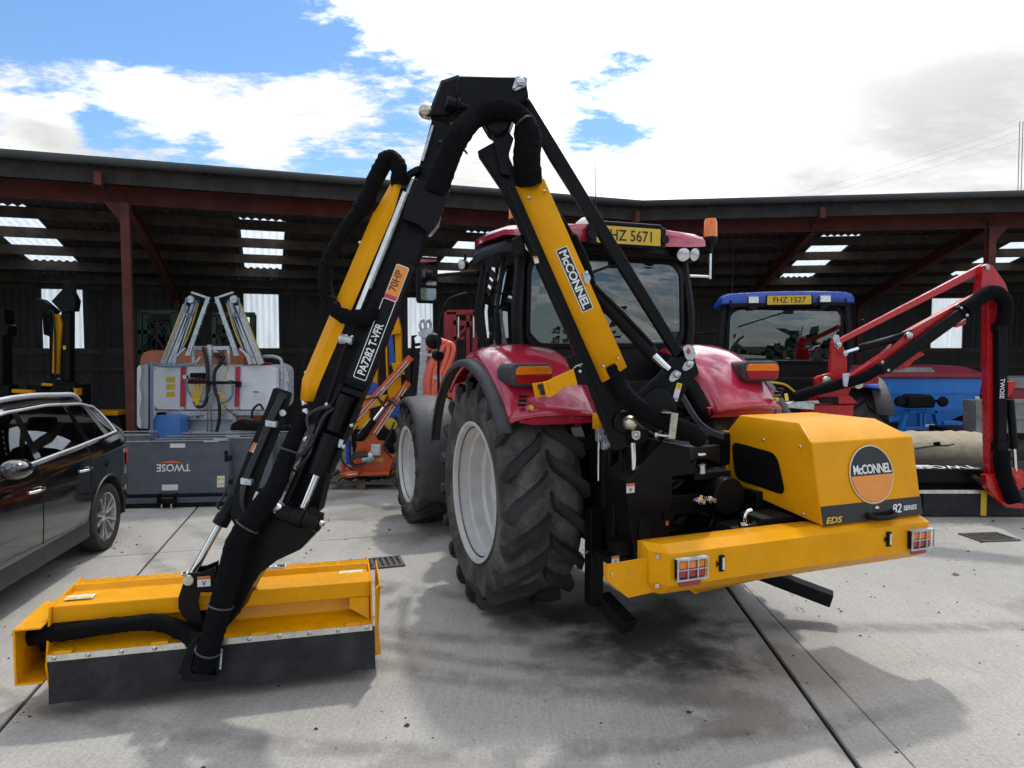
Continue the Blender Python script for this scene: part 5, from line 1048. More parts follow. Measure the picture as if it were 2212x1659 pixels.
# motor box on the left, open to the front
bx0, bx1, by0, by1, bz0, bz1 = -1.03, x0-.002, -.03, .42, .22, .53
mb = MB(HF); t_ = .012
mb.box(((bx0+bx1)/2, (by0+by1)/2, bz1), (bx1-bx0, by1-by0, t_)); mb.box(((bx0+bx1)/2, (by0+by1)/2, bz0), (bx1-bx0, by1-by0, t_)); mb.box((bx0, (by0+by1)/2, (bz0+bz1)/2), (t_, by1-by0, bz1-bz0+t_)); mb.box(((bx0+bx1)/2, by1, (bz0+bz1)/2), (bx1-bx0, t_, bz1-bz0)); mb.box((bx1-.006, by1-.08, (bz0+bz1)/2), (t_, .18, bz1-bz0))
mbx = mb.build('motor_box', YEL2, head, bevel=.003)
mb = MB(HF); mb.cyl((-1.0, .3, .36), (-.7, .3, .36), .09, 20); mb.build('drive_motor', BLK, mbx)
mb = MB(HF); mb.cyl((-.6+.6, .34, .16), (x1-.03, .34, .16), .07, 20); mb.cyl((x0+.03, .34, .16), (.2, .34, .16), .07, 20); mb.cyl((x0+.02, .66, .085), (x1-.02, .66, .085), .07, 20); mb.build('rotor', CASTBLK, head)
# yoke, slew disc and horizontal sleeve
mb = MB(HF); mb.lathe([(0, .03), (.14, .03), (.155, .01), (.155, -.02)], (-.02, .28, .615), (0, 0, 1), 32); mb.build('slew_disc', BLK, head, smooth=40)
def HP(x, y, c): return hpl(*K2(x, y), c)
yk = [(1015, 590), (1040, 545), (1120, 540), (1190, 510), (1180, 640), (1110, 650), (1095, 700), (1110, 790), (1130, 870), (1090, 880), (1050, 840), (985, 740), (985, 680)]
for c_ in (.03, .16):
    mb = MB(HF); mb.plate([HP(x, y, .03)+V((0, c_-.03, 0)) for x, y in yk], V((0, .02, 0))); yo = mb.build('yoke', BLK, head, bevel=.004)
mb = MB(HF); mb.plate([HP(x, y, .03) for x, y in ((1300, 590), (1390, 520), (1420, 560), (1380, 640), (1330, 760), (1250, 850), (1200, 850), (1250, 700))], V((0, .10, 0))); mb.build('yoke', BLK, head, bevel=.008)
p = HP(1128, 588, .027); sticker(head, HF@p, .072, .062, STKO, STKR, 'V', HX, UPZ)
mb = MB(HF); mb.lathe([(0, .02), (.03, .015), (.034, -.03)], HP(1042, 580, .03), (0, -1, 0), 16); mb.build('pin', ZINC, head, smooth=50)
mb = MB(HF); mb.plate([HP(x, y, -.02) for x, y in ((1040, 935), (1080, 880), (1110, 885), (1100, 930), (1060, 960))], V((0, .012, 0))); mb.build('pin_plate', GALV, head, bevel=.003)
mb = MB(HF); mb.plate([HP(x, y, -.11) for x, y in ((985, 1100), (1030, 960), (1090, 880), (1100, 900), (1060, 1050), (1060, 1110))], V((0, .05, 0))); mb.plate([HP(x, y, -.11) for x, y in ((1190, 1000), (1230, 960), (1225, 1070), (1195, 1120))], V((0, .05, 0))); mb.plate([HP(x, y, -.11) for x, y in ((1000, 1090), (1210, 1110), (1190, 1140), (1010, 1150))], V((0, .08, 0))); mb.build('hose_shoe', BLKM, head, bevel=.006)
mb = MB(HF); mb.plate([HP(x, y, -.115) for x, y in ((1222, 965), (1230, 970), (1222, 1075), (1213, 1075))], V((0, .02, 0))); mb.build('shoe_edge', GALV, head)
mb = MB(HF); lp = spline([HP(1085, 960, -.06), HP(1060, 905, -.03), HP(980, 850, .03), HP(850, 815, .05), HP(650, 830, .05), HP(430, 860, .06), HP(250, 880, .09), HP(140, 905, .20)], 8); random.seed(2)
mb.tube(lp, [.050*(1+random.uniform(-.06, .06)) for _ in lp], 14); mb.build('hose_sleeve', SLEEVE, head, smooth=70)
for c, rz in ((HF@V((-.77, .20, .614)), 0), (HF@V((.80, .36, .585)), 0)):
    s0 = quadpatch('warning_sticker', STKR, head, c, HX, HY, .15, .075, .004, .006)
    for k in range(2):
        quadpatch('sticker_panel', STKY, s0, c+HX*(-.035+.07*k)-HY*.015, HX, HY, .06, .03, .006)
for xx in (-.18, .28):
    c = HF@V((xx, .50, .616)); s0 = quadpatch('decal_border', WHITE, head, c, HX, HY, .19, .075, .007, .010); quadpatch('decal', BLACKP, head, c, HX, HY, .178, .062, .0085, .008)
    text('decal_lettering', 'Mc' if xx < 0 else 'NEL', WHITE, head, c-HX*.07-HY*.022+UPZ*.0095, HX, HY, .045, .03, stretch=1.1)
# ------------------------------------------------------------------ things standing in and before the shed
def PP(mb, K, pts, Y, dep):
    """outline read off the photograph at depth Y, given its real thickness dep away from the viewer"""
    mb.plate([at(*(K(*p) if K else p), Y) for p in pts], YV*dep); return mb
def pbar(mb, K, a, b, Y, w_, dep, Y2=None):
    p, q = at(*K(*a), Y), at(*K(*b), Y2 or Y); mb.beam(p, q, dep, w_, up=V((0, 1, 0)).cross(q-p)); return mb
def ptube(mb, K, pts, Y, r, n=8, k=6, off=None): mb.tube(spline([at(*K(*p), Y+(off[i] if off else 0)) for i, p in enumerate(pts)], k), r, n); return mb
def base(K, x, y, Y): p = at(*K(x, y), Y); return (p.x, p.y, 0)
def one(mb, name, mat, par, **kw): return mb.build(name, mat, par, **kw)

# ---- grey transport boxes, stacked in a row
def grey_box(label, c, rz, w_=1.52, first=None):
    r = thing('transport_box', label, 'transport box', c, rz, 'grey transport boxes standing before the sprayer'); M = MW[r.name] @ Mx.Diagonal((1, 1, .905, 1)); h = w_/2
    mb = MB(M); mb.plate([V((-h, -.05, .20)), V((h, -.05, .20)), V((h, .05, .93)), V((-h, .05, .93))], V((0, .012, 0))); f = mb.build('front_panel', GREYP, r, bevel=.004)
    for s in (-1, 1):
        mb = MB(M); mb.plate([V((s*h, -.04, .12)), V((s*h, .06, .93)), V((s*h, .12, .80)), V((s*h, .20, .14))], V((-s*.01, 0, 0))); mb.build('side_panel', GREYP, r, bevel=.004)
    mb = MB(M); mb.plate([V((-h, .05, .05)), V((h, .05, .05)), V((h, .20, .06)), V((-h, .20, .06))], V((0, 0, .012))); mb.plate([V((-h, .19, .06)), V((h, .19, .06)), V((h, .20, .5)), V((-h, .20, .5))], V((0, .012, 0))); mb.build('tray', GREYP, r)
    mb = MB(M); mb.box((0, -.03, .10), (w_-.04, .06, .075)); mb.build('lower_rail', GREYP, r, bevel=.006)
    mb = MB(M); mb.box((0, .04, .955), (w_, .02, .012)); mb.build('top_edge', GALV, r)
    return r, M, f
bx = [((352, 1095), 9.05, 6, 'front grey transport box with upside down white lettering by the car'),
      ((452, 0), 9.33, 6, 'grey transport box directly behind the lettered one'), ((472, 0), 9.62, 6, 'grey transport box third in the row, before the white tank'),
      ((500, 0), 9.98, 6, 'rearmost grey transport box in the row before the white tank'), ((186, 0), 9.62, 6, 'grey transport box half hidden behind the black car'), ((206, 0), 10.05, 6, 'grey transport box at the red post behind the car')]
for k, (pp, Y, rz, lab_) in enumerate(bx):
    X = (pp[0]-1106)/FOC*Y*.99; r_, M, f = grey_box(lab_, (X, Y, 0), R(rz))
    xd, up_ = (M.to_3x3()@V((1, 0, 0))), (M.to_3x3()@V((0, .137, 1))).normalized(); q = lambda x, z, l=.004: M@V((x, -.05+(z-.2)*.137-l, z))
    quadpatch('maker_label', STKR, f, q(.10 if k == 0 else -.05, .885), xd, up_, .19, .055, .004)
    if k == 0:
        text('lettering', 'TWOSE', WHITE, f, q(.27, .62), -xd, -up_, .095, .014, stretch=.92); mb = MB(); mb.plate([q(.05, .675, .006), q(.18, .635, .006), q(-.16, .64, .006)][::1], V((0, .001, 0))); mb.build('lettering_swoosh', STKO, f)
        quadpatch('maker_label', STKR, f, q(.02, .29), xd, up_, .20, .075, .004); s0 = quadpatch('warning_sticker', STKR, f, q(.66, .36), xd, up_, .095, .15, .004)
        for i in range(4): quadpatch('sticker_panel', STKY, s0, q(.638+.044*(i % 2), .325+.07*(i//2)), xd, up_, .034, .03, .006)
        mb = MB(M)
        for s in (-1, 1): mb.box((s*.10, -.10, .13), (.02, .10, .17)); mb.cyl((s*.10, -.13, .19), (s*.14, -.13, .19), .018, 8)
        mb.box((0, -.10, .10), (.2, .05, .06)); mb.cyl((-.12, -.12, .2), (.12, -.12, .2), .012, 8); br = mb.build('hitch_bracket', BLKM, r_)
        for s in (-1, 1):
            mb = MB(M); mb.cyl((s*.06, -.12, .0), (s*.06, -.12, .07), .014, 8); mb.build('bolt', STEEL, br)
        mb = MB(M); mb.box((.72, .06, .55), (.04, .1, .5)); mb.cyl((.76, -.02, .70), (.80, -.02, .70), .04, 10); mb.cyl((.76, -.02, .35), (.80, -.02, .35), .04, 10); mb.build('side_hinge', BLKM, r_)
        mb = MB(M); mb.box((0, .08, .03), (1.5, .3, .05)); mb.build('ground_frame', BLKM, r_)

# ---- mounted crop sprayer with a white tank and upright folded booms
YS = 12.0
sp_ = thing('crop_sprayer', 'white tank crop sprayer with folded galvanised booms and red straps', 'sprayer', base(S6, 700, 1250, YS))
def rbox(mb, K, x0_, y0_, x1_, y1_, Y, dep, r, fr=.10):
    secs = []
    q = [V((x0_, y0_, 0)), V((x1_, y0_, 0)), V((x1_, y1_, 0)), V((x0_, y1_, 0))]
    for d, ins in ((0, fr), (.03, fr*.45), (.09, 0), (dep-.09, 0), (dep, fr*.6)):
        i_ = ins*(x1_-x0_)*.12; qq = [V((x0_+i_, y0_+i_, 0)), V((x1_-i_, y0_+i_, 0)), V((x1_-i_, y1_-i_, 0)), V((x0_+i_, y1_-i_, 0))]
        secs.append([at(*K(p.x, p.y), Y)+YV*d for p in rounded(qq, r, 4)])
    mb.loft(secs)
mb = MB(); rbox(mb, S6, 215, 708, 1190, 1060, YS, .95, 60); tank = mb.build('tank', WPOLY, sp_, smooth=50)
for x in (345, 600, 700, 1030): pass
mb = MB(); rbox(mb, S6, 440, 1100, 900, 1235, YS+.15, .6, 30); mb.build('sump', WPOLY, tank, smooth=50)
for x0_, x1_ in ((428, 468), (855, 890)):
    mb = MB(); PP(mb, S6, [(x0_+6, 716), (x1_+8, 716), (x1_, 1028), (x0_, 1028)], YS-.03, .012); mb.build('strap', STRAP, sp_)
    mb = MB(); ptube(mb, S6, [(x0_, 1050), ((x0_+x1_)/2, 1075), (x1_+6, 1030)], YS-.03, .008); mb.build('strap_hook', STEEL, sp_)
mb = MB(); pbar(mb, S6, (200, 1078), (1110, 1078), YS-.02, .075, .08); pbar(mb, S6, (210, 1225), (1000, 1225), YS-.02, .06, .08); pbar(mb, S6, (455, 1080), (455, 1230), YS-.02, .09, .08); pbar(mb, S6, (860, 1080), (860, 1230), YS-.02, .06, .08); mb.build('frame', GALV, sp_, bevel=.006)
mb = MB(); pbar(mb, S6, (472, 1108), (850, 1108), YS-.05, .085, .03); bdg = mb.build('name_board', GALV, sp_)
text('lettering', 'JAR-MET', BLKM, bdg, at(*S6(490, 1120), YS-.068), (1, 0, 0), (0, 0, 1), .055, .012, stretch=.95)
mb = MB(); pbar(mb, S6, (665, 545), (665, 900), YS-.08, .075, .07); pbar(mb, S6, (525, 570), (820, 570), YS-.06, .07, .06); pbar(mb, S6, (537, 570), (537, 690), YS-.06, .055, .05); pbar(mb, S6, (811, 570), (811, 700), YS-.06, .055, .05); pbar(mb, S6, (680, 570), (735, 620), YS-.05, .05, .04); pbar(mb, S6, (590, 640), (550, 690), YS-.05, .04, .04); mb.build('mast', GALV, sp_, bevel=.004)
for x in (645, 676):
    mb = MB(); mb.cyl(at(*S6(x, 880), YS-.12), at(*S6(x, 1230), YS-.12), .012, 8); mb.build('guide_rod', STEEL, sp_)
def boom_fold(sgn):
    X = (lambda x, y: (x, y)) if sgn > 0 else (lambda x, y: (1365-x+ (0), y+0))
    KK = (lambda x, y: S6(*X(x, y)))
    r = MB()
    for a, b, w_ in (((300, 695), (480, 235), .10), ((345, 695), (505, 300), .055), ((380, 695), (545, 210), .07), ((410, 640), (560, 215), .05)):
        mb = MB(); pbar(mb, KK, a, b, YS-.10, w_, .06); mb.build('boom_bar', GALV, sp_, bevel=.004)
    for a, b in (((480, 630), (640, 185)), ((500, 630), (658, 172)), ((520, 135), (645, 178)), ((385, 650), (470, 570))):
        mb = MB(); pbar(mb, KK, a, b, YS-.22, .035, .04); mb.build('boom_bar', GALV, sp_, bevel=.003)
    for k in range(6):
        t = k/5; mb = MB(); pbar(mb, KK, (490+150*t, 600-410*t+20), (512+146*t, 606-410*t+20), YS-.22, .02, .05); mb.build('boom_rung', GALV, sp_)
    mb = MB(); ptube(mb, KK, [(300, 650), (400, 390), (470, 215), (475, 180)], YS-.17, .011); mb.build('spray_line', PLATEY, sp_); mb = MB(); ptube(mb, KK, [(455, 560), (500, 460), (545, 320), (572, 220)], YS-.17, .011); mb.build('spray_line', PLATEY, sp_)
    mb = MB(); ptube(mb, KK, [(480, 180), (470, 250), (480, 310), (515, 320), (545, 270), (560, 200)], YS-.22, .016); mb.build('boom_hose', GPIPE, sp_)
    mb = MB(); mb.lathe([(0, .03), (.06, .03), (.07, .0), (.07, -.03)], at(*KK(515, 190), YS-.18), (0, -1, 0), 18); mb.build('pivot_disc', GALV, sp_, smooth=40)
    mb = MB(); ptube(mb, KK, [(500, 170), (540, 165), (575, 190), (580, 230)], YS-.15, .02); mb.build('boom_hose', HOSE, sp_)
boom_fold(1); boom_fold(-1)
# valves, hoses, labels
mb = MB(); PP(mb, S6, [(490, 808), (640, 805), (640, 850), (490, 850)], YS-.20, .10); PP(mb, S6, [(640, 830), (890, 830), (890, 850), (640, 855)], YS-.20, .08); man = mb.build('manifold', BLKM, sp_, bevel=.006)
for k in range(5):
    mb = MB(); PP(mb, S6, [(505+28*k, 765), (528+28*k, 765), (528+28*k, 803), (505+28*k, 803)], YS-.18, .07); mb.build('valve_cap', BLKM, man, bevel=.006)
    p = at(*S6(512+30*k, 818), YS-.21); mb = MB(); mb.lathe([(0, .02), (.016, .018), (.018, 0)], p, (0, -1, 0), 10); mb.build('valve_knob', REDD, man)
    mb = MB(); ptube(mb, S6, [(515+28*k, 850), (520+20*k, 920-8*k), (545+8*k, 985), (560, 1020)], YS-.20, .013); mb.build('yellow_hose', PLATEY, sp_)
mb = MB(); mb.lathe([(0, .03), (.035, .03), (.042, 0), (.042, -.03)], at(*S6(472, 795), YS-.2), (0, -1, 0), 18); mb.build('pressure_gauge', STEEL, man, smooth=40)
mb = MB(); PP(mb, S6, [(855, 835), (892, 830), (892, 878), (855, 876)], YS-.22, .12); mb.build('filter', BLKM, man, bevel=.02); mb = MB(); mb.cyl(at(*S6(810, 838), YS-.22), at(*S6(838, 838), YS-.22), .035, 12); mb.build('green_cap', GREEN, man)
for pts, mt, r_ in (([(475, 820), (490, 900), (540, 960), (610, 980), (670, 920)], GPIPE, .022), ([(840, 860), (835, 940), (790, 985), (740, 990)], GPIPE, .022), ([(540, 985), (570, 1030), (620, 1010), (645, 920), (640, 700), (610, 560)], HOSE, .03), ([(690, 915), (750, 930), (780, 980), (760, 1060)], PLATEY, .013), ([(770, 860), (765, 930), (740, 1000)], PLATEY, .013), ([(730, 700), (770, 640), (700, 620), (790, 700)], HOSE, .03), ([(745, 690), (700, 760), (700, 880), (735, 1000), (735, 1130), (715, 1225)], HOSE, .03), ([(820, 705), (790, 770), (775, 820)], PLATEY, .013), ([(760, 1000), (800, 1050), (880, 1120)], HOSE, .008), ([(990, 1120), (1000, 1050), (1050, 1010), (1080, 1050)], HOSE, .02)):
    mb = MB(); ptube(mb, S6, pts, YS-.16, r_); mb.build('sprayer_hose', mt, sp_, smooth=60)
for k, y in enumerate((797, 853, 912)):
    mb = MB(); PP(mb, S6, [(322, y), (390, y), (390, y+40), (322, y+40)], YS-.006, .004); mb.build('warning_label', STKY, tank)
mb = MB(); PP(mb, S6, [(1000, 910), (1092, 912), (1092, 972), (1000, 970)], YS-.006, .004); lb_ = mb.build('paper_label', STKR, tank); mb = MB(); PP(mb, S6, [(1000, 908), (1045, 909), (1045, 917), (1000, 917)], YS-.009, .003); mb.build('label_strip', GREEN, lb_)
mb = MB(); rbox(mb, S6, 218, 1095, 430, 1290, YS-.35, .35, 45); can = mb.build('water_tank', BPOLY, sp_, smooth=50); mb = MB(); p = at(*S6(285, 1098), YS-.2); mb.lathe([(.075, -.02), (.075, .05), (.06, .06), (0, .06)], p, (0, 0, 1), 18); mb.build('tank_cap', BLKM, can, smooth=40)
mb = MB(); mb.cyl(at(*S6(202, 680), YS-.45), at(*S6(202, 1330), YS-.45), .038, 14); mb.build('grey_standpipe', GPIPE, sp_); mb = MB(); ptube(mb, S6, [(205, 690), (300, 708), (420, 708), (540, 695)], YS-.3, .028); mb.build('fill_hose', GPIPE, sp_)
mb = MB(); PP(mb, S6, [(930, 690), (1100, 685), (1100, 705), (920, 710)], YS+.2, .3); mb.build('tank_lid', REDD, sp_)
mb = MB(); ptube(mb, S6, [(1080, 635), (1180, 640), (1225, 690), (1225, 900)], YS+.1, .03); mb.build('guard_rail', GALV, sp_)
mb = MB(); PP(mb, S6, [(1235, 685), (1275, 700), (1255, 710), (1285, 830), (1265, 830), (1280, 900), (1235, 900)], YS+.1, .03); mb.build('ladder_plate', GALV, sp_)
mb = MB(); PP(mb, S6, [(810, 1215), (830, 1160), (890, 1130), (960, 1150), (1060, 1150), (1080, 1215)], YS-.35, .25); pu = mb.build('pump', CASTBLK, sp_, bevel=.03); mb = MB(); PP(mb, S6, [(885, 1118), (945, 1120), (900, 1132)], YS-.38, .05); mb.build('pump_tap', REDB, pu)
# clear plastic curtain at the left of the tank
PLC = glass('clear_polythene', (.62, .64, .66), 3.0, .12)
mb = MB(); secs = [[at(*S6(120+8*sin(i*.9), y), YS-.5), at(*S6(150, y+8*sin(i)), YS-.56), at(*S6(195, y), YS-.5)] for i, y in enumerate(range(700, 1240, 30))]; mb.loft(secs, closed=False, cap=False)
cu_ = mb.build('wrapping_film', PLC, sp_, smooth=60)

# ---- second sprayer with an orange tank behind, and a green framed machine
Y2 = 13.6
os_ = thing('orange_sprayer', 'sprayer with rounded orange polythene tank behind the white one', 'sprayer', base(S6, 520, 1180, Y2))
mb = MB(); rbox(mb, S6, 110, 585, 740, 1200, Y2, 1.0, 90); mb.build('tank', OPOLY, os_, smooth=50)
mb = MB(); rbox(mb, S6, 765, 585, 925, 1200, Y2, 1.0, 50); mb.build('tank', OPOLY, os_, smooth=50); mb = MB(); rbox(mb, S6, 735, 640, 775, 1200, Y2+.1, .6, 12); mb.build('tank_saddle', GREEN, os_)
mb = MB(); rbox(mb, S6, 92, 700, 230, 1200, Y2-.6, .5, 40); mb.build('side_tank', WPOLY, os_, smooth=50)
Y3 = 14.6
for lab_, q, dx in (('dark green framed machine at the left behind the sprayer booms', [(110, 290), (395, 600)], 0), ('dark green framed machine at the right behind the sprayer booms', [(690, 310), (1010, 640)], 0)):
    (xa_, ya_), (xb_, yb_) = q; g_ = thing('green_implement', lab_, 'farm implement', base(S6, (xa_+xb_)/2, 1150, Y3), 0, 'green implements at the back of the shed')
    for a, b in (((xa_, ya_), (xb_, ya_)), ((xa_, yb_), (xb_, yb_)), ((xa_+15, ya_), (xa_+15, 1180)), ((xb_-10, ya_), (xb_-10, 1180)), ((xa_+60, ya_), (xa_+60, yb_)), ((xa_, (ya_+yb_)/2), (xb_, (ya_+yb_)/2))):
        mb = MB(); pbar(mb, S6, a, b, Y3, .10, .14); mb.build('frame_bar', GREEN, g_, bevel=.008)
    random.seed(int(xa_))
    for k in range(7):
        pts = [(xa_+30+random.random()*(xb_-xa_-60), ya_+30+random.random()*(yb_-ya_)) for _ in range(4)]; mb = MB(); ptube(mb, S6, pts, Y3-.1, .02); mb.build('hose', HOSE, g_, smooth=60)
    mb = MB(); PP(mb, S6, [(xa_+80, ya_+60), (xb_-60, ya_+60), (xb_-80, yb_-20), (xa_+100, yb_-20)], Y3+.1, .3); mb.build('works', CASTBLK, g_, bevel=.03)

# ---- folded black hedge cutter by the left post
Y4 = 12.8
hc = thing('folded_hedge_cutter', 'upright folded black hedge cutter with amber plate by the bright window', 'hedge cutter', base(K1, 300, 700, Y4))
for pts, nm, mt, dy in (([(290, 190), (332, 190), (330, 640), (285, 660)], 'mast', BLK, 0), ([(245, 240), (300, 180), (290, 150), (335, 145), (340, 200), (360, 240), (352, 290), (290, 295), (245, 245)], 'mast_head', BLK, -.1), ([(170, 228), (200, 235), (265, 290), (250, 305), (190, 265), (165, 240)], 'folded_arm', BLK, .1), ([(195, 260), (225, 270), (250, 390), (250, 640), (235, 640), (232, 410), (205, 400), (200, 330)], 'folded_arm', BLK, .15), ([(252, 302), (282, 310), (290, 350), (270, 590), (245, 585), (250, 400)], 'amber_plate', YEL, -.05), ([(215, 600), (350, 630), (345, 690), (210, 690)], 'base_frame', BLK, -.1), ([(195, 630), (250, 635), (240, 665), (190, 665)], 'amber_base', YEL, -.15), ([(330, 655), (365, 655), (365, 690), (330, 690)], 'amber_base', YEL, -.15)):
    mb = MB(); PP(mb, K1, pts, Y4+dy, .16); mb.build(nm, mt, hc, bevel=.012)
mb = MB(); mb.box(at(*K1(285, 760), Y4+.1), (.9, .5, 1.0)); mb.build('lower_frame', CASTBLK, hc, bevel=.03); mb = MB(); ptube(mb, K1, [(228, 300), (250, 290), (255, 330), (262, 420), (262, 600)], Y4-.1, .02); mb.build('hose', HOSE, hc)
mb = MB(); PP(mb, K1, [(298, 453), (312, 453), (312, 472), (298, 472)], Y4-.012, .005); mb.build('sticker', STKY, hc)
h2 = thing('folded_hedge_cutter', 'folded black hedge cutter at the left edge above the car', 'hedge cutter', base(K1, 5, 700, Y4-.5))
for pts, nm in (([(-40, 275), (20, 278), (22, 350), (38, 360), (34, 400), (12, 410), (14, 640), (-40, 640)], 'mast'), ([(-60, 640), (40, 640), (50, 800), (-60, 800)], 'base_frame')):
    mb = MB(); PP(mb, K1, pts, Y4-.5, .25); mb.build(nm, BLK, h2, bevel=.012)
mb = MB(); PP(mb, K1, [(55, 660), (150, 665), (150, 680), (55, 676)], Y4-.6, .1); mb.build('amber_bar', YEL, h2)
bl = thing('dozer_blade', 'low amber implement with black works behind the red post', 'farm implement', base(K1, 490, 830, 13.2))
mb = MB(); PP(mb, K1, [(395, 762), (560, 762), (560, 785), (395, 785)], 13.2, .3); mb.build('amber_beam', YEL, bl, bevel=.02); mb = MB(); PP(mb, K1, [(400, 785), (560, 785), (600, 900), (390, 900)], 13.25, .5); mb.build('works', CASTBLK, bl, bevel=.03); mb = MB(); PP(mb, K1, [(620, 800), (660, 800), (665, 900), (610, 900)], 13.1, .3); mb.build('works', CASTBLK, bl, bevel=.03)

# ---- orange hedge cutter parked on a pallet
Y5 = 10.2
pal = thing('pallet', 'dark wooden pallet under the orange hedge cutter', 'pallet', base(S5, 380, 1540, Y5)); c = at(*S5(385, 1500), Y5)
for k in range(7):
    mb = MB(); mb.box((c.x-.62+.20*k+.02, Y5+.4, .125), (.10+.03*(k % 2), .95, .022)); mb.build('board', WOODP, pal)
for k in range(3):
    mb = MB(); mb.box((c.x, Y5-.03+.43*k, .095), (1.36, .10, .03)); mb.build('bearer', WOODP, pal)
    for j in range(3): mb = MB(); mb.box((c.x-.6+.6*j, Y5-.03+.43*k, .04), (.13, .10, .08)); mb.build('block', WOODP, pal)
oh = thing('orange_hedge_cutter', 'orange hedge cutter with folded arms standing on a pallet', 'hedge cutter', (c.x, Y5+.3, .136))
mb = MB(); PP(mb, S5, [(340, 1205), (400, 1198), (440, 1150), (490, 1150), (510, 1195), (560, 1200), (565, 1245), (630, 1350), (600, 1440), (250, 1450), (300, 1390), (345, 1240)], Y5+.05, .05); bd_ = mb.build('headstock', ORANGE, oh, bevel=.008)
mb = MB(); PP(mb, S5, [(330, 1330), (630, 1330), (640, 1440), (290, 1470)], Y5+.1, .4); PP(mb, S5, [(215, 1455), (260, 1440), (600, 1440), (600, 1465), (260, 1480), (240, 1490)], Y5-.05, .3); PP(mb, S5, [(218, 1380), (240, 1380), (240, 1470), (218, 1470)], Y5, .2); mb.build('flail_hood', ORANGE, oh, bevel=.01)
for a, b, y in (((322, 1040), (770, 545), 0), ((445, 1190), (750, 740), .1)):
    mb = MB(); pbar(mb, S5, a, b, Y5+.1+y, .10, .12); ar = mb.build('arm', ORANGE, oh, bevel=.006)
    for o_ in (-8, 8):
        mb = MB(); pbar(mb, S5, (a[0]+20+o_, a[1]-8+o_), (b[0]-20+o_, b[1]+34+o_), Y5+.03+y, .014, .014); mb.build('arm_rail', STEEL, ar)
    mb = MB(); mid = ((a[0]+b[0])/2, (a[1]+b[1])/2); PP(mb, S5, [(mid[0]-18, mid[1]+5), (mid[0]+8, mid[1]-22), (mid[0]+20, mid[1]-8), (mid[0]-6, mid[1]+18)], Y5+.02+y, .03); mb.build('arm_clip', GALV, ar)
mb = MB(); PP(mb, S5, [(390, 895), (415, 890), (420, 925), (395, 920)], Y5+.05, .1); PP(mb, S5, [(590, 860), (625, 855), (620, 885), (595, 885)], Y5+.05, .1); mb.build('arm_lug', ORANGE, oh, bevel=.006)
mb = MB(); mb.cyl(at(*S5(360, 1185), Y5), at(*S5(480, 1035), Y5), .055, 14); rm_ = mb.build('ram', BLK, oh); mb = MB(); mb.cyl(at(*S5(480, 1035), Y5), at(*S5(590, 890), Y5), .022, 10); mb.build('ram_rod', CHROME, rm_)
mb = MB(); mb.cyl(at(*S5(360, 1140), Y5), at(*S5(455, 1025), Y5), .014, 8); mb.build('linkage_rod', STEEL, oh)
mb = MB(); mb.cyl(at(*S5(392, 1345), Y5-.1), at(*S5(480, 1310), Y5-.1), .075, 16); mb.box(at(*S5(500, 1265), Y5-.08), (.14, .14, .16)); mb.build('hydraulic_motor', GALV, oh, bevel=.012)
for k in range(4):
    mb = MB(); ptube(mb, S5, [(430, 1290+8*k), (340, 1290+12*k), (300, 1340+8*k), (330, 1385+4*k), (420, 1370)], Y5-.12-.02*k, .018); mb.build('hose', HOSE, oh, smooth=60)
for pts in ([(360, 1080), (270, 1180), (225, 1280), (250, 1380), (400, 1460), (560, 1470), (640, 1400)], [(400, 880), (500, 860), (560, 930), (620, 900)], [(500, 850), (560, 900), (600, 880), (660, 930)], [(640, 1050), (600, 1150), (560, 1250), (620, 1330)]):
    mb = MB(); ptube(mb, S5, pts, Y5-.03, .014); mb.build('hose', HOSE, oh, smooth=60)
mb = MB(); mb.cyl(at(*S5(262, 1462), Y5-.12), at(*S5(360, 1450), Y5-.12), .05, 14); rl = mb.build('roller', ORANGE, oh); mb = MB(); mb.cyl(at(*S5(275, 1465), Y5-.17), at(*S5(350, 1455), Y5-.17), .012, 8); mb.build('roller_rod', STEEL, rl)
mb = MB(); PP(mb, S5, [(440, 1335), (550, 1328), (550, 1358), (440, 1362)], Y5+.04, .004); mb.build('sticker', STKY, oh)
# ---- blue and yellow machine behind it
Y6 = 12.4
by = thing('blue_yellow_mower', 'blue and yellow arm mower behind the orange hedge cutter', 'hedge cutter', base(S5, 560, 1250, Y6))
for pts, nm, mt, dy in (([(625, 210), (655, 190), (690, 330), (695, 640), (650, 640), (640, 350)], 'yellow_arm', YEL, 0), ([(610, 330), (690, 320), (690, 360), (612, 370)], 'yellow_cross', YEL, -.08), ([(660, 170), (672, 170), (690, 580), (655, 580)], 'blue_arm', BLUE, .1), ([(585, 370), (625, 360), (650, 600), (600, 610)], 'blue_arm', BLUE, .05), ([(565, 400), (580, 400), (590, 700), (575, 700)], 'yellow_side', YEL, .02), ([(615, 590), (700, 590), (715, 700), (640, 690)], 'yellow_bracket', YEL, -.1), ([(405, 840), (450, 730), (500, 750), (550, 835)], 'blue_wedge', BLUE, 0), ([(330, 845), (580, 840), (540, 920), (440, 950), (440, 1000), (440, 1105), (290, 1110), (360, 950)], 'yellow_panel', YEL, -.05), ([(480, 600), (505, 560), (505, 760), (470, 760)], 'yellow_post', YEL, .1), ([(580, 700), (700, 700), (700, 860), (590, 870)], 'yellow_body', YEL, .1), ([(630, 720), (690, 730), (680, 1000), (480, 1080), (470, 1000), (640, 900)], 'blue_body', BLUE, .15), ([(258, 1200), (285, 1200), (290, 1380), (262, 1380)], 'blue_leg', BLUE, -.1)):
    mb = MB(); PP(mb, S5, pts, Y6+dy, .14); mb.build(nm, mt, by, bevel=.01)
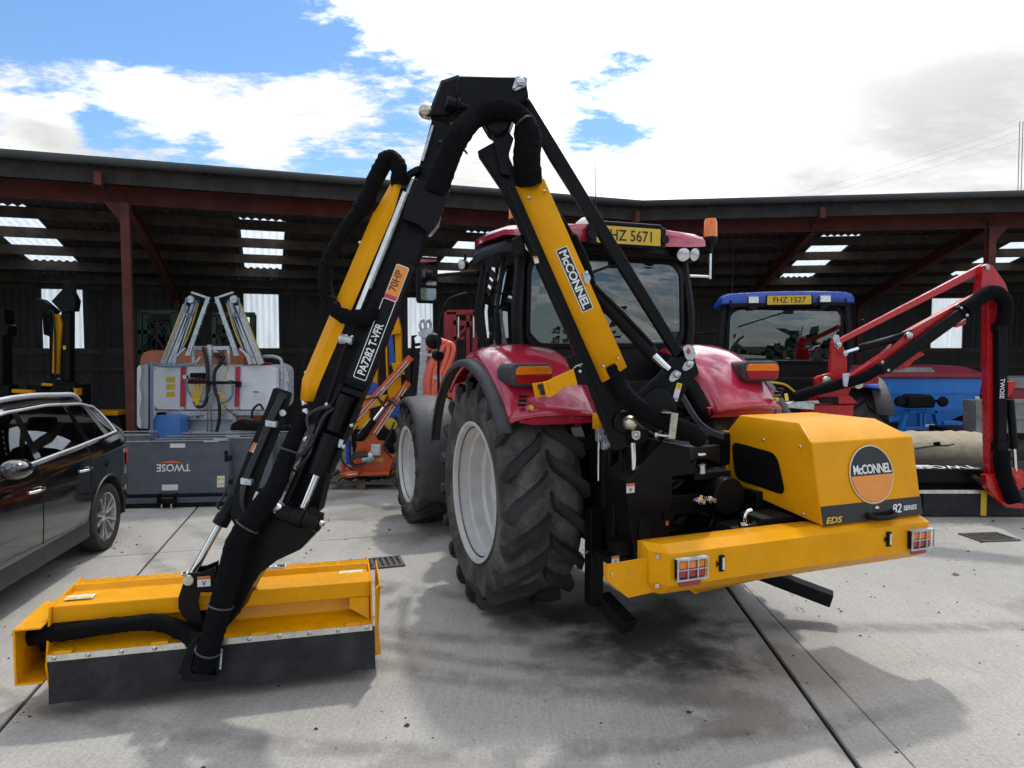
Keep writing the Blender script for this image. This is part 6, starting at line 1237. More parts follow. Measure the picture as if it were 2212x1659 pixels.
mb = MB(); mb.lathe([(0, .1), (.09, .09), (.11, 0), (.09, -.1)], at(*S5(610, 1065), Y6-.2), (.5, -1, 0), 18); mb.build('yellow_shaft_guard', PLATEY, by, smooth=50)
mb = MB(); PP(mb, S5, [(300, 1110), (640, 1080), (640, 1300), (560, 1330), (300, 1250)], Y6+.1, .4); mb.build('lower_works', CASTBLK, by, bevel=.04)
# ---- galvanised filling arm with orange hose
Y7 = 10.4
ga = thing('filling_arm', 'galvanised filling arm with coiled orange hose behind the front wheel', 'farm implement', base(S5, 860, 1000, Y7))
mb = MB(); PP(mb, S5, [(812, 850), (850, 380), (905, 340), (912, 400), (890, 600), (872, 850)], Y7, .12); mb.build('column', GALV, ga, bevel=.012)
for x in (860, 903):
    mb = MB(); p = at(*S5(x, 295), Y7-.02+.1*(x > 880)); mb.lathe([(.09, -.012), (.10, 0), (.09, .012), (.05, .012), (.045, -.012), (.09, -.012)], p, (.9, -.45, 0), 24); mb.build('pulley', GALV, ga, smooth=40)
mb = MB(); PP(mb, S5, [(820, 345), (930, 320), (935, 365), (905, 400), (830, 380)], Y7-.05, .2); mb.build('pulley_block', GALV, ga, bevel=.01)
mb = MB(); PP(mb, S5, [(835, 505), (880, 515), (1000, 522), (1028, 540), (1000, 545), (870, 532), (835, 520)], Y7-.15, .03); mb.build('hose_hook', GALV, ga, bevel=.003); mb = MB(); PP(mb, S5, [(945, 690), (1000, 680), (1005, 735), (945, 715)], Y7-.2, .08); mb.build('hose_bracket', GALV, ga, bevel=.003)
mb = MB(); PP(mb, S5, [(690, 680), (720, 680), (720, 960), (695, 960)], Y7-.05, .08); PP(mb, S5, [(770, 375), (820, 370), (790, 395), (800, 440), (770, 740), (780, 760), (765, 760)], Y7+.05, .06); PP(mb, S5, [(780, 440), (840, 430), (840, 455), (800, 460)], Y7, .06); mb.build('black_arm', BLK, ga, bevel=.006)
for k in range(6):
    mb = MB(); dx = 24*k; ptube(mb, S5, [(880+12*k, 860), (885+14*k, 700-6*k), (930+16*k, 560-14*k), (980+18*k-4*k, 425+3*k), (1020+14*k, 420+5*k), (1035+13*k, 470+6*k), (1000+12*k, 620), (950+10*k, 760), (935+8*k, 860)], Y7-.05-.05*(k % 3), .036, 10); mb.build('orange_hose', HOSEO, ga, smooth=60)
mb = MB(); ptube(mb, S5, [(890, 470), (950, 470), (1000, 455)], Y7-.02, .035, 10); mb.build('orange_hose', HOSEO, ga, smooth=60)
# ---- red press frame by the tractor cab
Y8 = 11.6
rf = thing('red_cultivator', 'tall red folded cultivator standing behind the tractor cab', 'farm implement', base(S5, 1160, 900, Y8))
for a, b, w_ in (((1060, 190), (1060, 830), .14), ((1110, 190), (1110, 560), .07), ((1215, 200), (1215, 560), .06), ((1268, 185), (1268, 520), .08), ((1050, 195), (1275, 195), .08), ((1100, 275), (1250, 285), .09), ((1110, 400), (1230, 290), .05), ((1100, 400), (1190, 395), .05)):
    mb = MB(); pbar(mb, S5, a, b, Y8, w_, .12); mb.build('frame_bar', REDD, rf, bevel=.006)
for x in (1140, 1258):
    mb = MB(); mb.cyl(at(*S5(x, 230), Y8-.08), at(*S5(x, 390), Y8-.08), .014, 8); mb.build('ram_rod', STEEL, rf)
mb = MB(); PP(mb, S5, [(1040, 480), (1110, 480), (1110, 850), (1030, 850)], Y8-.1, .5); mb.build('side_panel', REDD, rf, bevel=.02)
for x in (1070, 1090, 1150, 1180, 1262):
    mb = MB(); mb.box(at(*S5(x, 182), Y8), (.06, .1, .06)); mb.build('top_fitting', BLKM, rf, bevel=.01)

# ---- blue tractor under the right wing
BO = V((3.80, 9.75, 0)); BA = R(-13); BF = frame((BO.x, BO.y), BA)
bt = thing('blue_tractor', 'blue roofed tractor parked at the shed, seen from behind', 'tractor', tuple(BO), BA)
for sd in (-1, 1):
    ag_wheel(bt, BF, (sd*1.05, .35, .78), .78, .50, .45, sd, 18, 'rear_wheel'); ag_wheel(bt, BF, (sd*.85, 2.8, .58), .58, .40, .34, sd, 16, 'front_wheel', lugh=.04)
    mb = MB(BF); arc_fender(mb, (sd*.78, .35, .80), .90, [(0, 0), (sd*.25, .03), (sd*.42, .0), (sd*.45, -.05)], 55, 130, 14); mb.build('rear_fender', BLUE, bt, smooth=45, solid=.02)
    mb = MB(BF); arc_fender(mb, (sd*1.12, .35, .80), .86, [(0, 0), (sd*.2, .01), (sd*.23, -.04)], 28, 120, 14); mb.build('fender_flare', PLAST, bt, smooth=45, solid=.015)
    mb = MB(BF); mb.box((sd*1.02, -.40, 1.66), (.22, .06, .085)); tl = mb.build('tail_lamp', REDL, bt, bevel=.015)
cab(bt, BF, .80, -.05, 1.2, 1.80, 2.70, CGLASS, PLASTB)
mb = MB(BF); secs = []
for y, hw, zb, zt in ((-.28, .72, 2.70, 2.78), (-.24, .84, 2.70, 2.83), (-.1, .885, 2.69, 2.85), (.5, .885, 2.69, 2.86), (1.2, .88, 2.70, 2.84), (1.4, .76, 2.70, 2.78)): secs.append(roof_sec(y, hw, zb, zt, .10))
mb.loft(secs); mb.build('roof', BLUE, bt, smooth=42)
mb = MB(BF); mb.box((0, -.25, 2.70), (1.5, .06, .10)); mb.build('roof_valance', PLASTB, bt, bevel=.01)
BX = BF.to_3x3()@V((1, 0, 0))
mb = MB(BF); mb.box((.02, -.30, 2.735), (.60, .03, .135)); ph = mb.build('plate_holder', PLASTB, bt, bevel=.006); quadpatch('number_plate', PLATEY, ph, BF@V((.02, -.317, 2.735)), BX, UPZ, .56, .12, .003, .01); text('plate_lettering', 'FHZ 1527', BLACKP, ph, BF@V((.02, -.3215, 2.70)), BX, UPZ, .075, .012, align='CENTER', stretch=.95)
for x in (-.44, .47):
    mb = MB(BF); mb.box((x, -.31, 2.74), (.16, .08, .11)); wl_ = mb.build('work_lamp', PLAST, bt, bevel=.02); mb = MB(BF); mb.box((x, -.353, 2.74), (.13, .01, .085)); mb.build('lamp_lens', CLEARL, wl_, bevel=.004); mb = MB(BF); mb.box((x, -.29, 2.65), (.10, .06, .06)); mb.build('lamp_bracket', PLASTB, wl_)
mb = MB(BF); mb.beam((.0, -.10, 2.58), (-.62, -.10, 2.38), .018, .02); mb.box((.05, -.11, 2.59), (.12, .05, .07)); mb.build('rear_wiper', PLASTB, bt)
mb = MB(BF); mb.tube([(-.70, -.05, 2.85), (-.70, -.05, 2.95), (-.69, -.05, 3.65)], [.012, .006, .003], 6); mb.build('aerial', PLASTB, bt)
mb = MB(BF); mb.box((0, 2.2, 1.35), (.8, 1.9, .75)); mb.build('bonnet', BLUE, bt, bevel=.08); mb = MB(BF); mb.box((0, .6, 1.0), (.9, 1.8, 1.0)); mb.box((0, -.2, 1.45), (1.1, .3, .5)); mb.cyl((-.8, .35, .78), (.8, .35, .78), .15, 14); mb.build('chassis', CASTBLK, bt, bevel=.04)
for pts in ([(-.80, 1.2, 2.3), (-1.0, 1.15, 2.32), (-1.35, 1.1, 2.30)], [(-.80, 1.2, 2.05), (-.95, 1.2, 2.12), (-1.15, 1.15, 2.10)]):
    mb = MB(BF); mb.tube(spline(pts, 5), .014, 7); mb.build('mirror_arm', PLASTB, bt)
mb = MB(BF); mb.box((-1.38, 1.1, 2.42), (.2, .08, .28)); mb.build('mirror', PLASTB, bt, bevel=.03); mb = MB(BF); mb.box((1.02, .0, 2.40), (.05, .05, .16)); mb.build('side_lamp', PLASTB, bt, bevel=.015)
mb = MB(BF); mb.tube(spline([(-.5, -.3, 1.55), (-.3, -.45, 1.62), (-.05, -.45, 1.6), (.1, -.4, 1.5)], 5), .016, 7); mb.build('trailer_hose', PLATEY, bt)

# ---- red hedge cutter on the blue tractor
Y9 = 8.35
rh = thing('red_hedge_cutter', 'bright red hedge cutter with raised arm and black flail head', 'hedge cutter', base(K8, 860, 960, Y9))
def RP(pts, nm, mt, dy=0, dep=.10, par=None, bevel=.006, K=K8): mb = MB(); PP(mb, K, pts, Y9+dy, dep); return mb.build(nm, mt, par or rh, bevel=bevel)
tw = RP([(838, 560), (850, 530), (872, 530), (880, 560), (905, 600), (915, 640), (915, 730), (935, 800), (915, 850), (770, 850), (775, 800), (750, 780), (745, 750), (765, 735), (825, 720)], 'tower', REDB, .05, .08)
RP([(760, 840), (930, 840), (972, 880), (765, 888)], 'tower_foot', REDB, 0, .30); RP([(740, 890), (950, 888), (945, 960), (740, 960)], 'main_frame', REDB, .05, .4)
RP([(838, 535), (850, 515), (872, 520), (880, 570), (870, 595), (850, 580)], 'lug_plate', GALV, .0, .012, tw)
for p in ((868, 568), (902, 615), (805, 760), (972, 780)):
    mb = MB(); mb.lathe([(0, .03), (.05 if p[1] > 700 else .03, .024), (.055 if p[1] > 700 else .035, 0)], at(*K8(*p), Y9-.02), (0, -1, 0), 16); mb.build('pin', ZINC if p[1] > 700 else STEEL, tw, smooth=50)
RP([(870, 540), (1635, 140), (1660, 165), (1640, 182), (878, 565)], 'top_link', REDB, .08, .07)
RP([(930, 795), (900, 755), (1000, 690), (1120, 610), (1240, 495), (1560, 320), (1640, 285), (1660, 310), (1575, 385), (1130, 710), (985, 800)], 'boom', REDB, .0, .12)
RP([(1080, 690), (1540, 358), (1578, 402), (1140, 722)], 'boom_cover', BLK, -.10, .10); RP([(1075, 685), (1105, 670), (1140, 705), (1110, 730)], 'cover_end', BLKM, -.12, .13); RP([(1512, 370), (1545, 350), (1580, 400), (1550, 425)], 'cover_end', BLKM, -.12, .13)
for p in ((1100, 662), (1132, 705), (1521, 374), (1549, 413)):
    mb = MB(); mb.lathe([(0, .012), (.018, .01), (.02, 0)], at(*K8(*p), Y9-.125), (0, -1, 0), 10); mb.build('bolt', STEEL, rh)
RP([(1635, 185), (1640, 150), (1660, 138), (1690, 150), (1755, 245), (1770, 285), (1765, 320), (1700, 330), (1620, 300)], 'knuckle', REDB, .0, .14)
RP([(1645, 145), (1672, 145), (1672, 170), (1655, 172)], 'pin_plate', GALV, -.02, .015)
RP([(1662, 310), (1745, 320), (1740, 400), (1715, 450), (1712, 1100), (1725, 1280), (1670, 1280), (1660, 700)], 'dipper', REDB, .02, .12)
RP([(1717, 460), (1768, 458), (1762, 1140), (1718, 1138)], 'dipper_cover', BLK, -.08, .12); RP([(1714, 455), (1769, 455), (1769, 498), (1714, 498)], 'cover_end', BLKM, -.10, .14); RP([(1714, 1092), (1770, 1092), (1770, 1140), (1714, 1140)], 'cover_end', BLKM, -.10, .14)
mb = MB(); text('lettering', 'TWOSE', WHITE, rh, at(*K8(1728, 748), Y9-.083), (0, 0, -1), (1, 0, 0), .052, .012, stretch=.95)
mb = MB(); ptube(mb, K8, [(1540, 385), (1590, 345), (1650, 300), (1710, 295), (1752, 340), (1755, 400), (1742, 460)], Y9-.10, .085, 12); mb.build('hose_sleeve', SLEEVE, rh, smooth=60)
mb = MB(); ptube(mb, K8, [(630, 850), (720, 820), (830, 790), (930, 765), (1020, 735), (1085, 695)], Y9-.12, .065, 12); mb.build('hose_sleeve', SLEEVE, rh, smooth=60)
RP([(890, 725), (930, 720), (915, 795), (895, 790)], 'hose_clamp', GALV, -.22, .02)
mb = MB(); ptube(mb, K8, [(1740, 1130), (1735, 1200), (1760, 1300), (1800, 1400)], Y9-.1, .09, 12); mb.build('hose_sleeve', SLEEVE, rh, smooth=60)
mb = MB(); mb.cyl(at(*K8(975, 590), Y9+.05), at(*K8(1240, 518), Y9+.05), .05, 14); rr1 = mb.build('ram', BLK, rh); mb = MB(); mb.cyl(at(*K8(905, 612), Y9+.05), at(*K8(975, 590), Y9+.05), .028, 10); mb.build('ram_rod', CHROME, rr1); mb = MB(); mb.lathe([(0, .03), (.04, .026), (.045, 0)], at(*K8(1240, 520), Y9-.02), (0, -1, 0), 14); mb.build('pin', STEEL, rr1)
mb = MB(); ptube(mb, K8, [(990, 570), (1100, 545), (1200, 510), (1260, 490)], Y9, .012); mb.build('hose', HOSE, rh)
RP([(1170, 690), (1230, 650), (1300, 605), (1330, 620), (1270, 655), (1235, 690), (1190, 705)], 'transport_hook', REDB, .0, .05); RP([(1485, 470), (1550, 430), (1545, 460), (1500, 478)], 'transport_stop', REDB, -.02, .06)
RP([(1648, 1262), (1720, 1260), (1760, 1300), (1750, 1370), (1780, 1410), (1853, 1415), (1853, 1440), (1760, 1435), (1700, 1380), (1660, 1330)], 'yoke', REDB, -.05, .10); mb = MB(); mb.lathe([(0, .04), (.03, .04), (.05, .02), (.13, .02), (.13, -.06)], at(*K8(1808, 1282), Y9-.02), (0, -1, 0), 20); mb.build('yoke_boss', REDB, rh, smooth=40)
RP([(1768, 765), (1808, 762), (1808, 790), (1775, 850), (1768, 850)], 'upper_lug', REDB, -.05, .06); mb = MB(); mb.cyl(at(*K8(1778, 860), Y9-.02), at(*K8(1800, 1120), Y9-.02), .045, 12); r4 = mb.build('head_ram', BLK, rh); mb = MB(); mb.cyl(at(*K8(1800, 1120), Y9-.02), at(*K8(1808, 1240), Y9-.02), .022, 10); mb.build('ram_rod', CHROME, r4)
RP([(595, 880), (660, 870), (740, 885), (740, 915), (600, 905)], 'valve_block', GALV, -.15, .12); RP([(660, 870), (850, 862), (850, 880), (660, 884)], 'slew_ram', STEEL, -.12, .04); RP([(770, 850), (870, 845), (870, 885), (770, 880)], 'slew_guard', BLKM, -.14, .05)
hA, hB = at(*S7(430, 1530), 8.55), at(*S7(1400, 1530), 8.55)
hd_ = MB(); sec = [(.0, .04), (.0, .30), (.06, .34), (.10, .36), (.05, .42), (.05, .58), (.30, .62), (.62, .60), (.80, .30), (.80, .05)]
hd_.loft([[V((x, 8.5+y, z)) for y, z in sec] for x in (4.93, 7.1)]); fh = hd_.build('flail_head', BLK, rh, bevel=.012, smooth=25)
mb = MB(); mb.box((6.05, 8.492, .315), (2.05, .008, .045)); mb.build('clamp_strip', ALU, fh)
mb = MB(); mb.plate([V((5.08, 8.480, .02)), V((7.1, 8.480, .02)), V((7.1, 8.489, .31)), V((5.08, 8.489, .31))], V((0, .008, 0))); mb.build('rubber_flap', RUBFLAP, fh); mb = MB(); mb.box((5.82, 8.477, .17), (.07, .006, .30)); mb.build('yellow_strap', PLATEY, fh)
mb = MB(); mb.plate([V((4.92, 8.42, .06)), V((4.92, 8.42, .34)), V((4.92, 8.55, .60)), V((4.92, 9.25, .58)), V((4.92, 9.30, .06))], V((-.04, 0, 0))); mb.build('head_end', BLKM, fh, bevel=.01)
quadpatch('sticker', STKR, fh, V((5.15, 8.65, .606)), V((1, 0, 0)), V((0, 1, .05)), .22, .10, .004); mb = MB(); text('lettering', 'TWOSE', WHITE, fh, V((5.75, 8.62, .618)), V((-1, 0, 0)), V((0, -1, -.05)), .16, .014)
for k in range(3):
    mb = MB(); mb.tube(spline([V((5.65+.05*k, 8.45, .52-.04*k)), V((5.85, 8.38, .42-.03*k)), V((6.1, 8.33, .36-.03*k)), V((6.4, 8.3, .33))], 6), .028, 8); mb.build('hose', HOSE, fh, smooth=60)

# ---- canvas wrapped bundle
YT = 9.7; cb_ = thing('canvas_bundle', 'beige canvas wrapped bundle lying behind the black flail head', 'bundle', base(S7, 580, 1300, YT))
mb = MB(); secs = []; random.seed(11); L0_, L1_ = at(*S7(250, 1165), YT).x, at(*S7(860, 1165), YT).x; zc_ = at(*S7(500, 1165), YT).z; zh = at(*S7(500, 1068), YT).z-zc_
for i in range(22):
    t = i/21; x = L0_+(L1_-L0_)*t; s_ = 1-.06*abs(2*t-1)**4; secs.append([V((x, YT+.45+.48*cos(a)*s_*(1+.05*sin(3*a+i)), zc_+zh*sin(a)*s_*(1+.05*sin(2.3*i+2*a)+.04*random.uniform(-1, 1))*(1 if abs(sin(a)) < .8 else .97))) for a in [2*pi*k/18 for k in range(18)]])
mb.loft(secs); mb.build('canvas', TARP, cb_, smooth=70)
mb = MB(); ptube(mb, S7, [(380, 1145), (450, 1135), (500, 1128), (560, 1128), (600, 1118)], YT-.08, .012); mb.build('lashing', HOSE, cb_); mb = MB(); PP(mb, S7, [(490, 1112), (520, 1108), (525, 1128), (495, 1130)], YT-.1, .05); mb.build('lashing_knot', SLEEVE, cb_)
mb = MB(); mb.box(((L0_+L1_)/2, YT+.45, .30), (L1_-L0_-.3, .7, .60)); mb.build('stand', BLKM, cb_, bevel=.02)

# ---- blue fertiliser spreader
YF = 13.2; fs_ = thing('fertiliser_spreader', 'blue fertiliser spreader with dark red cover', 'spreader', base(S7, 460, 1080, YF))
pA, pB = at(*S7(120, 735), YF), at(*S7(765, 735), YF); zt_, zm_, zb_ = pA.z, at(*S7(400, 915), YF).z, at(*S7(400, 1000), YF).z
mb = MB(); secs = [[V((x, y, z)) for x, y in ((pA.x+i_, YF+i_*.3), (pB.x-i_, YF+i_*.3), (pB.x-i_, YF+1.3-i_*.3), (pA.x+i_, YF+1.3-i_*.3))] for z, i_ in ((zb_-.1, .75), (zm_, .06), (zt_, 0))]; mb.loft(secs); hop = mb.build('hopper', BLUES, fs_, bevel=.01)
for z in (zt_-.30, zt_-.62):
    mb = MB(); mb.box(((pA.x+pB.x)/2, YF-.006, z), (pB.x-pA.x-.03, .014, .012)); mb.build('seam', BLUES, hop)
mb = MB(); mb.loft([[V((x, y, z)) for x, y in ((pA.x-.05+i_, YF-.06+i_*.8), (pB.x+.06-i_, YF-.06+i_*.8), (pB.x+.06-i_, YF+1.35-i_*.4), (pA.x-.05+i_, YF+1.35-i_*.4))] for z, i_ in ((zt_-.02, 0), (zt_+.06, .0), (zt_+.20, .28), (zt_+.22, .5))]); mb.build('cover', TARPR, fs_, bevel=.03)
mb = MB(); mb.box(((pA.x+pB.x)/2-.45, YF+.06, zt_+.135), (1.2, .02, .16), Rm=Mx.Rotation(R(-58), 3, 'X')); mb.build('cover_window', TRAILER, fs_)
YG = 12.6
for pts, nm in (([(325, 925), (345, 925), (310, 1060), (285, 1060)], 'leg'), ([(485, 925), (508, 925), (545, 1055), (520, 1060)], 'leg'), ([(325, 920), (508, 925), (508, 945), (325, 940)], 'cross_bar'), ([(310, 1020), (530, 1020), (535, 1040), (305, 1040)], 'cross_bar'), ([(405, 930), (420, 930), (420, 1020), (405, 1020)], 'strut'), ([(428, 930), (442, 930), (442, 1020), (428, 1020)], 'strut')):
    mb = MB(); PP(mb, S7, pts, YG, .12); mb.build(nm, BLUES, fs_, bevel=.008)
mb = MB(); PP(mb, S7, [(345, 850), (375, 835), (480, 838), (500, 870), (495, 912), (335, 915)], YG-.1, .35); lb2 = mb.build('gearbox', BLKM, fs_, bevel=.04); mb = MB(); mb.lathe([(0, .06), (.08, .05), (.10, 0), (.06, -.05)], at(*S7(285, 873), YG-.05), (0, -1, 0), 16); mb.build('road_lamp', BLKM, fs_, smooth=50); mb = MB(); mb.lathe([(0, .06), (.08, .05), (.10, 0), (.06, -.05)], at(*S7(535, 875), YG-.05), (0, -1, 0), 16); mb.build('road_lamp', BLKM, fs_, smooth=50)
mb = MB(); PP(mb, S7, [(300, 868), (345, 860), (345, 875), (300, 880)], YG, .05); PP(mb, S7, [(490, 862), (525, 868), (525, 882), (490, 880)], YG, .05); mb.build('lamp_arm', BLKM, fs_); mb = MB(); PP(mb, S7, [(435, 1005), (490, 1005), (490, 1020), (435, 1020)], YG-.01, .005); mb.build('sticker', STKR, fs_); mb = MB(); PP(mb, S7, [(722, 845), (748, 845), (748, 870), (722, 870)], YF-.01, .005); mb.build('sticker', STKR, fs_)
mb = MB(); PP(mb, S7, [(540, 990), (650, 990), (650, 1015), (540, 1015)], YG+.1, .3); mb.build('spread_guard', BLUES, fs_, bevel=.01); mb = MB(); PP(mb, S7, [(205, 985), (300, 965), (300, 985), (205, 1000)], YG+.1, .3); mb.build('spread_guard', BLUES, fs_, bevel=.01); mb = MB(); PP(mb, S7, [(650, 960), (760, 930), (800, 1060), (640, 1060)], YF+.2, .6); mb.build('chassis_works', REDD, fs_, bevel=.03)
mb = MB(); PP(mb, S7, [(340, 1040), (480, 1040), (500, 1065), (330, 1065)], YG-.05, .3); mb.build('spinner', CASTBLK, fs_, bevel=.03); mb = MB(); PP(mb, S7, [(200, 1000), (310, 1000), (290, 1070), (180, 1070)], YF, .5); mb.build('chassis_leg', CASTBLK, fs_, bevel=.03)
# ---- grey trailer at the right edge
YR = 11.0; tr2 = thing('grey_trailer', 'weathered grey trailer body at the right edge behind the red arm', 'trailer', base(S7, 1000, 1080, YR))
mb = MB(); PP(mb, S7, [(730, 870), (1300, 868), (1300, 1060), (735, 1055)], YR, .35); mb.build('body', TRAILER, tr2, bevel=.01)
for k in range(2): mb = MB(); pbar(mb, S7, (728, 872+90*k), (1300, 870+95*k), YR-.01, .05, .06); mb.build('side_rail', TRAILER, tr2)
mb = MB(); PP(mb, S7, [(728, 868), (748, 868), (748, 1060), (728, 1055)], YR-.03, .06); mb.build('corner_post', TRAILER, tr2)
mb = MB(); mb.lathe([(.12, -.08), (.28, -.10), (.32, 0), (.28, .10), (.12, .08)], V((at(*S7(985, 1140), YR).x, YR+.1, .32)), (1, -.3, 0), 28); whl = mb.build('wheel', TYREC, tr2, smooth=50); mb = MB(); mb.lathe([(0, .06), (.1, .06), (.16, .09), (.17, .07)], V((at(*S7(985, 1140), YR).x, YR+.1, .32)), (-1, -.6, 0), 24); mb.build('hub', STEEL, whl, smooth=50)
rb_ = thing('red_implement', 'red implement with grey lid far right behind the dipper', 'farm implement', base(S7, 1000, 1000, 13.4)); mb = MB(); PP(mb, S7, [(930, 800), (1300, 795), (1300, 1165), (930, 1165)], 13.4, .8); mb.build('body', REDD, rb_, bevel=.02); mb = MB(); PP(mb, S7, [(915, 738), (1300, 735), (1300, 798), (920, 800)], 13.35, .9); mb.build('lid', TRAILER, rb_, bevel=.02)

# ---- stands, skids and legs that carry the parked implements
def stand(root, c, sx, sy, zt, nm='stand'):
    mb = MB()
    for ix in (-1, 1):
        for iy in (-1, 1): mb.box((c[0]+ix*sx/2, c[1]+iy*sy/2, zt/2), (.09, .09, zt))
        mb.box((c[0]+ix*sx/2, c[1], zt-.05), (.085, sy, .085)); mb.box((c[0]+ix*sx/2, c[1], .06), (.08, sy, .07))
    mb.box((c[0], c[1]-sy/2, zt-.05), (sx, .08, .08)); mb.box((c[0], c[1]+sy/2, zt-.05), (sx, .08, .08)); mb.build(nm, CASTBLK, root, bevel=.006)
def xo(K, x, y, Y): return at(*K(x, y), Y).x
stand(sp_, (xo(S6, 690, 1100, YS), YS+.45), 2.0, .7, at(*S6(690, 1215), YS).z); stand(os_, (xo(S6, 520, 1100, Y2), Y2+.5), 1.8, .7, at(*S6(520, 1195), Y2).z)
mb = MB(); mb.box((xo(S6, 160, 1100, Y2-.6), Y2-.35, .35), (.3, .3, .75)); mb.build('side_stand', CASTBLK, os_)
for g_ in [o for o in COL.objects if o.name.startswith('green_implement')]: stand(g_, (g_.location.x, Y3+.1), .9, .5, at(*S6(500, 1160), Y3).z)
stand(hc, (hc.location.x, Y4+.1), .8, .4, at(*K1(285, 800), Y4).z); stand(h2, (h2.location.x, Y4-.4), .6, .3, at(*K1(5, 790), Y4-.5).z); stand(bl, (bl.location.x, 13.4), .8, .4, at(*K1(490, 890), 13.2).z)
stand(by, (by.location.x-.1, Y6+.2), .8, .5, at(*S5(500, 1200), Y6).z); stand(ga, (ga.location.x, Y7+.05), .5, .6, at(*S5(860, 840), Y7).z); stand(rf, (rf.location.x-.1, Y8+.1), .9, .6, at(*S5(1160, 820), Y8).z); stand(fs_, (fs_.location.x, YF+.65), 1.4, .8, zb_)
stand(rh, (at(*K8(850, 950), Y9).x, Y9+.3), .7, .4, at(*K8(850, 950), Y9).z)
mb = MB(); zz = at(*S7(900, 1050), YR).z; mb.box((at(*S7(1015, 1050), YR).x, YR+.6, zz-.08), (1.9, .8, .16)); mb.box((at(*S7(760, 1050), YR).x, YR+.2, zz/2), (.1, .1, zz)); mb.build('chassis', CASTBLK, tr2, bevel=.01)
# ---- drain grates let into the concrete
IRON = paint('worn_iron', (.10, .095, .088), .5, metal=.3, var=.3, scale=30)
for k, (q, lab_) in enumerate((([(768, 1212), (850, 1205), (866, 1222), (785, 1231)], 'iron drain grate between the flail head and the rear tyre'), ([(2090, 1155), (2160, 1152), (2185, 1168), (2110, 1170)], 'iron drain grate on the right of the amber bumper'))):
    c4 = [gr(*p) for p in q]; c = sum(c4, V())/4; xd = ((c4[1]-c4[0])+(c4[2]-c4[3])).normalized(); yd = V((-xd.y, xd.x, 0)); ln = .44; wn = .30
    dg = thing('drain_grate', lab_, 'drain grate', (c.x, c.y, .0), atan2(xd.y, xd.x), 'drain grates in the yard'); M = MW[dg.name]
    mb = MB(M); mb.box((0, 0, .003), (ln, wn, .004)); mb.build('pit', BLACKP, dg, smooth=0)
    mb = MB(M)
    for s in (-1, 1): mb.box((s*ln/2, 0, .007), (.03, wn+.03, .014)); mb.box((0, s*wn/2, .007), (ln+.03, .03, .0135))
    mb.build('frame', IRON, dg)
    for i in range(7): mb = MB(M); mb.box((-ln/2+ln*(i+1)/8, 0, .0075), (.024, wn-.03, .011)); mb.build('bar', IRON, dg)
# ---- overhead lines far beyond the shed
pw = thing('power_line', 'overhead wires and pole beyond the shed at the upper right', 'power line', (at(2207, 400, 60).x, 60, 0))
for s in (0, 1): mb = MB(); mb.cyl((at(2203+7*s, 400, 60).x, 60, 0), (at(2203+7*s, 262, 60).x, 60, at(2203, 262, 60).z), .03, 8); mb.build('pole', TRAILER, pw)
for a, b in (((2205, 268), (1740, 412)), ((2212, 280), (1790, 412)), ((2212, 298), (1830, 412))):
    p, q = at(*a, 60), at(*b, 85); q = p+(q-p)*1.25; mb = MB(); mb.tube([p+(q-p)*t+V((0, 0, -2.0*t*(1-t)*.5)) for t in [k/10 for k in range(11)]], .010, 5); mb.build('wire', GALV, pw)

# ---- hedgerow behind the photographer, mirrored in the cab windows
random.seed(21); mb = MB()
for k in range(1500):
    x = random.uniform(-60, 70); hgt = 3.2+1.6*sin(x*.31)+1.3*sin(x*.83+1)+.9*sin(x*1.9)
    z = random.uniform(.2, max(1.0, hgt)); y = -52+random.uniform(-2.5, 2.5); s_ = random.uniform(.35, .9); n = V((random.gauss(0, 1), random.gauss(0, 1), random.gauss(0, 1))).normalized(); u = n.orthogonal().normalized()*s_; w_ = n.cross(u)
    c = V((x, y, z)); mb.add([c+u, c+w_*.7, c-u, c-w_*.7], [(0, 1, 2, 3)])
hr = mb.build('hedgerow', GREEN, None, smooth=0); tag(hr, 'dark hedgerow mirrored in the blue tractor rear window', None, kind='stuff')
# ---- grit, crumbs of soil and small stones on the slabs
random.seed(31); mb = MB()
def stone(x, y, r):
    mb.add([V((x+r*random.uniform(.7, 1.2)*cos(a), y+r*random.uniform(.6, 1.1)*sin(a), .001)) for a in (0, 1.25, 2.5, 3.8, 5.0)]+[V((x+r*.1, y, r*random.uniform(.5, .9)))], [(0, 1, 5), (1, 2, 5), (2, 3, 5), (3, 4, 5), (4, 0, 5)])
cs = gr(752, 1268)
for k in range(70): stone(cs.x+random.gauss(0, .11), cs.y+random.gauss(0, .08), random.uniform(.004, .014))
for k in range(900):
    x, y = random.uniform(-5, 6), random.uniform(2.2, 9); stone(x, y, min(.024, .0035*(1+random.expovariate(.9))))
st_ = mb.build('grit', paint('soil_crumb', (.045, .042, .04), .95, var=.3), None, smooth=0); tag(st_, 'scattered soil crumbs and grit on the concrete', None, kind='stuff')
lf_ = MB(); p = gr(2065, 1242); lf_.add([p+V((-.05, 0, .004)), p+V((0, -.02, .012)), p+V((.05, .005, .004)), p+V((0, .025, .014))], [(0, 1, 2, 3)]); lo_ = lf_.build('fallen_leaf', paint('dead_leaf', (.20, .09, .03), .8), None, smooth=0); tag(lo_, 'small brown fallen leaf lying right of the bumper', 'leaf')
